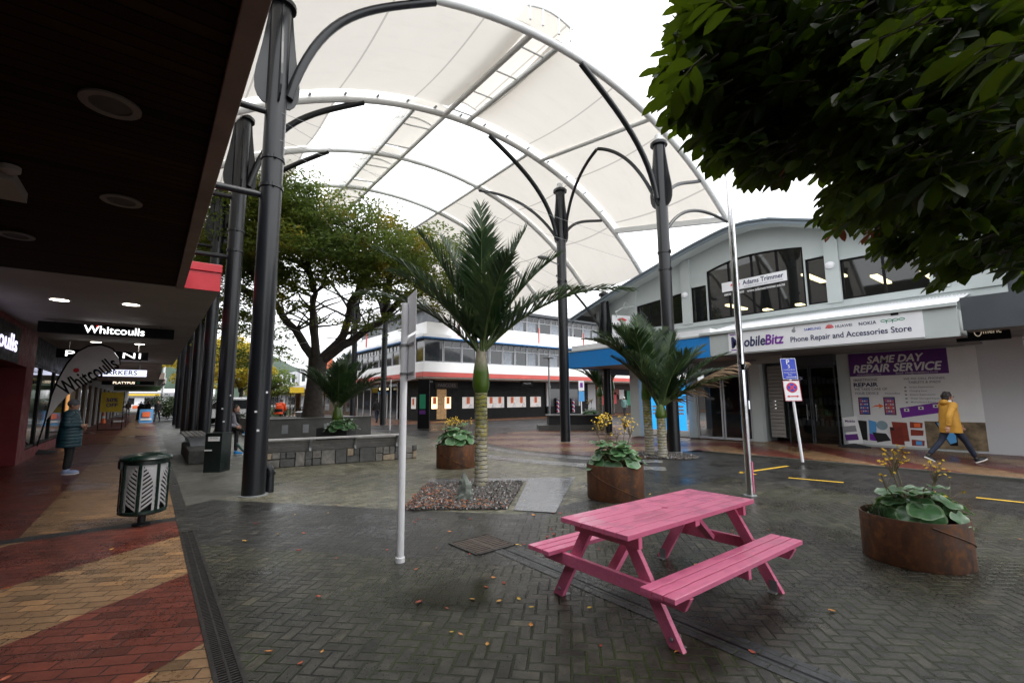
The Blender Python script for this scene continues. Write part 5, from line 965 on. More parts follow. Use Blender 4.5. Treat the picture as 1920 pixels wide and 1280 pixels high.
# parking sign post by the lane (leans)
ps=thing('parking_sign_post',(0,0,0),'leaning white post with a blue loading zone plate above a no stopping plate','sign post'); p=g(1505,866,FZ); ps.location=p
top=onx(1476,676,p.x); lean=(top-p)/(top.z-FZ); 
def lp(z): return Vector((lean.x*z,lean.y*z,z))
MB().tube([lp(0),lp(2.45)],.032,14).build('post',M['white'],ps,local=True,smooth=True)
rt=Vector((.0,-1,0)).lerp(Vector((cos(AZ),-sin(AZ),0)),.75).normalized(); upv=(lp(1)).normalized(); nn=rt.cross(upv).normalized()
def plate(z0,z1,w_,m): 
    c0=ps.location+lp(z0)+nn*.036; f=MB().prism([c0-rt*w_/2,c0+rt*w_/2,c0+rt*w_/2+upv*(z1-z0),c0-rt*w_/2+upv*(z1-z0)],nn*.004).build('sign_plate',m,ps); return f,Panel(c0-rt*w_/2+nn*.0045,rt,upv,f)
f,pn=plate(1.98,2.50,.34,M['white']); pn.rect(.012,.012,.328,.508,M['bluep'],0,'blue_face'); w3=M['whitec']; pn.text('P',.16,.43,w3,.004,height=.11,bold=.02); pn.text('5',.17,.32,w3,.004,height=.08,bold=.015); pn.text('Loading Zone',.17,.235,w3,.004,width=.25); pn.text('Goods Vehicles',.17,.17,w3,.004,width=.27); pn.text('Only',.17,.11,w3,.004,width=.09); pn.line([(.08,.055),(.3,.055)],.012,w3,.004); pn.shape([(.28,.035),(.315,.055),(.28,.075)],w3,.004,'arrow_head')
f,pn=plate(1.45,1.95,.37,M['white']); pn.disc(.185,.33,.125,M['redp'],0,'red_ring'); pn.disc(.185,.33,.098,M['bluep'],.003,'blue_disc'); pn.line([(.115,.26),(.255,.40)],.028,M['redp'],.0065); pn.line([(.115,.40),(.255,.26)],.028,M['redp'],.007); pn.line([(.09,.115),(.28,.115)],.025,M['redp'],0,'arrow'); pn.shape([(.05,.115),(.1,.145),(.1,.085)],M['redp'],0,'arrow_head'); pn.shape([(.32,.115),(.27,.145),(.27,.085)],M['redp'],0,'arrow_head')
for a,c in (((.006,.006),(.364,.006)),((.364,.006),(.364,.494)),((.364,.494),(.006,.494)),((.006,.494),(.006,.006))): pn.line([a,c],.008,M['redp'],.0005,'border')
# far loading sign
fs_=thing('parking_sign_post',(0,0,0),'distant thin post with a white plate over a blue plate, beyond the black planter','sign post'); p=ony(1091,790,24.5); fs_.location=(p.x,p.y,0); MB().tube([(0,0,0),(0,0,2.6)],.035,8).build('post',M['white'],fs_,local=True); q0=Matrix.Rotation(-AZ,3,'Z')
MB().box((0,-.045,2.55),(.42,.01,.75),q0).build('sign_plate',M['white'],fs_,local=True); MB().box((0,-.06,2.6),(.2,.01,.35),q0).build('purple_disc',M['purplel'],fs_,local=True); MB().box((0,-.045,1.75),(.42,.01,.75),q0).build('sign_plate',M['bluel'],fs_,local=True)
# thin far posts
for (px,py,zt_,r_,lab,nm,cat) in ((1031,800,3.9,.055,'slender steel lamp post with a flat head in front of the jewellery windows','lamp_post','lamp post'),(731,806,2.7,.04,'thin white sign post at the far kerb','sign_post','sign post')):
    p=g(px,py); t=thing(nm,p,lab,cat); MB().tube([(0,0,0),(0,0,zt_*(1 if nm!='lamp_post' else 1))],[r_,r_*.8],12).build('pole',M['galv'] if nm=='lamp_post' else M['white'],t,local=True,smooth=True)
    if nm=='lamp_post': MB().lathe([(.05,zt_),(.36,zt_+.03),(.36,zt_+.07),(.06,zt_+.1)],20).build('lamp_head',M['galv'],t,local=True,smooth=True); MB().lathe([(.08,zt_*.56),(.08,zt_*.6)],12).build('joint',M['galv'],t,local=True)
p=g(794,803); t=thing('information_pylon',p,'black information pylon with a green map panel near the dark shopfront','sign',rz=-AZ); MB().bx(-.32,.32,-.12,.12,0,2.75).build('body',M['black'],t,local=True,bevel=.01); MB().bx(-.22,.12,-.125,-.121,1.1,1.9).build('map_panel',M['greenp'],t,local=True); MB().bx(-.22,.12,-.125,-.121,.8,1.02).build('print_panel',M['purple'],t,local=True)
# litter bin with flax pattern panels
p=g(268,984); lb=thing('litter_bin',(p.x-.02,p.y+.05,0),'dark green litter bin with silver leaf slotted side panels','bin',rz=R(10))
MB().lathe([(.1,0),(.1,.02),(.045,.03),(.045,.13),(.18,.14),(.18,.17)],20).build('pedestal',M['blackm'],lb,local=True,smooth=True)
MB().lathe([(.20,.17),(.20,.80)],24).build('liner',M['black'],lb,local=True,smooth=True)
b=MB(); b.lathe([(.245,.16),(.26,.17),(.26,.20),(.245,.21),(.225,.21),(.225,.16)],40,cap=False); b.build('base_ring',M['green'],lb,local=True,smooth=True); b=MB(); b.lathe([(.23,.80),(.262,.80),(.262,.84),(.23,.84)],40,cap=False); b.build('top_ring',M['green'],lb,local=True,smooth=True)
MB().lathe([(.24,.84),(.283,.845),(.287,.862),(.272,.885),(.2,.915),(.1,.93),(.01,.934)],40).build('lid',M['green'],lb,local=True,smooth=True)
MB().bx(-.285,-.245,-.08,.08,.74,.84).build('ash_box',M['blackm'],lb,local=True,bevel=.006)
for i in range(8):
    a=2*PI*(i+.5)/8; MB().tube([(.25*cos(a),.25*sin(a),.2),(.25*cos(a),.25*sin(a),.8)],.02,8).build('stave',M['green'],lb,local=True,smooth=True)
    a0,a1=2*PI*(i-.5)/8+.07,2*PI*(i+.5)/8-.07; q0=MB(); rr=.246
    def cy(a,z): return Vector((rr*cos(a),rr*sin(a),z))
    n=10; zt=[.21+.055*k for k in range(11)]
    left=i%2==0
    def arcw(z): t=(z-.21)/.58; return .80 if t<.55 else .80-.75*((t-.55)/.45)**1.6
    for k,z in enumerate(zt[:-1]):
        # sloping bars inside, solid rim outside
        for jj in range(6):
            f0,f1=jj/6,(jj+1)/6; wz=arcw(z+.03)
            if f0>=wz: continue
            f1=min(f1,wz); fa0=a0+(a1-a0)*(f0 if left else 1-f0); fa1=a0+(a1-a0)*(f1 if left else 1-f1); s0,s1=.13*f0,.13*f1; q0.add([cy(fa0,min(.79,z+s0)),cy(fa1,min(.79,z+s1)),cy(fa1,min(.79,z+s1+.03)),cy(fa0,min(.79,z+s0+.03))],[(0,1,2,3)])
    zz=[.21+.58*k/24 for k in range(25)]
    for za,zb in zip(zz[:-1],zz[1:]):
        for (fa,fb) in ((0,.1),(None,1.0)):
            wa=arcw(za) if fa is None else fa; wb=arcw(zb) if fa is None else fa
            def an(f): return a0+(a1-a0)*(f if left else 1-f)
            if fa is None: q0.add([cy(an(wa),za),cy(an(1),za),cy(an(1),zb),cy(an(wb),zb)],[(0,1,2,3)])
            else: q0.add([cy(an(0),za),cy(an(.1),za),cy(an(.1),zb),cy(an(0),zb)],[(0,1,2,3)])
    o=q0.build('slotted_panel',mat('brushed_silver',(.34,.335,.34),.4,.15,.1,5) if i==0 else bpy.data.materials['brushed_silver'],lb,local=True); md=o.modifiers.new('solid','SOLIDIFY'); md.thickness=.004
# green cabinet
p=g(407,884); cb=thing('utility_cabinet',(p.x,p.y+.1,0),'dark green utility cabinet with a warning sticker at the column foot','cabinet',rz=R(-36))
MB().bx(-.19,.19,-.2,.2,0,.86).build('body',M['greencab'],cb,local=True,bevel=.008); MB().bx(-.2,.2,-.21,.21,.862,.885).build('lid',M['greencab'],cb,local=True,bevel=.006)
st=MB().bx(-.12,.14,-.204,-.2015,.70,.80).build('warning_sticker',M['whitec'],cb,local=True); cbm=wm(cb)
text('NO ACCESS',M['navy'],st,cbm@Vector((.01,-.2055,.765)),cbm.to_3x3()@Vector((1,0,0)),(0,0,1),width=.18); MB().bx(-.11,-.08,-.2055,-.2045,.71,.735).build('yellow_mark',M['yellow'],st,local=False) if False else None
MB().bx(-.19,-.02,-.204,-.2015,.48,.51).build('label_strip',M['whitec'],cb,local=True)
# stone wall and its slatted bench
sw=thing('stone_wall',(4,12.2,0),'low dry stone wall of grey blocks under the slatted bench','wall'); wa=Vector((2.05,12.58,0)); wb=Vector((5.95,11.95,0)); dw=(wb-wa).normalized(); nw=Vector((dw.y,-dw.x,0)); Lw=(wb-wa).length
MB().prism([wa+nw*-.02,wb+nw*-.02,wb-nw*.55,wa-nw*.55],(0,0,.33)).build('core',M['mortar'],sw)
r6=random.Random(4); x=0
stones=MB(); ms=[M['stone'],mat('dark_field_stone',(.07,.07,.068),.7,0,.4,7,.6,20),mat('buff_field_stone',(.25,.2,.14),.75,0,.4,8,.6,20)]
def stone(x0,x1,z0,z1):
    stones.mi=r6.choice((0,0,1,1,1,2)); n_=nw*r6.uniform(.02,.05); j=lambda:r6.uniform(-.014,.014)
    q=[wa+dw*(x0+.007+j()*.5)+Vector((0,0,z0+.006)),wa+dw*(x1-.007+j()*.5)+Vector((0,0,z0+.006)),wa+dw*(x1-.007+j()*.5)+Vector((0,0,z1-.006+j())),wa+dw*(x0+.007+j()*.5)+Vector((0,0,z1-.006+j()))]
    stones.prism([p_-nw*.15 for p_ in q],nw*.15+n_)
while x<Lw:
    w_=r6.uniform(.16,.46); w_=min(w_,Lw-x)
    if Lw-x-w_<.12: w_=Lw-x
    if r6.random()<.35: stone(x,x+w_,0,.36)
    else:
        z=r6.uniform(.14,.22); stone(x,x+w_,0,z)
        if w_>.3: m_=w_*r6.uniform(.35,.65); stone(x,x+m_,z,.36); stone(x+m_,x+w_,z,.36)
        else: stone(x,x+w_,z,.36)
    x+=w_
stones.build('stones',ms,sw,bevel=.016); MB().prism([wa,wb,wb-nw*.55,wa-nw*.55],(0,0,.03)).build('top',M['concrete'],sw).location.z+=.335
bn_=thing('slatted_bench',(wa+wb)/2+Vector((0,0,.365)),'grey timber slatted bench back rising from the low stone wall','bench')
for k in range(4):
    z=.40+k*.062; o=nw*(-.06+.035*k); MB().bar(wa+dw*.02+o+Vector((0,0,z)),wa+dw*(Lw-.5)+o+Vector((0,0,z)),.035,.055).build('back_slat',M['timberg'],bn_,bevel=.004)
MB().bar(wa-dw*.05+nw*.12+Vector((0,0,.675)),wa+dw*(Lw-.42)+nw*.12+Vector((0,0,.675)),.2,.04).build('top_slat',mat('silvered_timber',(.34,.33,.33),.55,0,.25,5,.2,40),bn_,bevel=.005)
for k in range(4): MB().bar(wa-nw*(.18+.11*k)+Vector((0,0,.42)),wa+dw*(Lw-.5)-nw*(.18+.11*k)+Vector((0,0,.42)),.09,.035).build('seat_slat',M['timberg'],bn_,bevel=.004)
for k in range(4):
    o=wa+dw*(.1+k*(Lw-.7)/3); pr=[(.0,.366),(.07,.366),(.06,.45),(.13,.56),(.2,.63),(.2,.653),(-.02,.653),(.0,.6),(-.05,.5),(-.05,.42)]
    MB().prism([o+nw*(a-.03+.03)+Vector((0,0,z)) for a,z in pr],dw*.05).build('bracket',M['galv'],bn_)
# stone seat block with slatted bench (left)
sb=thing('stone_seat_block',(1.2,17,0),'rough stone seat base under the short slatted bench by the cabinet','wall'); 
b=MB(); b.mi=0; ys=[14.6,15.1,15.75,16.4,17.2,17.9]
for y0,y1 in zip(ys[:-1],ys[1:]): b.bx(.88,1.62,y0+.01,y1-.01,0,.36)
b.build('stones',ms[1],sb,bevel=.03)
sbn=thing('slatted_bench',(1.25,17.5,.4),'short slatted bench cantilevered from the stone seat base beside the columns','bench')
for k in range(5): MB().bx(.85+k*.12,.85+k*.12+.1,15.8,18.6,.62,.655).build('seat_slat',M['timberg'],sbn,bevel=.004)
for y in (16.0,17.2,18.4): MB().prism([(1.0,y,.36),(1.35,y,.36),(1.4,y,.618),(.88,y,.618),(.95,y,.55)],(0,.06,0)).build('bracket',M['galv'],sbn)
# tree planter of board marked concrete
tp=thing('tree_planter',(6,23.5,0),'raised concrete planter wall with vents round the spreading tree','planter')
MB().bx(3.6,8.4,21.7,22.1,0,.8).build('front_wall',M['darkconc'],tp,bevel=.01); MB().bx(3.6,4.0,22.11,26.3,0,.8).build('side_wall',M['darkconc'],tp,bevel=.01); MB().bx(8.0,8.4,22.11,26.3,0,.8).build('side_wall',M['darkconc'],tp,bevel=.01); MB().bx(3.6,8.4,26.31,26.7,0,.8).build('back_wall',M['darkconc'],tp,bevel=.01)
MB().bx(3.58,8.42,21.66,22.12,.803,.86).build('coping',M['concrete'],tp); MB().bx(4.0,8.0,22.12,26.3,.0,.78).build('soil',M['soil'],tp)
for px in (534,573,612): p=ony(px,803,21.7); f=MB().bx(p.x-.12,p.x+.12,21.67,21.695,.22,.58).build('vent',M['galv'],tp)
lw=thing('seat_wall',(3.9,31,0),'low concrete seat wall where two men sit beyond the tree planter','wall'); MB().prism([(3.3,27.2,0),(3.65,27.1,0),(4.6,38,0),(4.2,38,0)],(0,0,.45)).build('wall',M['concrete'],lw,bevel=.01)
# black planter seat near column C, small far things
bp=thing('black_planter_seat',C(3.0,24.1),'low black stepped planter seat on the crossing','planter',rz=-AZ)
MB().bx(-1.7,2.0,-.5,1.2,0,.26).build('plinth',M['darkconc'],bp,local=True); MB().bx(-1.15,2.0,-.2,1.1,.262,.72).build('seat_box',M['blackm'],bp,local=True); MB().bx(-1.25,2.05,-.3,1.15,.722,.77).build('top_slab',M['darkconc'],bp,local=True)
bq=thing('square_planter',C(-6.5,17.3),'small square black planter with the short palm behind the slatted bench','planter',rz=-AZ); MB().bx(-.55,.55,-.5,.5,0,.62).build('box',M['blackm'],bq,local=True,bevel=.01); MB().bx(-.5,.5,-.45,.45,.5,.635).build('soil',M['soil'],bq,local=True)
for k,px in enumerate((543,549,555,562)):
    p=g(px,787); t=thing('bollard',(p.x,p.y,0),'slim black bollard in the row left of the tree trunk','bollard','row of slim black bollards'); MB().lathe([(.06,0),(.06,1.0),(.03,1.05)],10).build('post',M['black'],t,local=True)
# ---- arcade odds and ends
ff=thing('feather_flag',(-2.4,17.5,0),'grey white feather flag with dark lettering on a black cross base','flag')
fb_=g(66,850); pb=fb_
def fl(px,py): 
    # the flag hangs in a plane facing down the arcade, at its pole
    return ony(px,py,19.2)
outl=[(250/828,850),(0,0)]
poly_px=[(85,788),(88,770),(95,745),(108,712),(124,684),(144,661),(166,650),(190,648),(210,655),(222,670),(224,682),(205,694),(180,706),(150,724),(125,742),(108,760),(95,778)]
MB().prism([fl(*q_) for q_ in poly_px],(0,.012,0)).build('cloth',mat('grey_white_flag',(.8,.78,.77),.7,0,.1,1.5),ff)
MB().tube([(pb.x,pb.y,.1),fl(84,790),fl(96,742),fl(109,710),fl(125,682),fl(145,659),fl(167,648),fl(191,646),fl(211,653),fl(224,670),fl(226,684)],[.022]*10+[.01],8).build('pole',M['black'],ff)
b=MB(); b.lathe([(.5,0),(.5,.05),(.1,.12),(.04,.16)],16,(pb.x,pb.y,0)); b.build('base',M['rubber'],ff,smooth=True)
pa,pb2=fl(113,730),fl(216,677); rr_=(pb2-pa).normalized(); text('Whitcoulls',M['black'],ff,(pa+pb2)/2+Vector((.0,-.006,-.02)),rr_,Vector((0,-1,0)).cross(rr_)*1.0,width=(pb2-pa).length,height=.44,bold=.022,ext=.002)
d_=fl(143,694); MB().ell((d_.x,d_.y-.012,d_.z),(.07,.008,.07),10,6).build('red_dot',M['redp'],ff)
# sale sign, accessory rack, a-frame boards, cone, bins
p=g(205,806); t=thing('sale_sign_stand',(p.x,p.y,0),'yellow sale poster on a black floor stand in the shop doorway','sign'); b=MB(); b.bx(-.55,-.51,-.03,.03,0,2.25); b.bx(.51,.55,-.03,.03,0,2.25); b.bx(-.55,.55,-.25,.25,0,.04); b.build('stand',M['black'],t,local=True); f=MB().bx(-.5,.5,-.02,.02,1.05,2.2).build('poster',mat('dim_yellow_card',(.45,.33,.01),.5),t,local=True); text('50%',M['navy'],f,t.location+Vector((0,-.025,1.75)),(1,0,0),(0,0,1),width=.5,bold=.04); text('OFF',M['navy'],f,t.location+Vector((0,-.025,1.45)),(1,0,0),(0,0,1),width=.5,bold=.04)
p=g(222,799); t=thing('display_rack',(p.x,p.y,0),'narrow black rack of shoes by the shop doors','rack'); 
for k in range(5): MB().bx(-.35,.35,-.2,.2,.25+k*.33,.28+k*.33).build('shelf',M['black'],t,local=True); MB().bx(-.28,.28,-.15,.1,.282+k*.33,.4+k*.33).build('shoe',M['whitec'] if k%2==0 else M['greyp'],t,local=True)
b=MB(); b.bx(-.38,-.352,-.22,.22,0,1.75); b.bx(.352,.38,-.22,.22,0,1.75); b.build('side_frame',M['black'],t,local=True)
def aframe(px,py,h_,w_,m,label):
    p=g(px,py); t=thing('pavement_sign',(p.x,p.y,0),label,'sign'); 
    for s in (-1,1): MB().prism([(-w_/2,s*.3,0),(w_/2,s*.3,0),(w_/2,s*.03,h_),(-w_/2,s*.03,h_)],(0,s*.03,0)).build('board',m,t,local=True)
    f=MB().prism([(-w_*.3,-.338+.0,.45),(w_*.3,-.338+.0,.45),(w_*.3,-.338+.27*.5,h_*.8),(-w_*.3,-.338+.27*.5,h_*.8)],(0,-.012,0)).build('print_panel',M['orange'],t,local=True); MB().prism([(-w_*.4,-.35+.02,.2),(w_*.4,-.35+.02,.2),(w_*.4,-.35+.06,.36),(-w_*.4,-.35+.06,.36)],(0,-.012,0)).build('print_panel',M['whitec'],t,local=True)
aframe(273,792,1.05,.85,M['bluel'],'blue pavement sign with an orange print in the arcade'); aframe(253,770,1.2,1.3,M['whitec'],'white pavement sign farther down the arcade')
p=g(193,794); t=thing('traffic_cone',(p.x,p.y,0),'orange traffic cone with a white band in the shop doorway','cone'); MB().lathe([(.16,.04),(.03,.85)],14).build('cone',M['orange'],t,local=True,smooth=True); MB().lathe([(.112,.38),(.078,.6)],14).build('white_band',M['whitec'],t,local=True); MB().bx(-.22,.22,-.22,.22,0,.04).build('base',M['rubber'],t,local=True)
p=g(322,785); t=thing('street_bin',(p.x-2.2,p.y,0),'dark domed bin beyond the arcade columns','bin'); MB().lathe([(.5,0),(.42,1.1),(.46,1.12),(.3,1.4),(.05,1.45)],16).build('body',M['blackm'],t,local=True,smooth=True)
p=g(302,796); t=thing('power_pole',(p.x*1+1.0,75,0),'pale street pole at the arcade end','pole'); p=ony(302,765,75); t.location=(p.x,75,0); MB().tube([(0,0,0),(0,0,6.5)],.13,10).build('pole',M['panelw'],t,local=True)
# fallen leaves
r7=random.Random(21); lf0=None
pts_=[]
for _ in range(60): pts_.append((r7.uniform(.7,4.8),r7.uniform(1.1,7.5)))
for _ in range(9): pts_.append((2.15+r7.gauss(0,.3),3.35+r7.gauss(0,.3)))
for _ in range(20): pts_.append((r7.uniform(-1.6,.35),r7.uniform(2.5,7.5)))
for _ in range(12): pts_.append((r7.uniform(3,8),r7.uniform(.3,5)))
for (x,y) in pts_:
    if inpoly(x,y,bed): continue
    s_=r7.uniform(.6,1.25); 
    if lf0 is None:
        b=MB(); b.grid(lambda u_,t:Vector(((u_-.5)*.048,(t-.5)*.028*(sin(PI*min(.97,max(.03,u_)))**.7),.004+.012*abs(t-.5)+.008*(u_-.5)**2)),8,2); lf0=b.build('fallen_leaf',M['fleaf'],None,local=True,recalc=False); tag(lf0,'small curled orange or yellow leaf lying flat on the paving','leaf','fallen leaves on the paving'); o=lf0
    else: o=lf0.copy(); COL.objects.link(o)
    o.location=(x,y,.004); o.rotation_euler=(r7.uniform(-.2,.2),r7.uniform(-.2,.2),r7.random()*6.3); o.scale=(s_,s_,s_)
# wet stain by the table
q=N('damp_stain'); p_=q.obj(); ln=q.n('ShaderNodeVectorMath',operation='LENGTH'); sc_=q.n('ShaderNodeMapping'); q.l(p_,sc_.inputs[0]); sc_.inputs['Scale'].default_value=(1.25,2.6,1); q.l(sc_.outputs[0],ln.inputs[0]); nz=q.noise(p_,5,5)
mk=q.ramp(q.math('SUBTRACT',q.math('ADD',ln.outputs['Value'],q.math('MULTIPLY',nz,.9)),.4),.45,.9,1,0); d=q.n('ShaderNodeBsdfTransparent'); ms_=q.n('ShaderNodeMixShader'); q.l(q.math('MULTIPLY',mk,.8),ms_.inputs[0]); q.l(d.outputs[0],ms_.inputs[1]); q.set(Base_Color=(.010,.010,.005),Roughness=.18); q.l(q.b.outputs[0],ms_.inputs[2]); q.l(ms_.outputs[0],q.out.inputs[0])
p=g(880,1112); o=MB().poly([(-1.0,-.6,0),(1.0,-.6,0),(1.0,.6,0),(-1.0,.6,0)]).build('puddle',q.m,None,local=True,recalc=False); o.location=(p.x,p.y,.0055); o.rotation_euler=(0,0,R(-25)); struct(o)
# ================= palms
def palm(name,loc,label,ht,zcs0,zcs1,rt,fronds,seed,group=None,lean=(0,0),dead=(),bulge=1.35,leaflen=.55,sc=1.0):
    """ringed trunk, swollen green crownshaft, stiff feather fronds: (azimuth deg from camera-right, start elevation, end elevation, length)"""
    rr=random.Random(seed); t=thing(name,loc,label,'palm',group)
    lx=lambda z:Vector((lean[0]*z,lean[1]*z,z))
    n=14; MB().tube([lx(zcs0*i/n) for i in range(n+1)],[rt*(1.12-.12*min(1,i/4)) for i in range(n+1)],18).build('trunk',M['ptrunk'],t,local=True,smooth=True)
    prof=[(0,1.0),(.04,1.14),(.15,bulge),(.35,bulge*1.0),(.55,bulge*.88),(.75,.98),(.9,.82),(1.0,.72)]
    MB().tube([lx(zcs0+(zcs1-zcs0)*f) for f,_ in prof],[rt*k for _,k in prof],18).build('crownshaft',M['cshaft'],t,local=True,smooth=True)
    for fi,fr in enumerate(fronds):
        az_,e0,e1,Lf=fr[:4]; isdead=fi in dead
        a=R(az_); hd=(_r*cos(a)+Vector((sin(AZ),cos(AZ),0))*sin(a)); up=Vector((0,0,1)); p=lx(zcs1-.04*sc)+hd*rt*.55; N_=30; pth=[p]; dirs=[]
        for i in range(N_):
            f=(i+.5)/N_; e=R(e0+(e1-e0)*f**1.3); d=hd*cos(e)+up*sin(e); dirs.append(d); pth.append(pth[-1]+d*Lf/N_)
        b=MB(); b.mi=0; b.tube(pth,[.032*sc*(1-.9*(i/N_)**.7)+.003 for i in range(N_+1)],6)
        side=hd.cross(up).normalized(); lf=MB(); m_=88; v0=.02 if isdead else .0
        for i in range(m_):
            f=.10+.90*i/(m_-1); k=min(N_-1,int(f*N_)); q=pth[k]+(pth[k+1]-pth[k])*(f*N_-k if f<1 else 1); d=dirs[k]; nn=side.cross(d).normalized()
            ll=leaflen*sc*(min(1,f/.18)**.6)*(1-.72*max(0,(f-.55)/.45)**1.4)*rr.uniform(.88,1.08)
            for s in (-1,1):
                if rr.random()<.07: continue
                if isdead and rr.random()<.35: continue
                ang=R(50-18*f+rr.uniform(-8,8)); vup=.42+rr.uniform(-.2,.2)
                if isdead: vup=-.3+rr.uniform(-.5,.4)
                o=(side*s*cos(R(25))*(1)+nn*vup).normalized(); dd=(d*cos(ang)+o*sin(ang)).normalized(); w_=d.cross(dd).normalized(); wv=d*.025*sc**.5
                drp=Vector((0,0,-.26*ll*(1.4 if isdead else 1)*max(.0,1-abs(d.z)*.6))); b1=q+dd*ll*.5+drp*.2; b2=q+dd*ll+drp
                lf.add([q-wv*.8,q+wv*.8,b1+wv,b1-wv,b2],[(0,1,2,3),(3,2,4)])
        f_=b.build('frond',M['dead'] if isdead else M['stalkg'],t,local=True,smooth=True); lf.build('leaflets',M['dead'] if isdead else M['lf_palm'],f_,local=True,recalc=False)
    return t
M['stalkg']=mat('green_frond_stalk',(.07,.1,.03),.45,0,.25,6)
p=g(902,912)
main=[(95,89,87,2.95),(8,80,60,2.6),(2,66,34,2.45),(-6,45,-8,3.1),(26,54,6,2.75),(178,60,26,2.95),(168,44,2,3.0),(186,74,50,2.6),(158,80,58,2.55),(-60,72,38,1.9),(205,58,16,2.2),(75,66,30,2.5),(-85,84,66,2.2)]
palm('nikau_palm',(p.x,p.y,0),'tall palm with a ringed yellow green trunk, swollen green crownshaft and stiff upright fronds',1.7,1.72,2.55,.117,main,3,leaflen=.78)
sp=[(5,70,30,1.9),(-10,48,5,2.0),(25,60,20,1.8),(170,62,18,2.0),(190,70,35,1.7),(150,55,10,1.9),(90,80,66,1.9),(120,74,50,1.8),(60,74,48,1.8),(-70,70,40,1.6),(210,60,25,1.7),(-35,35,2,1.9),(10,84,78,1.9)]
p=g(1219,853); palm('nikau_palm',(p.x,p.y,0),'slim slightly leaning palm, the greener one of the close pair by the lane',1.6,1.55,2.15,.12,[(170,66,22,2.0),(185,58,6,2.1),(150,62,20,1.9),(95,82,70,2.0),(120,74,50,1.9),(70,76,52,1.8),(200,72,40,1.8),(140,78,60,1.9),(240,68,40,1.6),(20,74,50,1.7)],11,lean=(-.02,.01),bulge=1.15,leaflen=.7)
p=g(1243,858); palm('nikau_palm',(p.x,p.y,0),'palm with a brown dry leaf sheath and one dead frond, beside the lane',1.3,1.05,1.42,.12,[(5,66,34,2.1),(-12,38,16,2.4),(-5,52,20,2.3),(20,62,26,2.1),(12,44,4,2.3),(90,82,72,2.2),(60,72,46,2.0),(120,76,56,2.0),(170,64,30,1.8),(200,70,40,1.7),(-60,70,40,1.7),(150,70,40,1.9),(40,78,60,2.2),(-20,34,4,2.1)],12,dead=(1,),bulge=1.25,leaflen=.72)
palm('nikau_palm',C(-6.45,17.2)+Vector((0,0,.6)),'short palm with a bright green crownshaft in the square black planter',.3,.28,.78,.15,[(a,e0,e1,l*1.08) for a,e0,e1,l in sp],13,bulge=1.25,leaflen=.75)
palm('nikau_palm',C(4.7,25.0)+Vector((0,0,.7)),'distant palm in the low black planter, nearer the barber poles',1.1,1.0,1.5,.13,sp[:9],14,group='distant palms in the black planter',sc=.95); palm('nikau_palm',C(5.6,26.2)+Vector((0,0,.7)),'distant palm behind the shorter black column, under the blue canopy edge',1.4,1.3,1.9,.13,sp[2:11],15,group='distant palms in the black planter',sc=.95)
pp=g(1268,900); 
ligularia(C(4.1,24.6),.75,.45,14,.14,[(-.1,0,.7,26),(.15,.05,.75,30)],'small distant flowering plant on the black stepped planter',21,.2)
ligularia(C(-6.2,17.0),.62,.62,26,.15,[],'broad leaved plant round the short palm in the square planter',22,.2); 
# ================= trees
def leaves(n,fn,size,rr,flat=.6):
    b=MB()
    for _ in range(n):
        c=fn(); d=Vector((rr.gauss(0,1),rr.gauss(0,1),rr.gauss(0,flat))).normalized(); o=d.orthogonal().normalized(); o=Matrix.Rotation(rr.random()*6.3,3,d)@o; s=size*rr.uniform(.6,1.3); w_=o*s*.42; b.add([c-d*s,c+w_,c+d*s,c-w_],[(0,1,2,3)])
    return b
def limb(b,p,q,r0,r1,rr,wob=.12,n=8):
    p=Vector(p);q=Vector(q);L_=(q-p).length; pts=[]; o1=Vector((rr.uniform(-1,1),rr.uniform(-1,1),rr.uniform(-.3,.3)))
    for i in range(n+1): t=i/n; pts.append(p.lerp(q,t)+o1*L_*wob*sin(PI*t)+Vector((rr.uniform(-1,1),rr.uniform(-1,1),rr.uniform(-1,1)))*L_*.015)
    b.tube(pts,[r0+(r1-r0)*i/n for i in range(n+1)],8); return pts
rr=random.Random(17)
T0=C(-9.55,22.3); base=Vector((T0.x,T0.y,.78))
tree=thing('spreading_tree',base,'big spreading autumn tree with a thick forked trunk in the concrete planter','tree')
tb=MB(); tb.tube([base+Vector((0,0,-.1)),base+Vector((0,0,.25)),base+Vector((0,0,1.0)),base+C(.1,0,2.0),base+C(.15,0,2.9)],[.6,.48,.41,.41,.44],14)
fk=base+C(.15,0,2.6)
def rel(r,f,z): return Vector((T0.x,T0.y,0))+C(r,f)+Vector((0,0,z))
ends=[]
lim=[(rel(-1.9,-.6,6.3),.23,.15),(rel(-3.9,-1.2,7.6),.2,.1,0),(rel(1.6,.0,6.4),.25,.15),(rel(2.9,-.5,8.6),.2,.09,2),(rel(3.2,.4,5.6),.24,.15),(rel(5.6,0,7.2),.18,.09,4),(rel(.1,-.6,6.8),.2,.12),(rel(.4,-2.4,8.8),.14,.07,6),(rel(-1.2,2,7.2),.2,.1),(rel(-2.2,-3,8.6),.16,.07,0),(rel(1.9,2.6,8),.16,.08,2),(rel(4.6,-2.4,8.2),.14,.06,4),(rel(-.8,-1.6,8.4),.13,.06,6),(rel(3.6,-2.2,9.2),.12,.06,2)]
lend=[]
for l in lim:
    st=fk if len(l)==3 else lend[l[3]]; pts=limb(tb,st,l[0],l[1],l[2],rr,.13); lend.append(l[0]); ends+=[pts[-1],pts[-3],pts[-5]]
for e in list(ends):
    for _ in range(3):
        a=rr.random()*6.3; l_=rr.uniform(1.0,2.2); q_=e+Vector((cos(a)*l_,sin(a)*l_,rr.uniform(.1,1.2))); limb(tb,e,q_,.06,.018,rr,.15,5); ends.append(q_)
tb.build('trunk',M['bark'],tree,smooth=True)
cb_=MB()
for i in range(6):
    z=1.1+i*.1
lb_=MB()
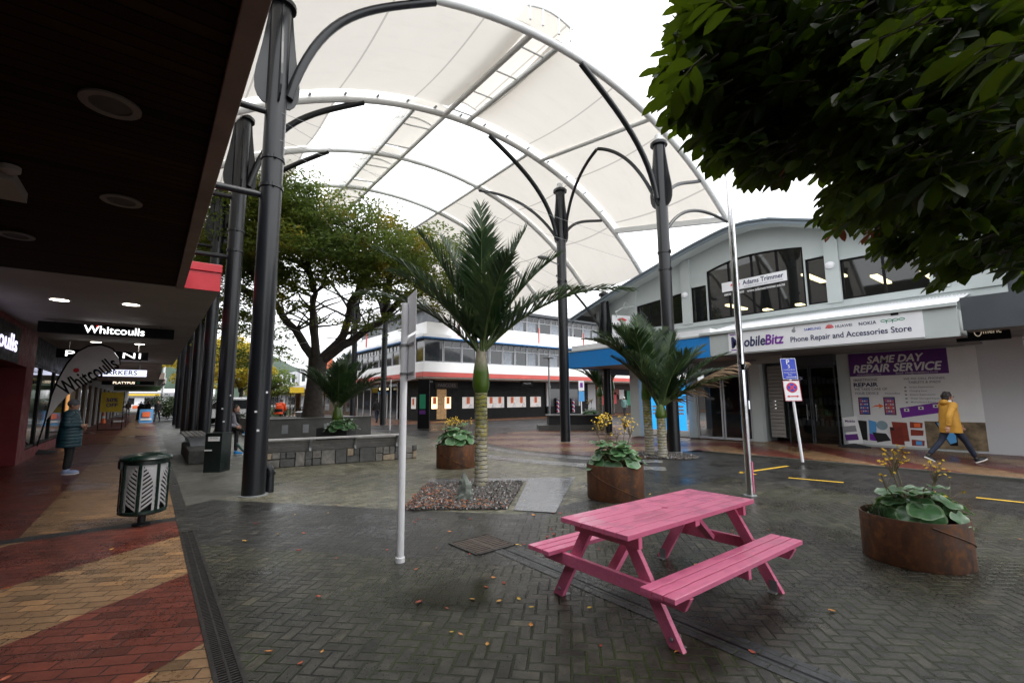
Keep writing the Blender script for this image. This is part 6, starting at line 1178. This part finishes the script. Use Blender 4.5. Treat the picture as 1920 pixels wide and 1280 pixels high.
for p_ in (lim[0],lim[2],lim[4]):
    for t in (.3,.55,.8): c_=fk.lerp(p_[0],t); lb_.tube([c_+Vector((.36*cos(k/10*2*PI),.36*sin(k/10*2*PI)*.9,.12*sin(k/10*2*PI+t*9))) for k in range(11)],.012,5)
lb_.build('light_string',M['panelw'],tree)
def crown_shell(cen,rad,nc,zmin,rr,dens,size,top=99,flatz=.5,spread=.8,rmin=.62,holes=None):
    b=MB()
    for _ in range(nc):
        while True:
            d=Vector((rr.gauss(0,1),rr.gauss(0,1),rr.gauss(0,1))).normalized(); k=rr.uniform(rmin,1)
            c=cen+C(d.x*rad[0]*k,d.y*rad[1]*k)+Vector((0,0,d.z*rad[2]*k))
            if zmin(c)<=c.z<=top: break
        m_=int(dens*rr.uniform(.5,1.4)); sp=spread*rr.uniform(.6,1.3)
        for _ in range(m_):
            while True:
                v=Vector((rr.uniform(-1,1),rr.uniform(-1,1),rr.uniform(-1,1)))
                if v.length<1: break
            p_=c+Vector((v.x*sp,v.y*sp,v.z*sp*flatz-.25*sp*(v.x*v.x+v.y*v.y))); d=Vector((rr.gauss(0,1),rr.gauss(0,1),rr.gauss(0,.5))).normalized(); o=d.orthogonal().normalized(); o=Matrix.Rotation(rr.random()*6.3,3,d)@o; s=size*rr.uniform(.6,1.3); w_=o*s*.4; b.add([p_-d*s,p_+w_,p_+d*s,p_-w_],[(0,1,2,3)])
    return b
crown_shell(rel(.9,-3.6,6.5),(5.4,3.8,3.95),480,lambda c:7.0,rr,105,.085,10.5,.26,.95,.45).build('crown',M['lf_tree'],tree,recalc=False)
crown_shell(rel(.2,-5.4,7.6),(2.8,1.6,3.3),120,lambda c:8.4,rr,95,.08,10.75,.26,.85,.5).build('crown',M['lf_tree'],tree,recalc=False)
crown_shell(rel(-2.6,-2.4,6.8),(2.9,2.6,2.7),150,lambda c:4.5,rr,95,.085,9.6,.26,.85,.45).build('crown',M['lf_tree'],tree,recalc=False)
crown_shell(rel(5.6,-2.6,7.2),(3.0,2.3,2.1),140,lambda c:5.4,rr,95,.085,9.4,.26,.85,.4).build('crown',M['lf_tree'],tree,recalc=False)
crown_shell(rel(-3.2,.5,4.4),(2.0,2.4,1.8),60,lambda c:3.0,rr,70,.078,6,.3,.6,.3).build('crown',M['lf_tree'],tree,recalc=False)
crown_shell(rel(2.6,-1,5.4),(2.6,1.4,.8),26,lambda c:4.6,rr,60,.078,6.3,.3,.55,.3).build('crown',M['lf_tree'],tree,recalc=False)
def simple_tree(name,loc,h,rad,lm,label,seed,nc=110,dens=80,size=.14,tr=.18,group=None):
    rr=random.Random(seed); t=thing(name,loc,label,'tree',group); loc=Vector(loc); b=MB(); b.tube([loc,loc+Vector((.1,0,h*.35)),loc+Vector((0,.1,h*.6))],[tr,tr*.75,tr*.5],10)
    for _ in range(9): a=rr.random()*6.3; limb(b,loc+Vector((0,0,h*rr.uniform(.3,.6))),loc+Vector((cos(a)*rad*.75,sin(a)*rad*.75,h*rr.uniform(.55,.92))),tr*.4,.02,rr,.12,6)
    b.build('trunk',M['bark'],t,smooth=True); crown_shell(loc+Vector((0,0,h*.66)),(rad,rad,h*.36),nc,lambda c:h*.26,rr,dens,size,h*1.02,.5,rad*.26,.35).build('crown',lm,t,recalc=False)
def atd(px,Y): d=ray(px,750); return Vector((d.x,d.y,0))/math.hypot(d.x,d.y)*Y if False else C((px-960)/FPX*Y,Y)
simple_tree('yellow_tree',atd(372,44),8.2,3.0,M['lf_yel'],'golden yellow tree behind the arcade columns',31,90,85,.16)
simple_tree('yellow_tree',atd(452,40),7.6,3.0,M['lf_yel'],'yellow green tree behind the white utility vehicle',32,90,85,.16)
simple_tree('yellow_tree',atd(508,62),6.4,3.2,M['lf_tree'],'pale green tree up the street left of the spreading tree',33,70,70,.18)
def shrub(px,Y,h,rad,label,seed):
    rr=random.Random(seed); c=atd(px,Y); t=thing('shrub',c,label,'shrub'); crown_shell(Vector((c.x,c.y,h*.5)),(rad,rad,h*.5),45,lambda c:.0,rr,70,.1,h,.7,rad*.35,.3).build('foliage',M['lf_shrub'],t,recalc=False); b=MB(); b.tube([(c.x,c.y,0),(c.x,c.y,h*.6)],.06,6); b.build('stem',M['bark'],t)
shrub(318,50,2.6,2.0,'dark rounded shrub at the end of the arcade columns',41); shrub(340,42,2.0,1.5,'dark low shrub between two arcade columns',42); shrub(505,33,1.1,1.6,'clipped dark hedge clump left of the person in orange',43); shrub(400,46,2.2,2.0,'dark shrub behind the white utility vehicle',44)
# near broad-leaved tree reaching in from the upper right
nt_=random.Random(77); tx=Vector((4.3,-1.6,0)); near=thing('broadleaf_tree',tx,'dark glossy broad leaved tree overhanging from the upper right','tree')
wb_=MB(); wb_.tube([tx,tx+Vector((0,.05,1.2)),tx+Vector((-.1,.15,2.6))],[.22,.17,.14],12)
sprigs=[]; LB={'n':MB(),'r':MB()}
def nleaf(b,q,d,up,l,wd):
    s=d.cross(up).normalized(); n_=s.cross(d).normalized(); cv=-.18
    pr=[(0,.0),(.18,.22),(.42,.44),(.66,.5),(.85,.34),(1,.0)]; vs=[];o=0
    mid=[q+d*l*f+n_*(cv*l*f*f) for f,_ in pr]; vs=[mid[0]]; fs=[]
    for (f,w_),m_ in zip(pr[1:-1],mid[1:-1]): vs+= [m_+s*w_*wd+n_*w_*wd*.35,m_,m_-s*w_*wd+n_*w_*wd*.35]
    vs.append(mid[-1]); fs=[(0,1,2),(0,2,3)]
    for k in range(3): a=1+3*k; fs+=[(a,a+3,a+4,a+1),(a+1,a+4,a+5,a+2)]
    a=10; fs+=[(a,13,a+1),(a+1,13,a+2)]
    b.add(vs,fs)
def sprig(p,d,n,l,red=False):
    up=Vector((0,0,1)); pts=[p]; q=p
    for i in range(n): q=q+(d+Vector((nt_.uniform(-.2,.2),nt_.uniform(-.2,.2),nt_.uniform(-.35,.05)))).normalized()*l*.36; pts.append(q)
    LB['n'].mi=1; LB['n'].tube(pts,[.006-.003*i/n for i in range(n+1)],5); LB['n'].mi=0
    s=d.cross(up).normalized()
    for i in range(1,n+1):
        for sg_ in (-1,1):
            if nt_.random()<.12: continue
            dd=(d*.55+s*sg_*nt_.uniform(.6,1.1)+up*nt_.uniform(-.75,.1)).normalized(); nleaf(LB['r' if red else 'n'],pts[i],dd,(up+Vector((nt_.uniform(-.6,.6),nt_.uniform(-.6,.6),0))).normalized(),l*nt_.uniform(.75,1.2),l*nt_.uniform(.36,.5))
    nleaf(LB['r' if red else 'n'],pts[-1],(d+up*-.2).normalized(),up,l,l*.45)
# twig tips measured in the photo (px, py, distance)
region=[(1285,-60),(1280,60),(1268,125),(1260,195),(1290,225),(1325,240),(1335,275),(1375,285),(1415,305),(1465,325),(1480,265),(1545,255),(1560,320),(1555,405),(1620,420),(1650,470),(1705,500),(1770,515),(1850,480),(1930,520),(2050,500),(2050,-60)]
def inreg(x,y): return inpoly(x,y,region)
cnt=0
hub=tx+Vector((-.1,.15,2.6))
big=[]
for (px,py,dp_) in ((1500,120,3.6),(1600,240,4.0),(1850,380,4.4),(1700,380,4.6),(1420,220,3.6)):
    q_=P(px,py,dp_); pts=limb(wb_,hub+Vector((0,.3,.5)),q_,.04,.008,nt_,.1,7); big.append(pts)
while cnt<2000:
    px=nt_.uniform(1235,2020); py=nt_.uniform(-60,530)
    if not inreg(px,py): continue
    # keep a lacier fringe near the outline
    e=min(math.hypot(px-x,py-y) for x,y in region)
    dp_=nt_.uniform(2.4,6.2) if px>1480 else nt_.uniform(2.6,4.0)
    if py>400 and px<1760: dp_=nt_.uniform(4.2,5.4)
    q_=P(px,py,dp_); d=(q_-hub); d.z*=.35; d=(d.normalized()+Vector((nt_.gauss(0,.45),nt_.gauss(0,.45),-.25+nt_.gauss(0,.25)))).normalized(); l=nt_.uniform(.13,.2) if dp_<4 else nt_.uniform(.13,.18)
    sprig(q_-d*l*1.1,d,nt_.choice((2,3,3,4)),l,red=(nt_.random()<.004)); cnt+=1
cnt=0
while cnt<1500:  # sprigs added, mostly out of view, to block sky light from above
    v=Vector((nt_.gauss(0,1),nt_.gauss(0,1),nt_.gauss(0,1))).normalized()*nt_.uniform(.25,1)**.5; q_=hub+Vector((-.2+v.x*3.6,.9+v.y*3.4,2.0+v.z*2.0)); dv=q_-EYE; z=dv.dot(_F)
    if q_.z<2.6 or dv.length<1.5: continue
    if z>.05:
        x_,y_=960+FPX*dv.dot(_R)/z,640-FPX*dv.dot(_U)/z
        if -80<x_<2000 and -130<y_<1400 and not inreg(x_,y_): continue
        if x_<1330 and y_<0: continue
    d=(q_-hub).normalized(); d=(d+Vector((nt_.gauss(0,.4),nt_.gauss(0,.4),-.2))).normalized(); sprig(q_,d,3,nt_.uniform(.14,.19)); cnt+=1
for (px,py,dp_,r_) in ((1222,215,3.1,0),(1250,60,3.0,0),(1245,135,3.0,0),(1310,260,3.2,0),(1355,310,3.2,0),(1380,325,3.4,0),(1440,345,3.3,0),(1545,175,2.3,0),(1545,445,4.8,1),(1610,450,4.8,1),(1560,400,4.8,0),(1700,460,4.4,0),(1520,420,4.8,0)):
    q_=P(px,py,dp_); d=(q_-hub); d.z*=.2; d=(d.normalized()+Vector((0,0,-.35))).normalized(); sprig(q_-d*.3,d,3,.15,red=bool(r_))
wb_.build('trunk',M['bark'],near,smooth=True); LB['n'].build('crown',[M['lf_near'],M['bark']],near,recalc=False,smooth=True); LB['r'].build('turning_leaves',M['lf_red'],near,recalc=False)
# ================= people
def skin(name,chains,m,parent,sub=2):
    vs=[];rs=[];ed=[];idx={}
    def vid(p,r):
        k=tuple(round(x,4) for x in p)
        if k not in idx: idx[k]=len(vs); vs.append(p); rs.append(r)
        return idx[k]
    for ch in chains:
        last=None
        for p,r in ch:
            i=vid(p,r if isinstance(r,tuple) else (r,r))
            if last is not None and last!=i: ed.append((last,i))
            last=i
    me=bpy.data.meshes.new(name); me.from_pydata(vs,ed,[]); o=bpy.data.objects.new(name,me); COL.objects.link(o)
    md=o.modifiers.new('s','SKIN'); md.use_smooth_shade=True; md.branch_smoothing=.6
    for i,r in enumerate(rs): me.skin_vertices[0].data[i].radius=r; me.skin_vertices[0].data[i].use_root=(i==0)
    ms_=o.modifiers.new('ss','SUBSURF'); ms_.levels=sub; ms_.render_levels=sub
    bpy.context.view_layer.update(); m2=bpy.data.meshes.new_from_object(o.evaluated_get(bpy.context.evaluated_depsgraph_get())); bpy.data.objects.remove(o)
    m2.materials.clear(); m2.materials.append(m); m2.polygons.foreach_set('use_smooth',[True]*len(m2.polygons)); n_=bpy.data.objects.new(name,m2); COL.objects.link(n_); n_.parent=parent; return n_
def hand(b,w_,d,pal):
    """palm plus four curled unequal fingers and a thumb; d along the forearm, pal the palm normal"""
    d=Vector(d).normalized(); pal=Vector(pal); pal=(pal-d*pal.dot(d)).normalized(); s=d.cross(pal)
    b.ell(w_+d*.045,(.04,.017,.05),10,8,Matrix((s,pal,d)).transposed())
    for i,(o,l) in enumerate(((-.029,.062),(-.01,.075),(.01,.07),(.028,.055))):
        r0=w_+d*.085+s*o; b.tube([r0,r0+d*l*.45+pal*.006,r0+d*l*.8+pal*.02,r0+d*l*.95+pal*.036],[.0095,.009,.0085,.006],6)
    r0=w_+d*.03-s*.035; b.tube([r0,r0+d*.03-s*.018+pal*.01,r0+d*.055-s*.018+pal*.022],[.011,.0105,.008],6)
def head_mesh(b,c,R3,h=.23,sc=1):
    """skull with brow, nose, chin, ears, eyes"""
    c=Vector(c)
    def T(x,y,z): return c+R3@Vector((x*sc,y*sc,z*sc))
    nu,nv=18,14; vs=[];fs=[]
    for i in range(nv+1):
        p=PI*i/nv
        for j in range(nu):
            t=2*PI*j/nu; x=.076*sin(p)*cos(t); y=.098*sin(p)*sin(t); z=.118*cos(p)
            if z<0: k=1+z*2.6; x*=max(.55,k); y=y*max(.62,k)+(-z)*.22
            if y>.05 and abs(x)<.02 and -.05<z<.01: y+=.016*(1-abs(x)/.02)
            vs.append(T(x,y,z))
    for i in range(nv):
        for j in range(nu): fs.append((i*nu+j,(i+1)*nu+j,(i+1)*nu+(j+1)%nu,i*nu+(j+1)%nu))
    b.add(vs,fs)
    b.add([T(-.016,.088,-.035),T(.016,.088,-.035),T(0,.118,-.032),T(0,.092,.012)],[(0,1,2),(0,2,3),(1,3,2)])
    for s in (-1,1): b.ell(T(s*.078,-.005,-.01),(.012,.022,.03),8,6,R3); b.ell(T(s*.03,.086,.012),(.012,.008,.007),8,6,R3)
    b.ell(T(0,.088,-.062),(.024,.01,.006),8,6,R3)
def person(loc,rz,label,J,top,bottom,shoe,hairm,sole=None,group=None,sh=.19,bulk=1.0,hem=None,hat=False,glove=False,detail=True,hood=None,quilt=False):
    """J: joints in metres, x to the figure's right, y forward"""
    t=thing('person',loc,label,'person',group,rz); V=lambda k:Vector(J[k])
    pel,ch,nk,hd=V('pelvis'),V('chest'),V('neck'),V('head'); 
    chains=[[(tuple(pel),(.13,.10)),(tuple((pel+ch)/2),(.125,.095)),(tuple(ch),(.14,.10)),(tuple(nk),(.055,.055)),(tuple(nk.lerp(hd,.5)),(.052,.055))]]
    for s in 'LR':
        chains.append([(tuple(ch),(.14,.10)),(tuple(V('sh'+s)),.055),(tuple(V('el'+s)),.04),(tuple(V('wr'+s)),.028)])
        chains.append([(tuple(pel),(.13,.10)),(tuple(V('hip'+s)),.085),(tuple(V('kn'+s)),.056),(tuple(V('an'+s)),.038)])
    body=skin('body',chains,M['skin'],t,1); bm=MB(); fw=Vector(J.get('look',(0,1,0))).normalized(); z=(Vector((0,0,1))-fw*fw.z).normalized(); R3=Matrix((fw.cross(z),fw,z)).transposed(); head_mesh(bm,hd,R3)
    for s in 'LR': hand(bm,V('wr'+s),V('wr'+s)-V('el'+s),J.get('palm'+s,(1 if s=='L' else -1,0,0)))
    me=bpy.data.meshes.new('tmp'); me.from_pydata([tuple(v) for v in bm.v],[],bm.f); 
    b2=bmesh.new(); b2.from_mesh(body.data); b2.from_mesh(me); b2.to_mesh(body.data); b2.free(); bpy.data.meshes.remove(me); body.data.polygons.foreach_set('use_smooth',[True]*len(body.data.polygons)); body.data.update()
    # clothes
    h_=hem if hem is not None else -.02
    seat='seat' in J; low=pel+Vector((0,0,h_)) if not seat else pel+Vector((0,.0,-.04)); kb=bulk; ks=bulk**.5
    ctr=[(low,.185*kb,.155*kb),(pel.lerp(low,.4) if not seat else pel,.187*kb,.155*kb),(pel.lerp(ch,.35),.176*kb,.142*kb),(pel.lerp(ch,.75),.180*kb**.8,.140*kb**.8),(ch+Vector((0,0,.05)),.182*ks,.125*ks),(ch.lerp(nk,.62),.160*ks,.098*ks),(ch.lerp(nk,.86),.105,.082),(nk+Vector((0,0,.02)),.068,.07)]
    jm=MB(); nr,ns=30,26; rj=random.Random(len(label)); ph=[rj.random()*6.3 for _ in range(6)]; rows=[]
    for a_ in range(nr+1):
        f=a_/nr*(len(ctr)-1); k=min(len(ctr)-2,int(f)); u_=f-k; u_=u_*u_*(3-2*u_) if k>0 else u_
        c_=ctr[k][0].lerp(ctr[k+1][0],u_); rx=ctr[k][1]+(ctr[k+1][1]-ctr[k][1])*u_; ry=ctr[k][2]+(ctr[k+1][2]-ctr[k][2])*u_; row=[]
        for s_ in range(ns):
            t_=2*PI*s_/ns; fold=1+(.035*sin(3*t_+ph[0]+c_.z*9)+.025*sin(7*t_+ph[1]-c_.z*14)+.02*sin(c_.z*46+ph[2]+2*t_))*max(0,1-f/6.2)
            if quilt: fold=1+.035*(abs(sin(c_.z*PI/.085))-.5)
            row.append(c_+Vector((rx*cos(t_)*fold,ry*sin(t_)*fold,0)))
        rows.append(row)
    for row in rows: jm.v+=row
    for a_ in range(nr):
        for s_ in range(ns): jm.f.append((a_*ns+s_,a_*ns+(s_+1)%ns,(a_+1)*ns+(s_+1)%ns,(a_+1)*ns+s_)); jm.m.append(0)
    for s in 'LR':
        A0=V('sh'+s); A1=V('el'+s); A2=V('wr'+s); pa=[]; ra=[]; ins=(ch.lerp(nk,.55)-A0)*.45
        for q_,r_ in ((A0+ins,.075),(A0+Vector((0,0,-.01)),.083),(A0.lerp(A1,.35),.074),(A0.lerp(A1,.7),.066),(A0.lerp(A1,.93),.063),(A1.lerp(A2,.1),.062),(A1.lerp(A2,.4),.056),(A1.lerp(A2,.7),.05),(A1.lerp(A2,.95),.047)):
            pa.append(q_); ra.append(r_*ks)
        P2=[];R2=[]
        for k in range(len(pa)-1):
            for m_ in range(4): f=m_/4; P2.append(pa[k].lerp(pa[k+1],f)); R2.append((ra[k]+(ra[k+1]-ra[k])*f)*(1+.05*sin((k*4+m_)*1.9+ph[3])+(.03*sin((k*4+m_)*3.1) if not quilt else 0)))
        jm.tube(P2+[pa[-1]],R2+[ra[-1]],14)
    jk=jm.build('jacket',top,t,local=True,smooth=True); md=jk.modifiers.new('smooth','SUBSURF'); md.levels=1; md.render_levels=1
    bch=[[(tuple(pel+Vector((0,0,.05))),(.145,.115)),(tuple(pel),(.15,.118))]]
    for s in 'LR': bch.append([(tuple(pel),(.15,.118)),(tuple(V('hip'+s)),.098),(tuple(V('hip'+s).lerp(V('kn'+s),.5)),.085),(tuple(V('kn'+s)),.066),(tuple(V('kn'+s).lerp(V('an'+s),.5)),.062),(tuple(V('kn'+s).lerp(V('an'+s),.97)),.052)])
    skin('trousers',bch,bottom,t,2)
    for s in 'LR':
        a=V('an'+s); d=Vector(J.get('toe'+s,(0,1,0))).normalized(); up=Vector((0,0,1)); up=(up-d*up.dot(d)).normalized(); r_=d.cross(up); Mx=Matrix((r_,d,up)).transposed(); o=a-up*.05
        b=MB(); b.ell(o+d*.075-up*.0,(.046,.135,.05),14,10,Mx); b.ell(o-up*-.03+d*.0,(.045,.055,.06),12,8,Mx); f=b.build('shoe',shoe,t,local=True,smooth=True)
        b=MB(); b.prism([o-up*.045+r_*(.048*cos(k/14*2*PI))+d*(.075+.138*sin(k/14*2*PI)) for k in range(14)],up*.024); b.build('sole',sole or shoe,f,local=True)
    b=MB()
    def T(x,y,z): return hd+R3@Vector((x,y,z))
    if hat:
        b.ell(T(0,-.008,.038),(.094,.112,.1),16,10,R3); b.lathe([(.093,0),(.1,.01),(.1,.04),(.093,.05)],18,tuple(T(0,-.004,.005)),sx=.93,sy=1.12,cap=False); b.build('beanie',hat,t,local=True,smooth=True)
    else:
        b.ell(T(0,-.02,.03),(.088,.1,.105),14,10,R3); b.ell(T(0,-.055,-.03),(.078,.062,.08),12,8,R3)
        for _ in range(46):
            v=Vector((rj.gauss(0,1),rj.gauss(0,1),rj.gauss(0,1))).normalized(); 
            if v.y>.45 and v.z<.6 or v.z<-.5: continue
            b.ell(T(v.x*.086,-.02+v.y*.1,.03+v.z*.103),(.02,.02,.017),6,4)
        b.build('hair',hairm,t,local=True,smooth=True)
    if hood: b=MB(); b.ell(nk+Vector((0,-.075,.0)),(.12,.075,.075),14,8); b.build('hood',hood,t,local=True,smooth=True)
    return t
# standing pose helper
def stand(swing=0,arm=.0,h=1.68,fold=False,gap=.09):
    k=h/1.70; J={'pelvis':(0,0,.93*k),'chest':(0,.0,1.27*k),'neck':(0,.0,1.46*k),'head':(0,.02,1.585*k)}
    for s,sg_ in (('L',-1),('R',1)):
        w_=swing*sg_
        J['hip'+s]=(sg_*gap,0,.88*k); J['kn'+s]=(sg_*gap,.24*w_+.03,(.49+.02*abs(w_))*k); J['an'+s]=(sg_*gap,.48*w_-(.08 if w_<0 else 0),(.09+(.07 if w_<-.2 else .02 if w_>.2 else 0))*k)
        J['sh'+s]=(sg_*.17,0,1.40*k)
        if fold: J['el'+s]=(sg_*.25,.0,1.12*k); J['wr'+s]=(sg_*.06,.2,1.08*k+.03*sg_)
        else: J['el'+s]=(sg_*.23,-.16*w_-.03,1.12*k); J['wr'+s]=(sg_*.22,-.32*w_+.07,.88*k)
        if w_<-.2: J['toe'+s]=(0,1,-.55)
        if w_>.2: J['toe'+s]=(0,1,.35)
    return J
def sit(seat=.45,lean=.15,cross=False,h=1.7,armf=.25):
    z=seat+.09; J={'seat':1,'pelvis':(0,0,z),'chest':(0,lean*.9,z+.36),'neck':(0,lean*1.5,z+.54),'head':(0,lean*1.9+.03,z+.665)}
    for s,sg_ in (('L',-1),('R',1)):
        J['hip'+s]=(sg_*.09,.04,z-.01); J['kn'+s]=(sg_*.13,.45,z+.02); J['an'+s]=(sg_*.12,.46,.09); J['sh'+s]=(sg_*.17,lean*1.3,z+.48); J['el'+s]=(sg_*.24,lean+.12,z+.22); J['wr'+s]=(sg_*.1,lean+.3,z+.14)
    if cross: J['knR']=(-.02,.46,z+.12); J['anR']=(-.3,.62,z-.05); J['toeR']=(-.7,.6,-.25)
    return J
p=g(123,889)
def face(ang_from_right): # heading given as angle from camera-right towards away
    a=R(ang_from_right); d=_r*cos(a)+Vector((sin(AZ),cos(AZ),0))*sin(a); return math.atan2(d.y,d.x)-PI/2
lady=person((p.x,p.y,0),face(25),'woman in a long teal quilted coat and grey beanie standing beside the feather flag',stand(0,h=1.66,fold=True,gap=.07),M['puffer'],M['legging'],M['shoeb'],M['hair'],M['sole'],bulk=1.38,hem=-.3,quilt=True,hat=M['beanie'])

p=g(1790,866,FZ); J=stand(.82,h=1.62); J['look']=(0,1,-.05)
man=person((p.x,p.y,FZ),face(-8),'person striding past in a mustard yellow jacket and navy jeans',J,M['jacket'],M['denim'],M['shoek'],M['hair'],M['sole'],bulk=1.22,hem=-.2,hood=M['jacket'])
b=MB(); hd=Vector(J['head']); 
for s in (-1,1): b.tube([hd+Vector((s*.03+.022*cos(k/10*2*PI),.1,.012+.017*sin(k/10*2*PI))) for k in range(11)],.003,5); b.tube([hd+Vector((s*.055,.1,.014)),hd+Vector((s*.08,0,.012))],.003,5)
b.tube([hd+Vector((-.01,.102,.014)),hd+Vector((.01,.102,.014))],.003,5); b.build('glasses',M['black'],man,local=True)
b=MB(); b.lathe([(.07,0),(.075,.03),(.06,.055)],14,(0,.01,Vector(J['neck']).z-.005)); b.build('collar',M['sole'],man,local=True,smooth=True)
# seated by the cabinet, seen from behind the column
s1=person(C(-8.85,14.1),face(10),'person in a grey hoodie and bright blue shoes, seated behind the column',sit(.62,.22,True),M['hoodie'],M['legging'],M['shoec'],M['hair'],M['sole'],hood=M['hoodie'])
um=thing('umbrella',C(-8.0,13.8),'folded dark teal umbrella leaning by the blue shoes','umbrella'); p0=g(462,852); p1=P(443,830,13.5); b=MB(); b.tube([p0,p0.lerp(p1,.3),p0.lerp(p1,.8),p1],[.012,.03,.04,.015],10); b.build('canopy',M['tealc'],um,smooth=True); b=MB(); b.tube([p1,p1+(p1-p0).normalized()*.12],.012,8); b.build('handle',M['black'],um)
m1=person(C(-14.75,24.6),face(-150),'man in a green shirt sitting forward on the low seat wall',sit(.45,.3),M['shirtg'],M['denim'],M['shoek'],M['hair'])
m2=person(C(-14.0,24.0),face(170),'man in dark clothes sitting beside the man in green',sit(.45,.2),M['legging'],M['denim'],M['shoek'],M['hair'])
hv=person(C(-12.55,25.0)+Vector((0,0,.36)),face(88),'person in a hi vis orange top sitting with back turned on the planter edge',sit(.5,.12),M['hivis'],M['legging'],M['shoek'],M['hair'],hat=M['beanie'],bulk=1.25)
b=MB(); b.lathe([(.205,0),(.215,.05),(.215,.22),(.2,.26)],18,(0,.01,.57),sx=1.02,sy=.85,cap=False); b.build('dark_waist_panel',M['legging'],hv,local=True,smooth=True)
tb_=thing('tub',C(-10.5,23.4)+Vector((0,0,.8)),'grey tub with a white top on the planter edge near the orange figure','tub'); MB().lathe([(.3,0),(.36,.22),(.38,.24),(.3,.27),(.02,.3)],18).build('body',M['panelw'],tb_,local=True,smooth=True)
def walker(px,py,rz,label,sw,top,bot,h=1.7,**k):
    p=g(px,py); return person((p.x,p.y,0),rz,label,stand(sw,h=h),top,bot,M['shoek'],M['hair'],group=None,**k)
walker(294,790,face(-70),'walker in black on the arcade path, right of the blue pavement sign',.5,M['legging'],M['denim'],bulk=1.1)
walker(276,787,face(90),'walker in black behind the blue pavement sign',.3,M['legging'],M['legging'],bulk=1.1)
walker(263,774,face(90),'walker in a long pale blue coat far down the arcade',.4,M['shirtl'],M['legging'],bulk=1.3,hem=-.25)
walker(239,779,face(120),'walker in brown beside the shoe rack in the arcade',.4,M['shirtb'],M['legging'],bulk=1.1)
walker(597,781,face(70),'walker in black just right of the tree trunk',.45,M['legging'],M['denim'],bulk=1.1)
walker(706,792,face(120),'walker in black in front of the shop doors, by the slim column',.45,M['legging'],M['denim'],bulk=1.1)
walker(1171,779,face(-80),'grey haired walker in a teal coat by the red gift shop',.3,M['tealc'],M['legging'],bulk=1.2,hem=-.2,hat=M['panelw'])
# ================= white utility vehicle
cp=C(-20.2,33.0); car=thing('utility_vehicle',(cp.x,cp.y,0),'white utility vehicle with a matching rear canopy parked beyond the columns','vehicle',rz=R(180)-AZ)
prof=[(-2.55,.45),(-2.55,.95),(-2.5,1.05),(-2.42,1.75),(-2.3,1.82),(-.55,1.84),(.15,1.80),(.95,1.12),(2.2,1.02),(2.45,.85),(2.5,.45)]
b=MB(); b.prism([(x,-.88,z) for x,z in prof],(0,1.76,0)); b.build('body',M['carw'],car,local=True,bevel=.05)
for s in (-1,1):
    y=s*.884
    MB().prism([(-2.3,y,1.1),(-.9,y,1.1),(-.9,y,1.7),(-2.28,y,1.7)],(0,s*.01,0)).build('canopy_window',M['glassr'],car,local=True); MB().prism([(-.72,y,1.1),(.1,y,1.1),(.06,y,1.72),(-.72,y,1.74)],(0,s*.01,0)).build('door_window',M['glassr'],car,local=True); MB().prism([(.18,y,1.1),(.86,y,1.12),(.2,y,1.68)],(0,s*.01,0)).build('front_window',M['glassr'],car,local=True)
    for x in (-1.5,1.6):
        wv=MB(); wv.tube([(x,s*.72,.38),(x,s*.93,.38)],.38,24); w_=wv.build('wheel',M['rubber'],car,local=True,bevel=.03); rm=MB(); rm.tube([(x,s*.925,.38),(x,s*.945,.38)],.22,16); rm.build('rim',M['alu'],w_,local=True)
    MB().box((2.4,s*.68,.86),(.2,.3,.16)).build('headlight',M['alu'],car,local=True,bevel=.03); MB().bx(-2.2,.6,s*.6-.02,s*.6+.02,1.86,1.9).build('roof_rail',M['alu'],car,local=True); MB().box((-2.56,s*.78,1.0),(.03,.14,.3)).build('tail_light',M['redp'],car,local=True)
MB().prism([(.2,-.8,1.80),(.96,-.8,1.14),(.96,.8,1.14),(.2,.8,1.80)],(.03,0,.02)).build('windscreen',M['glassr'],car,local=True)
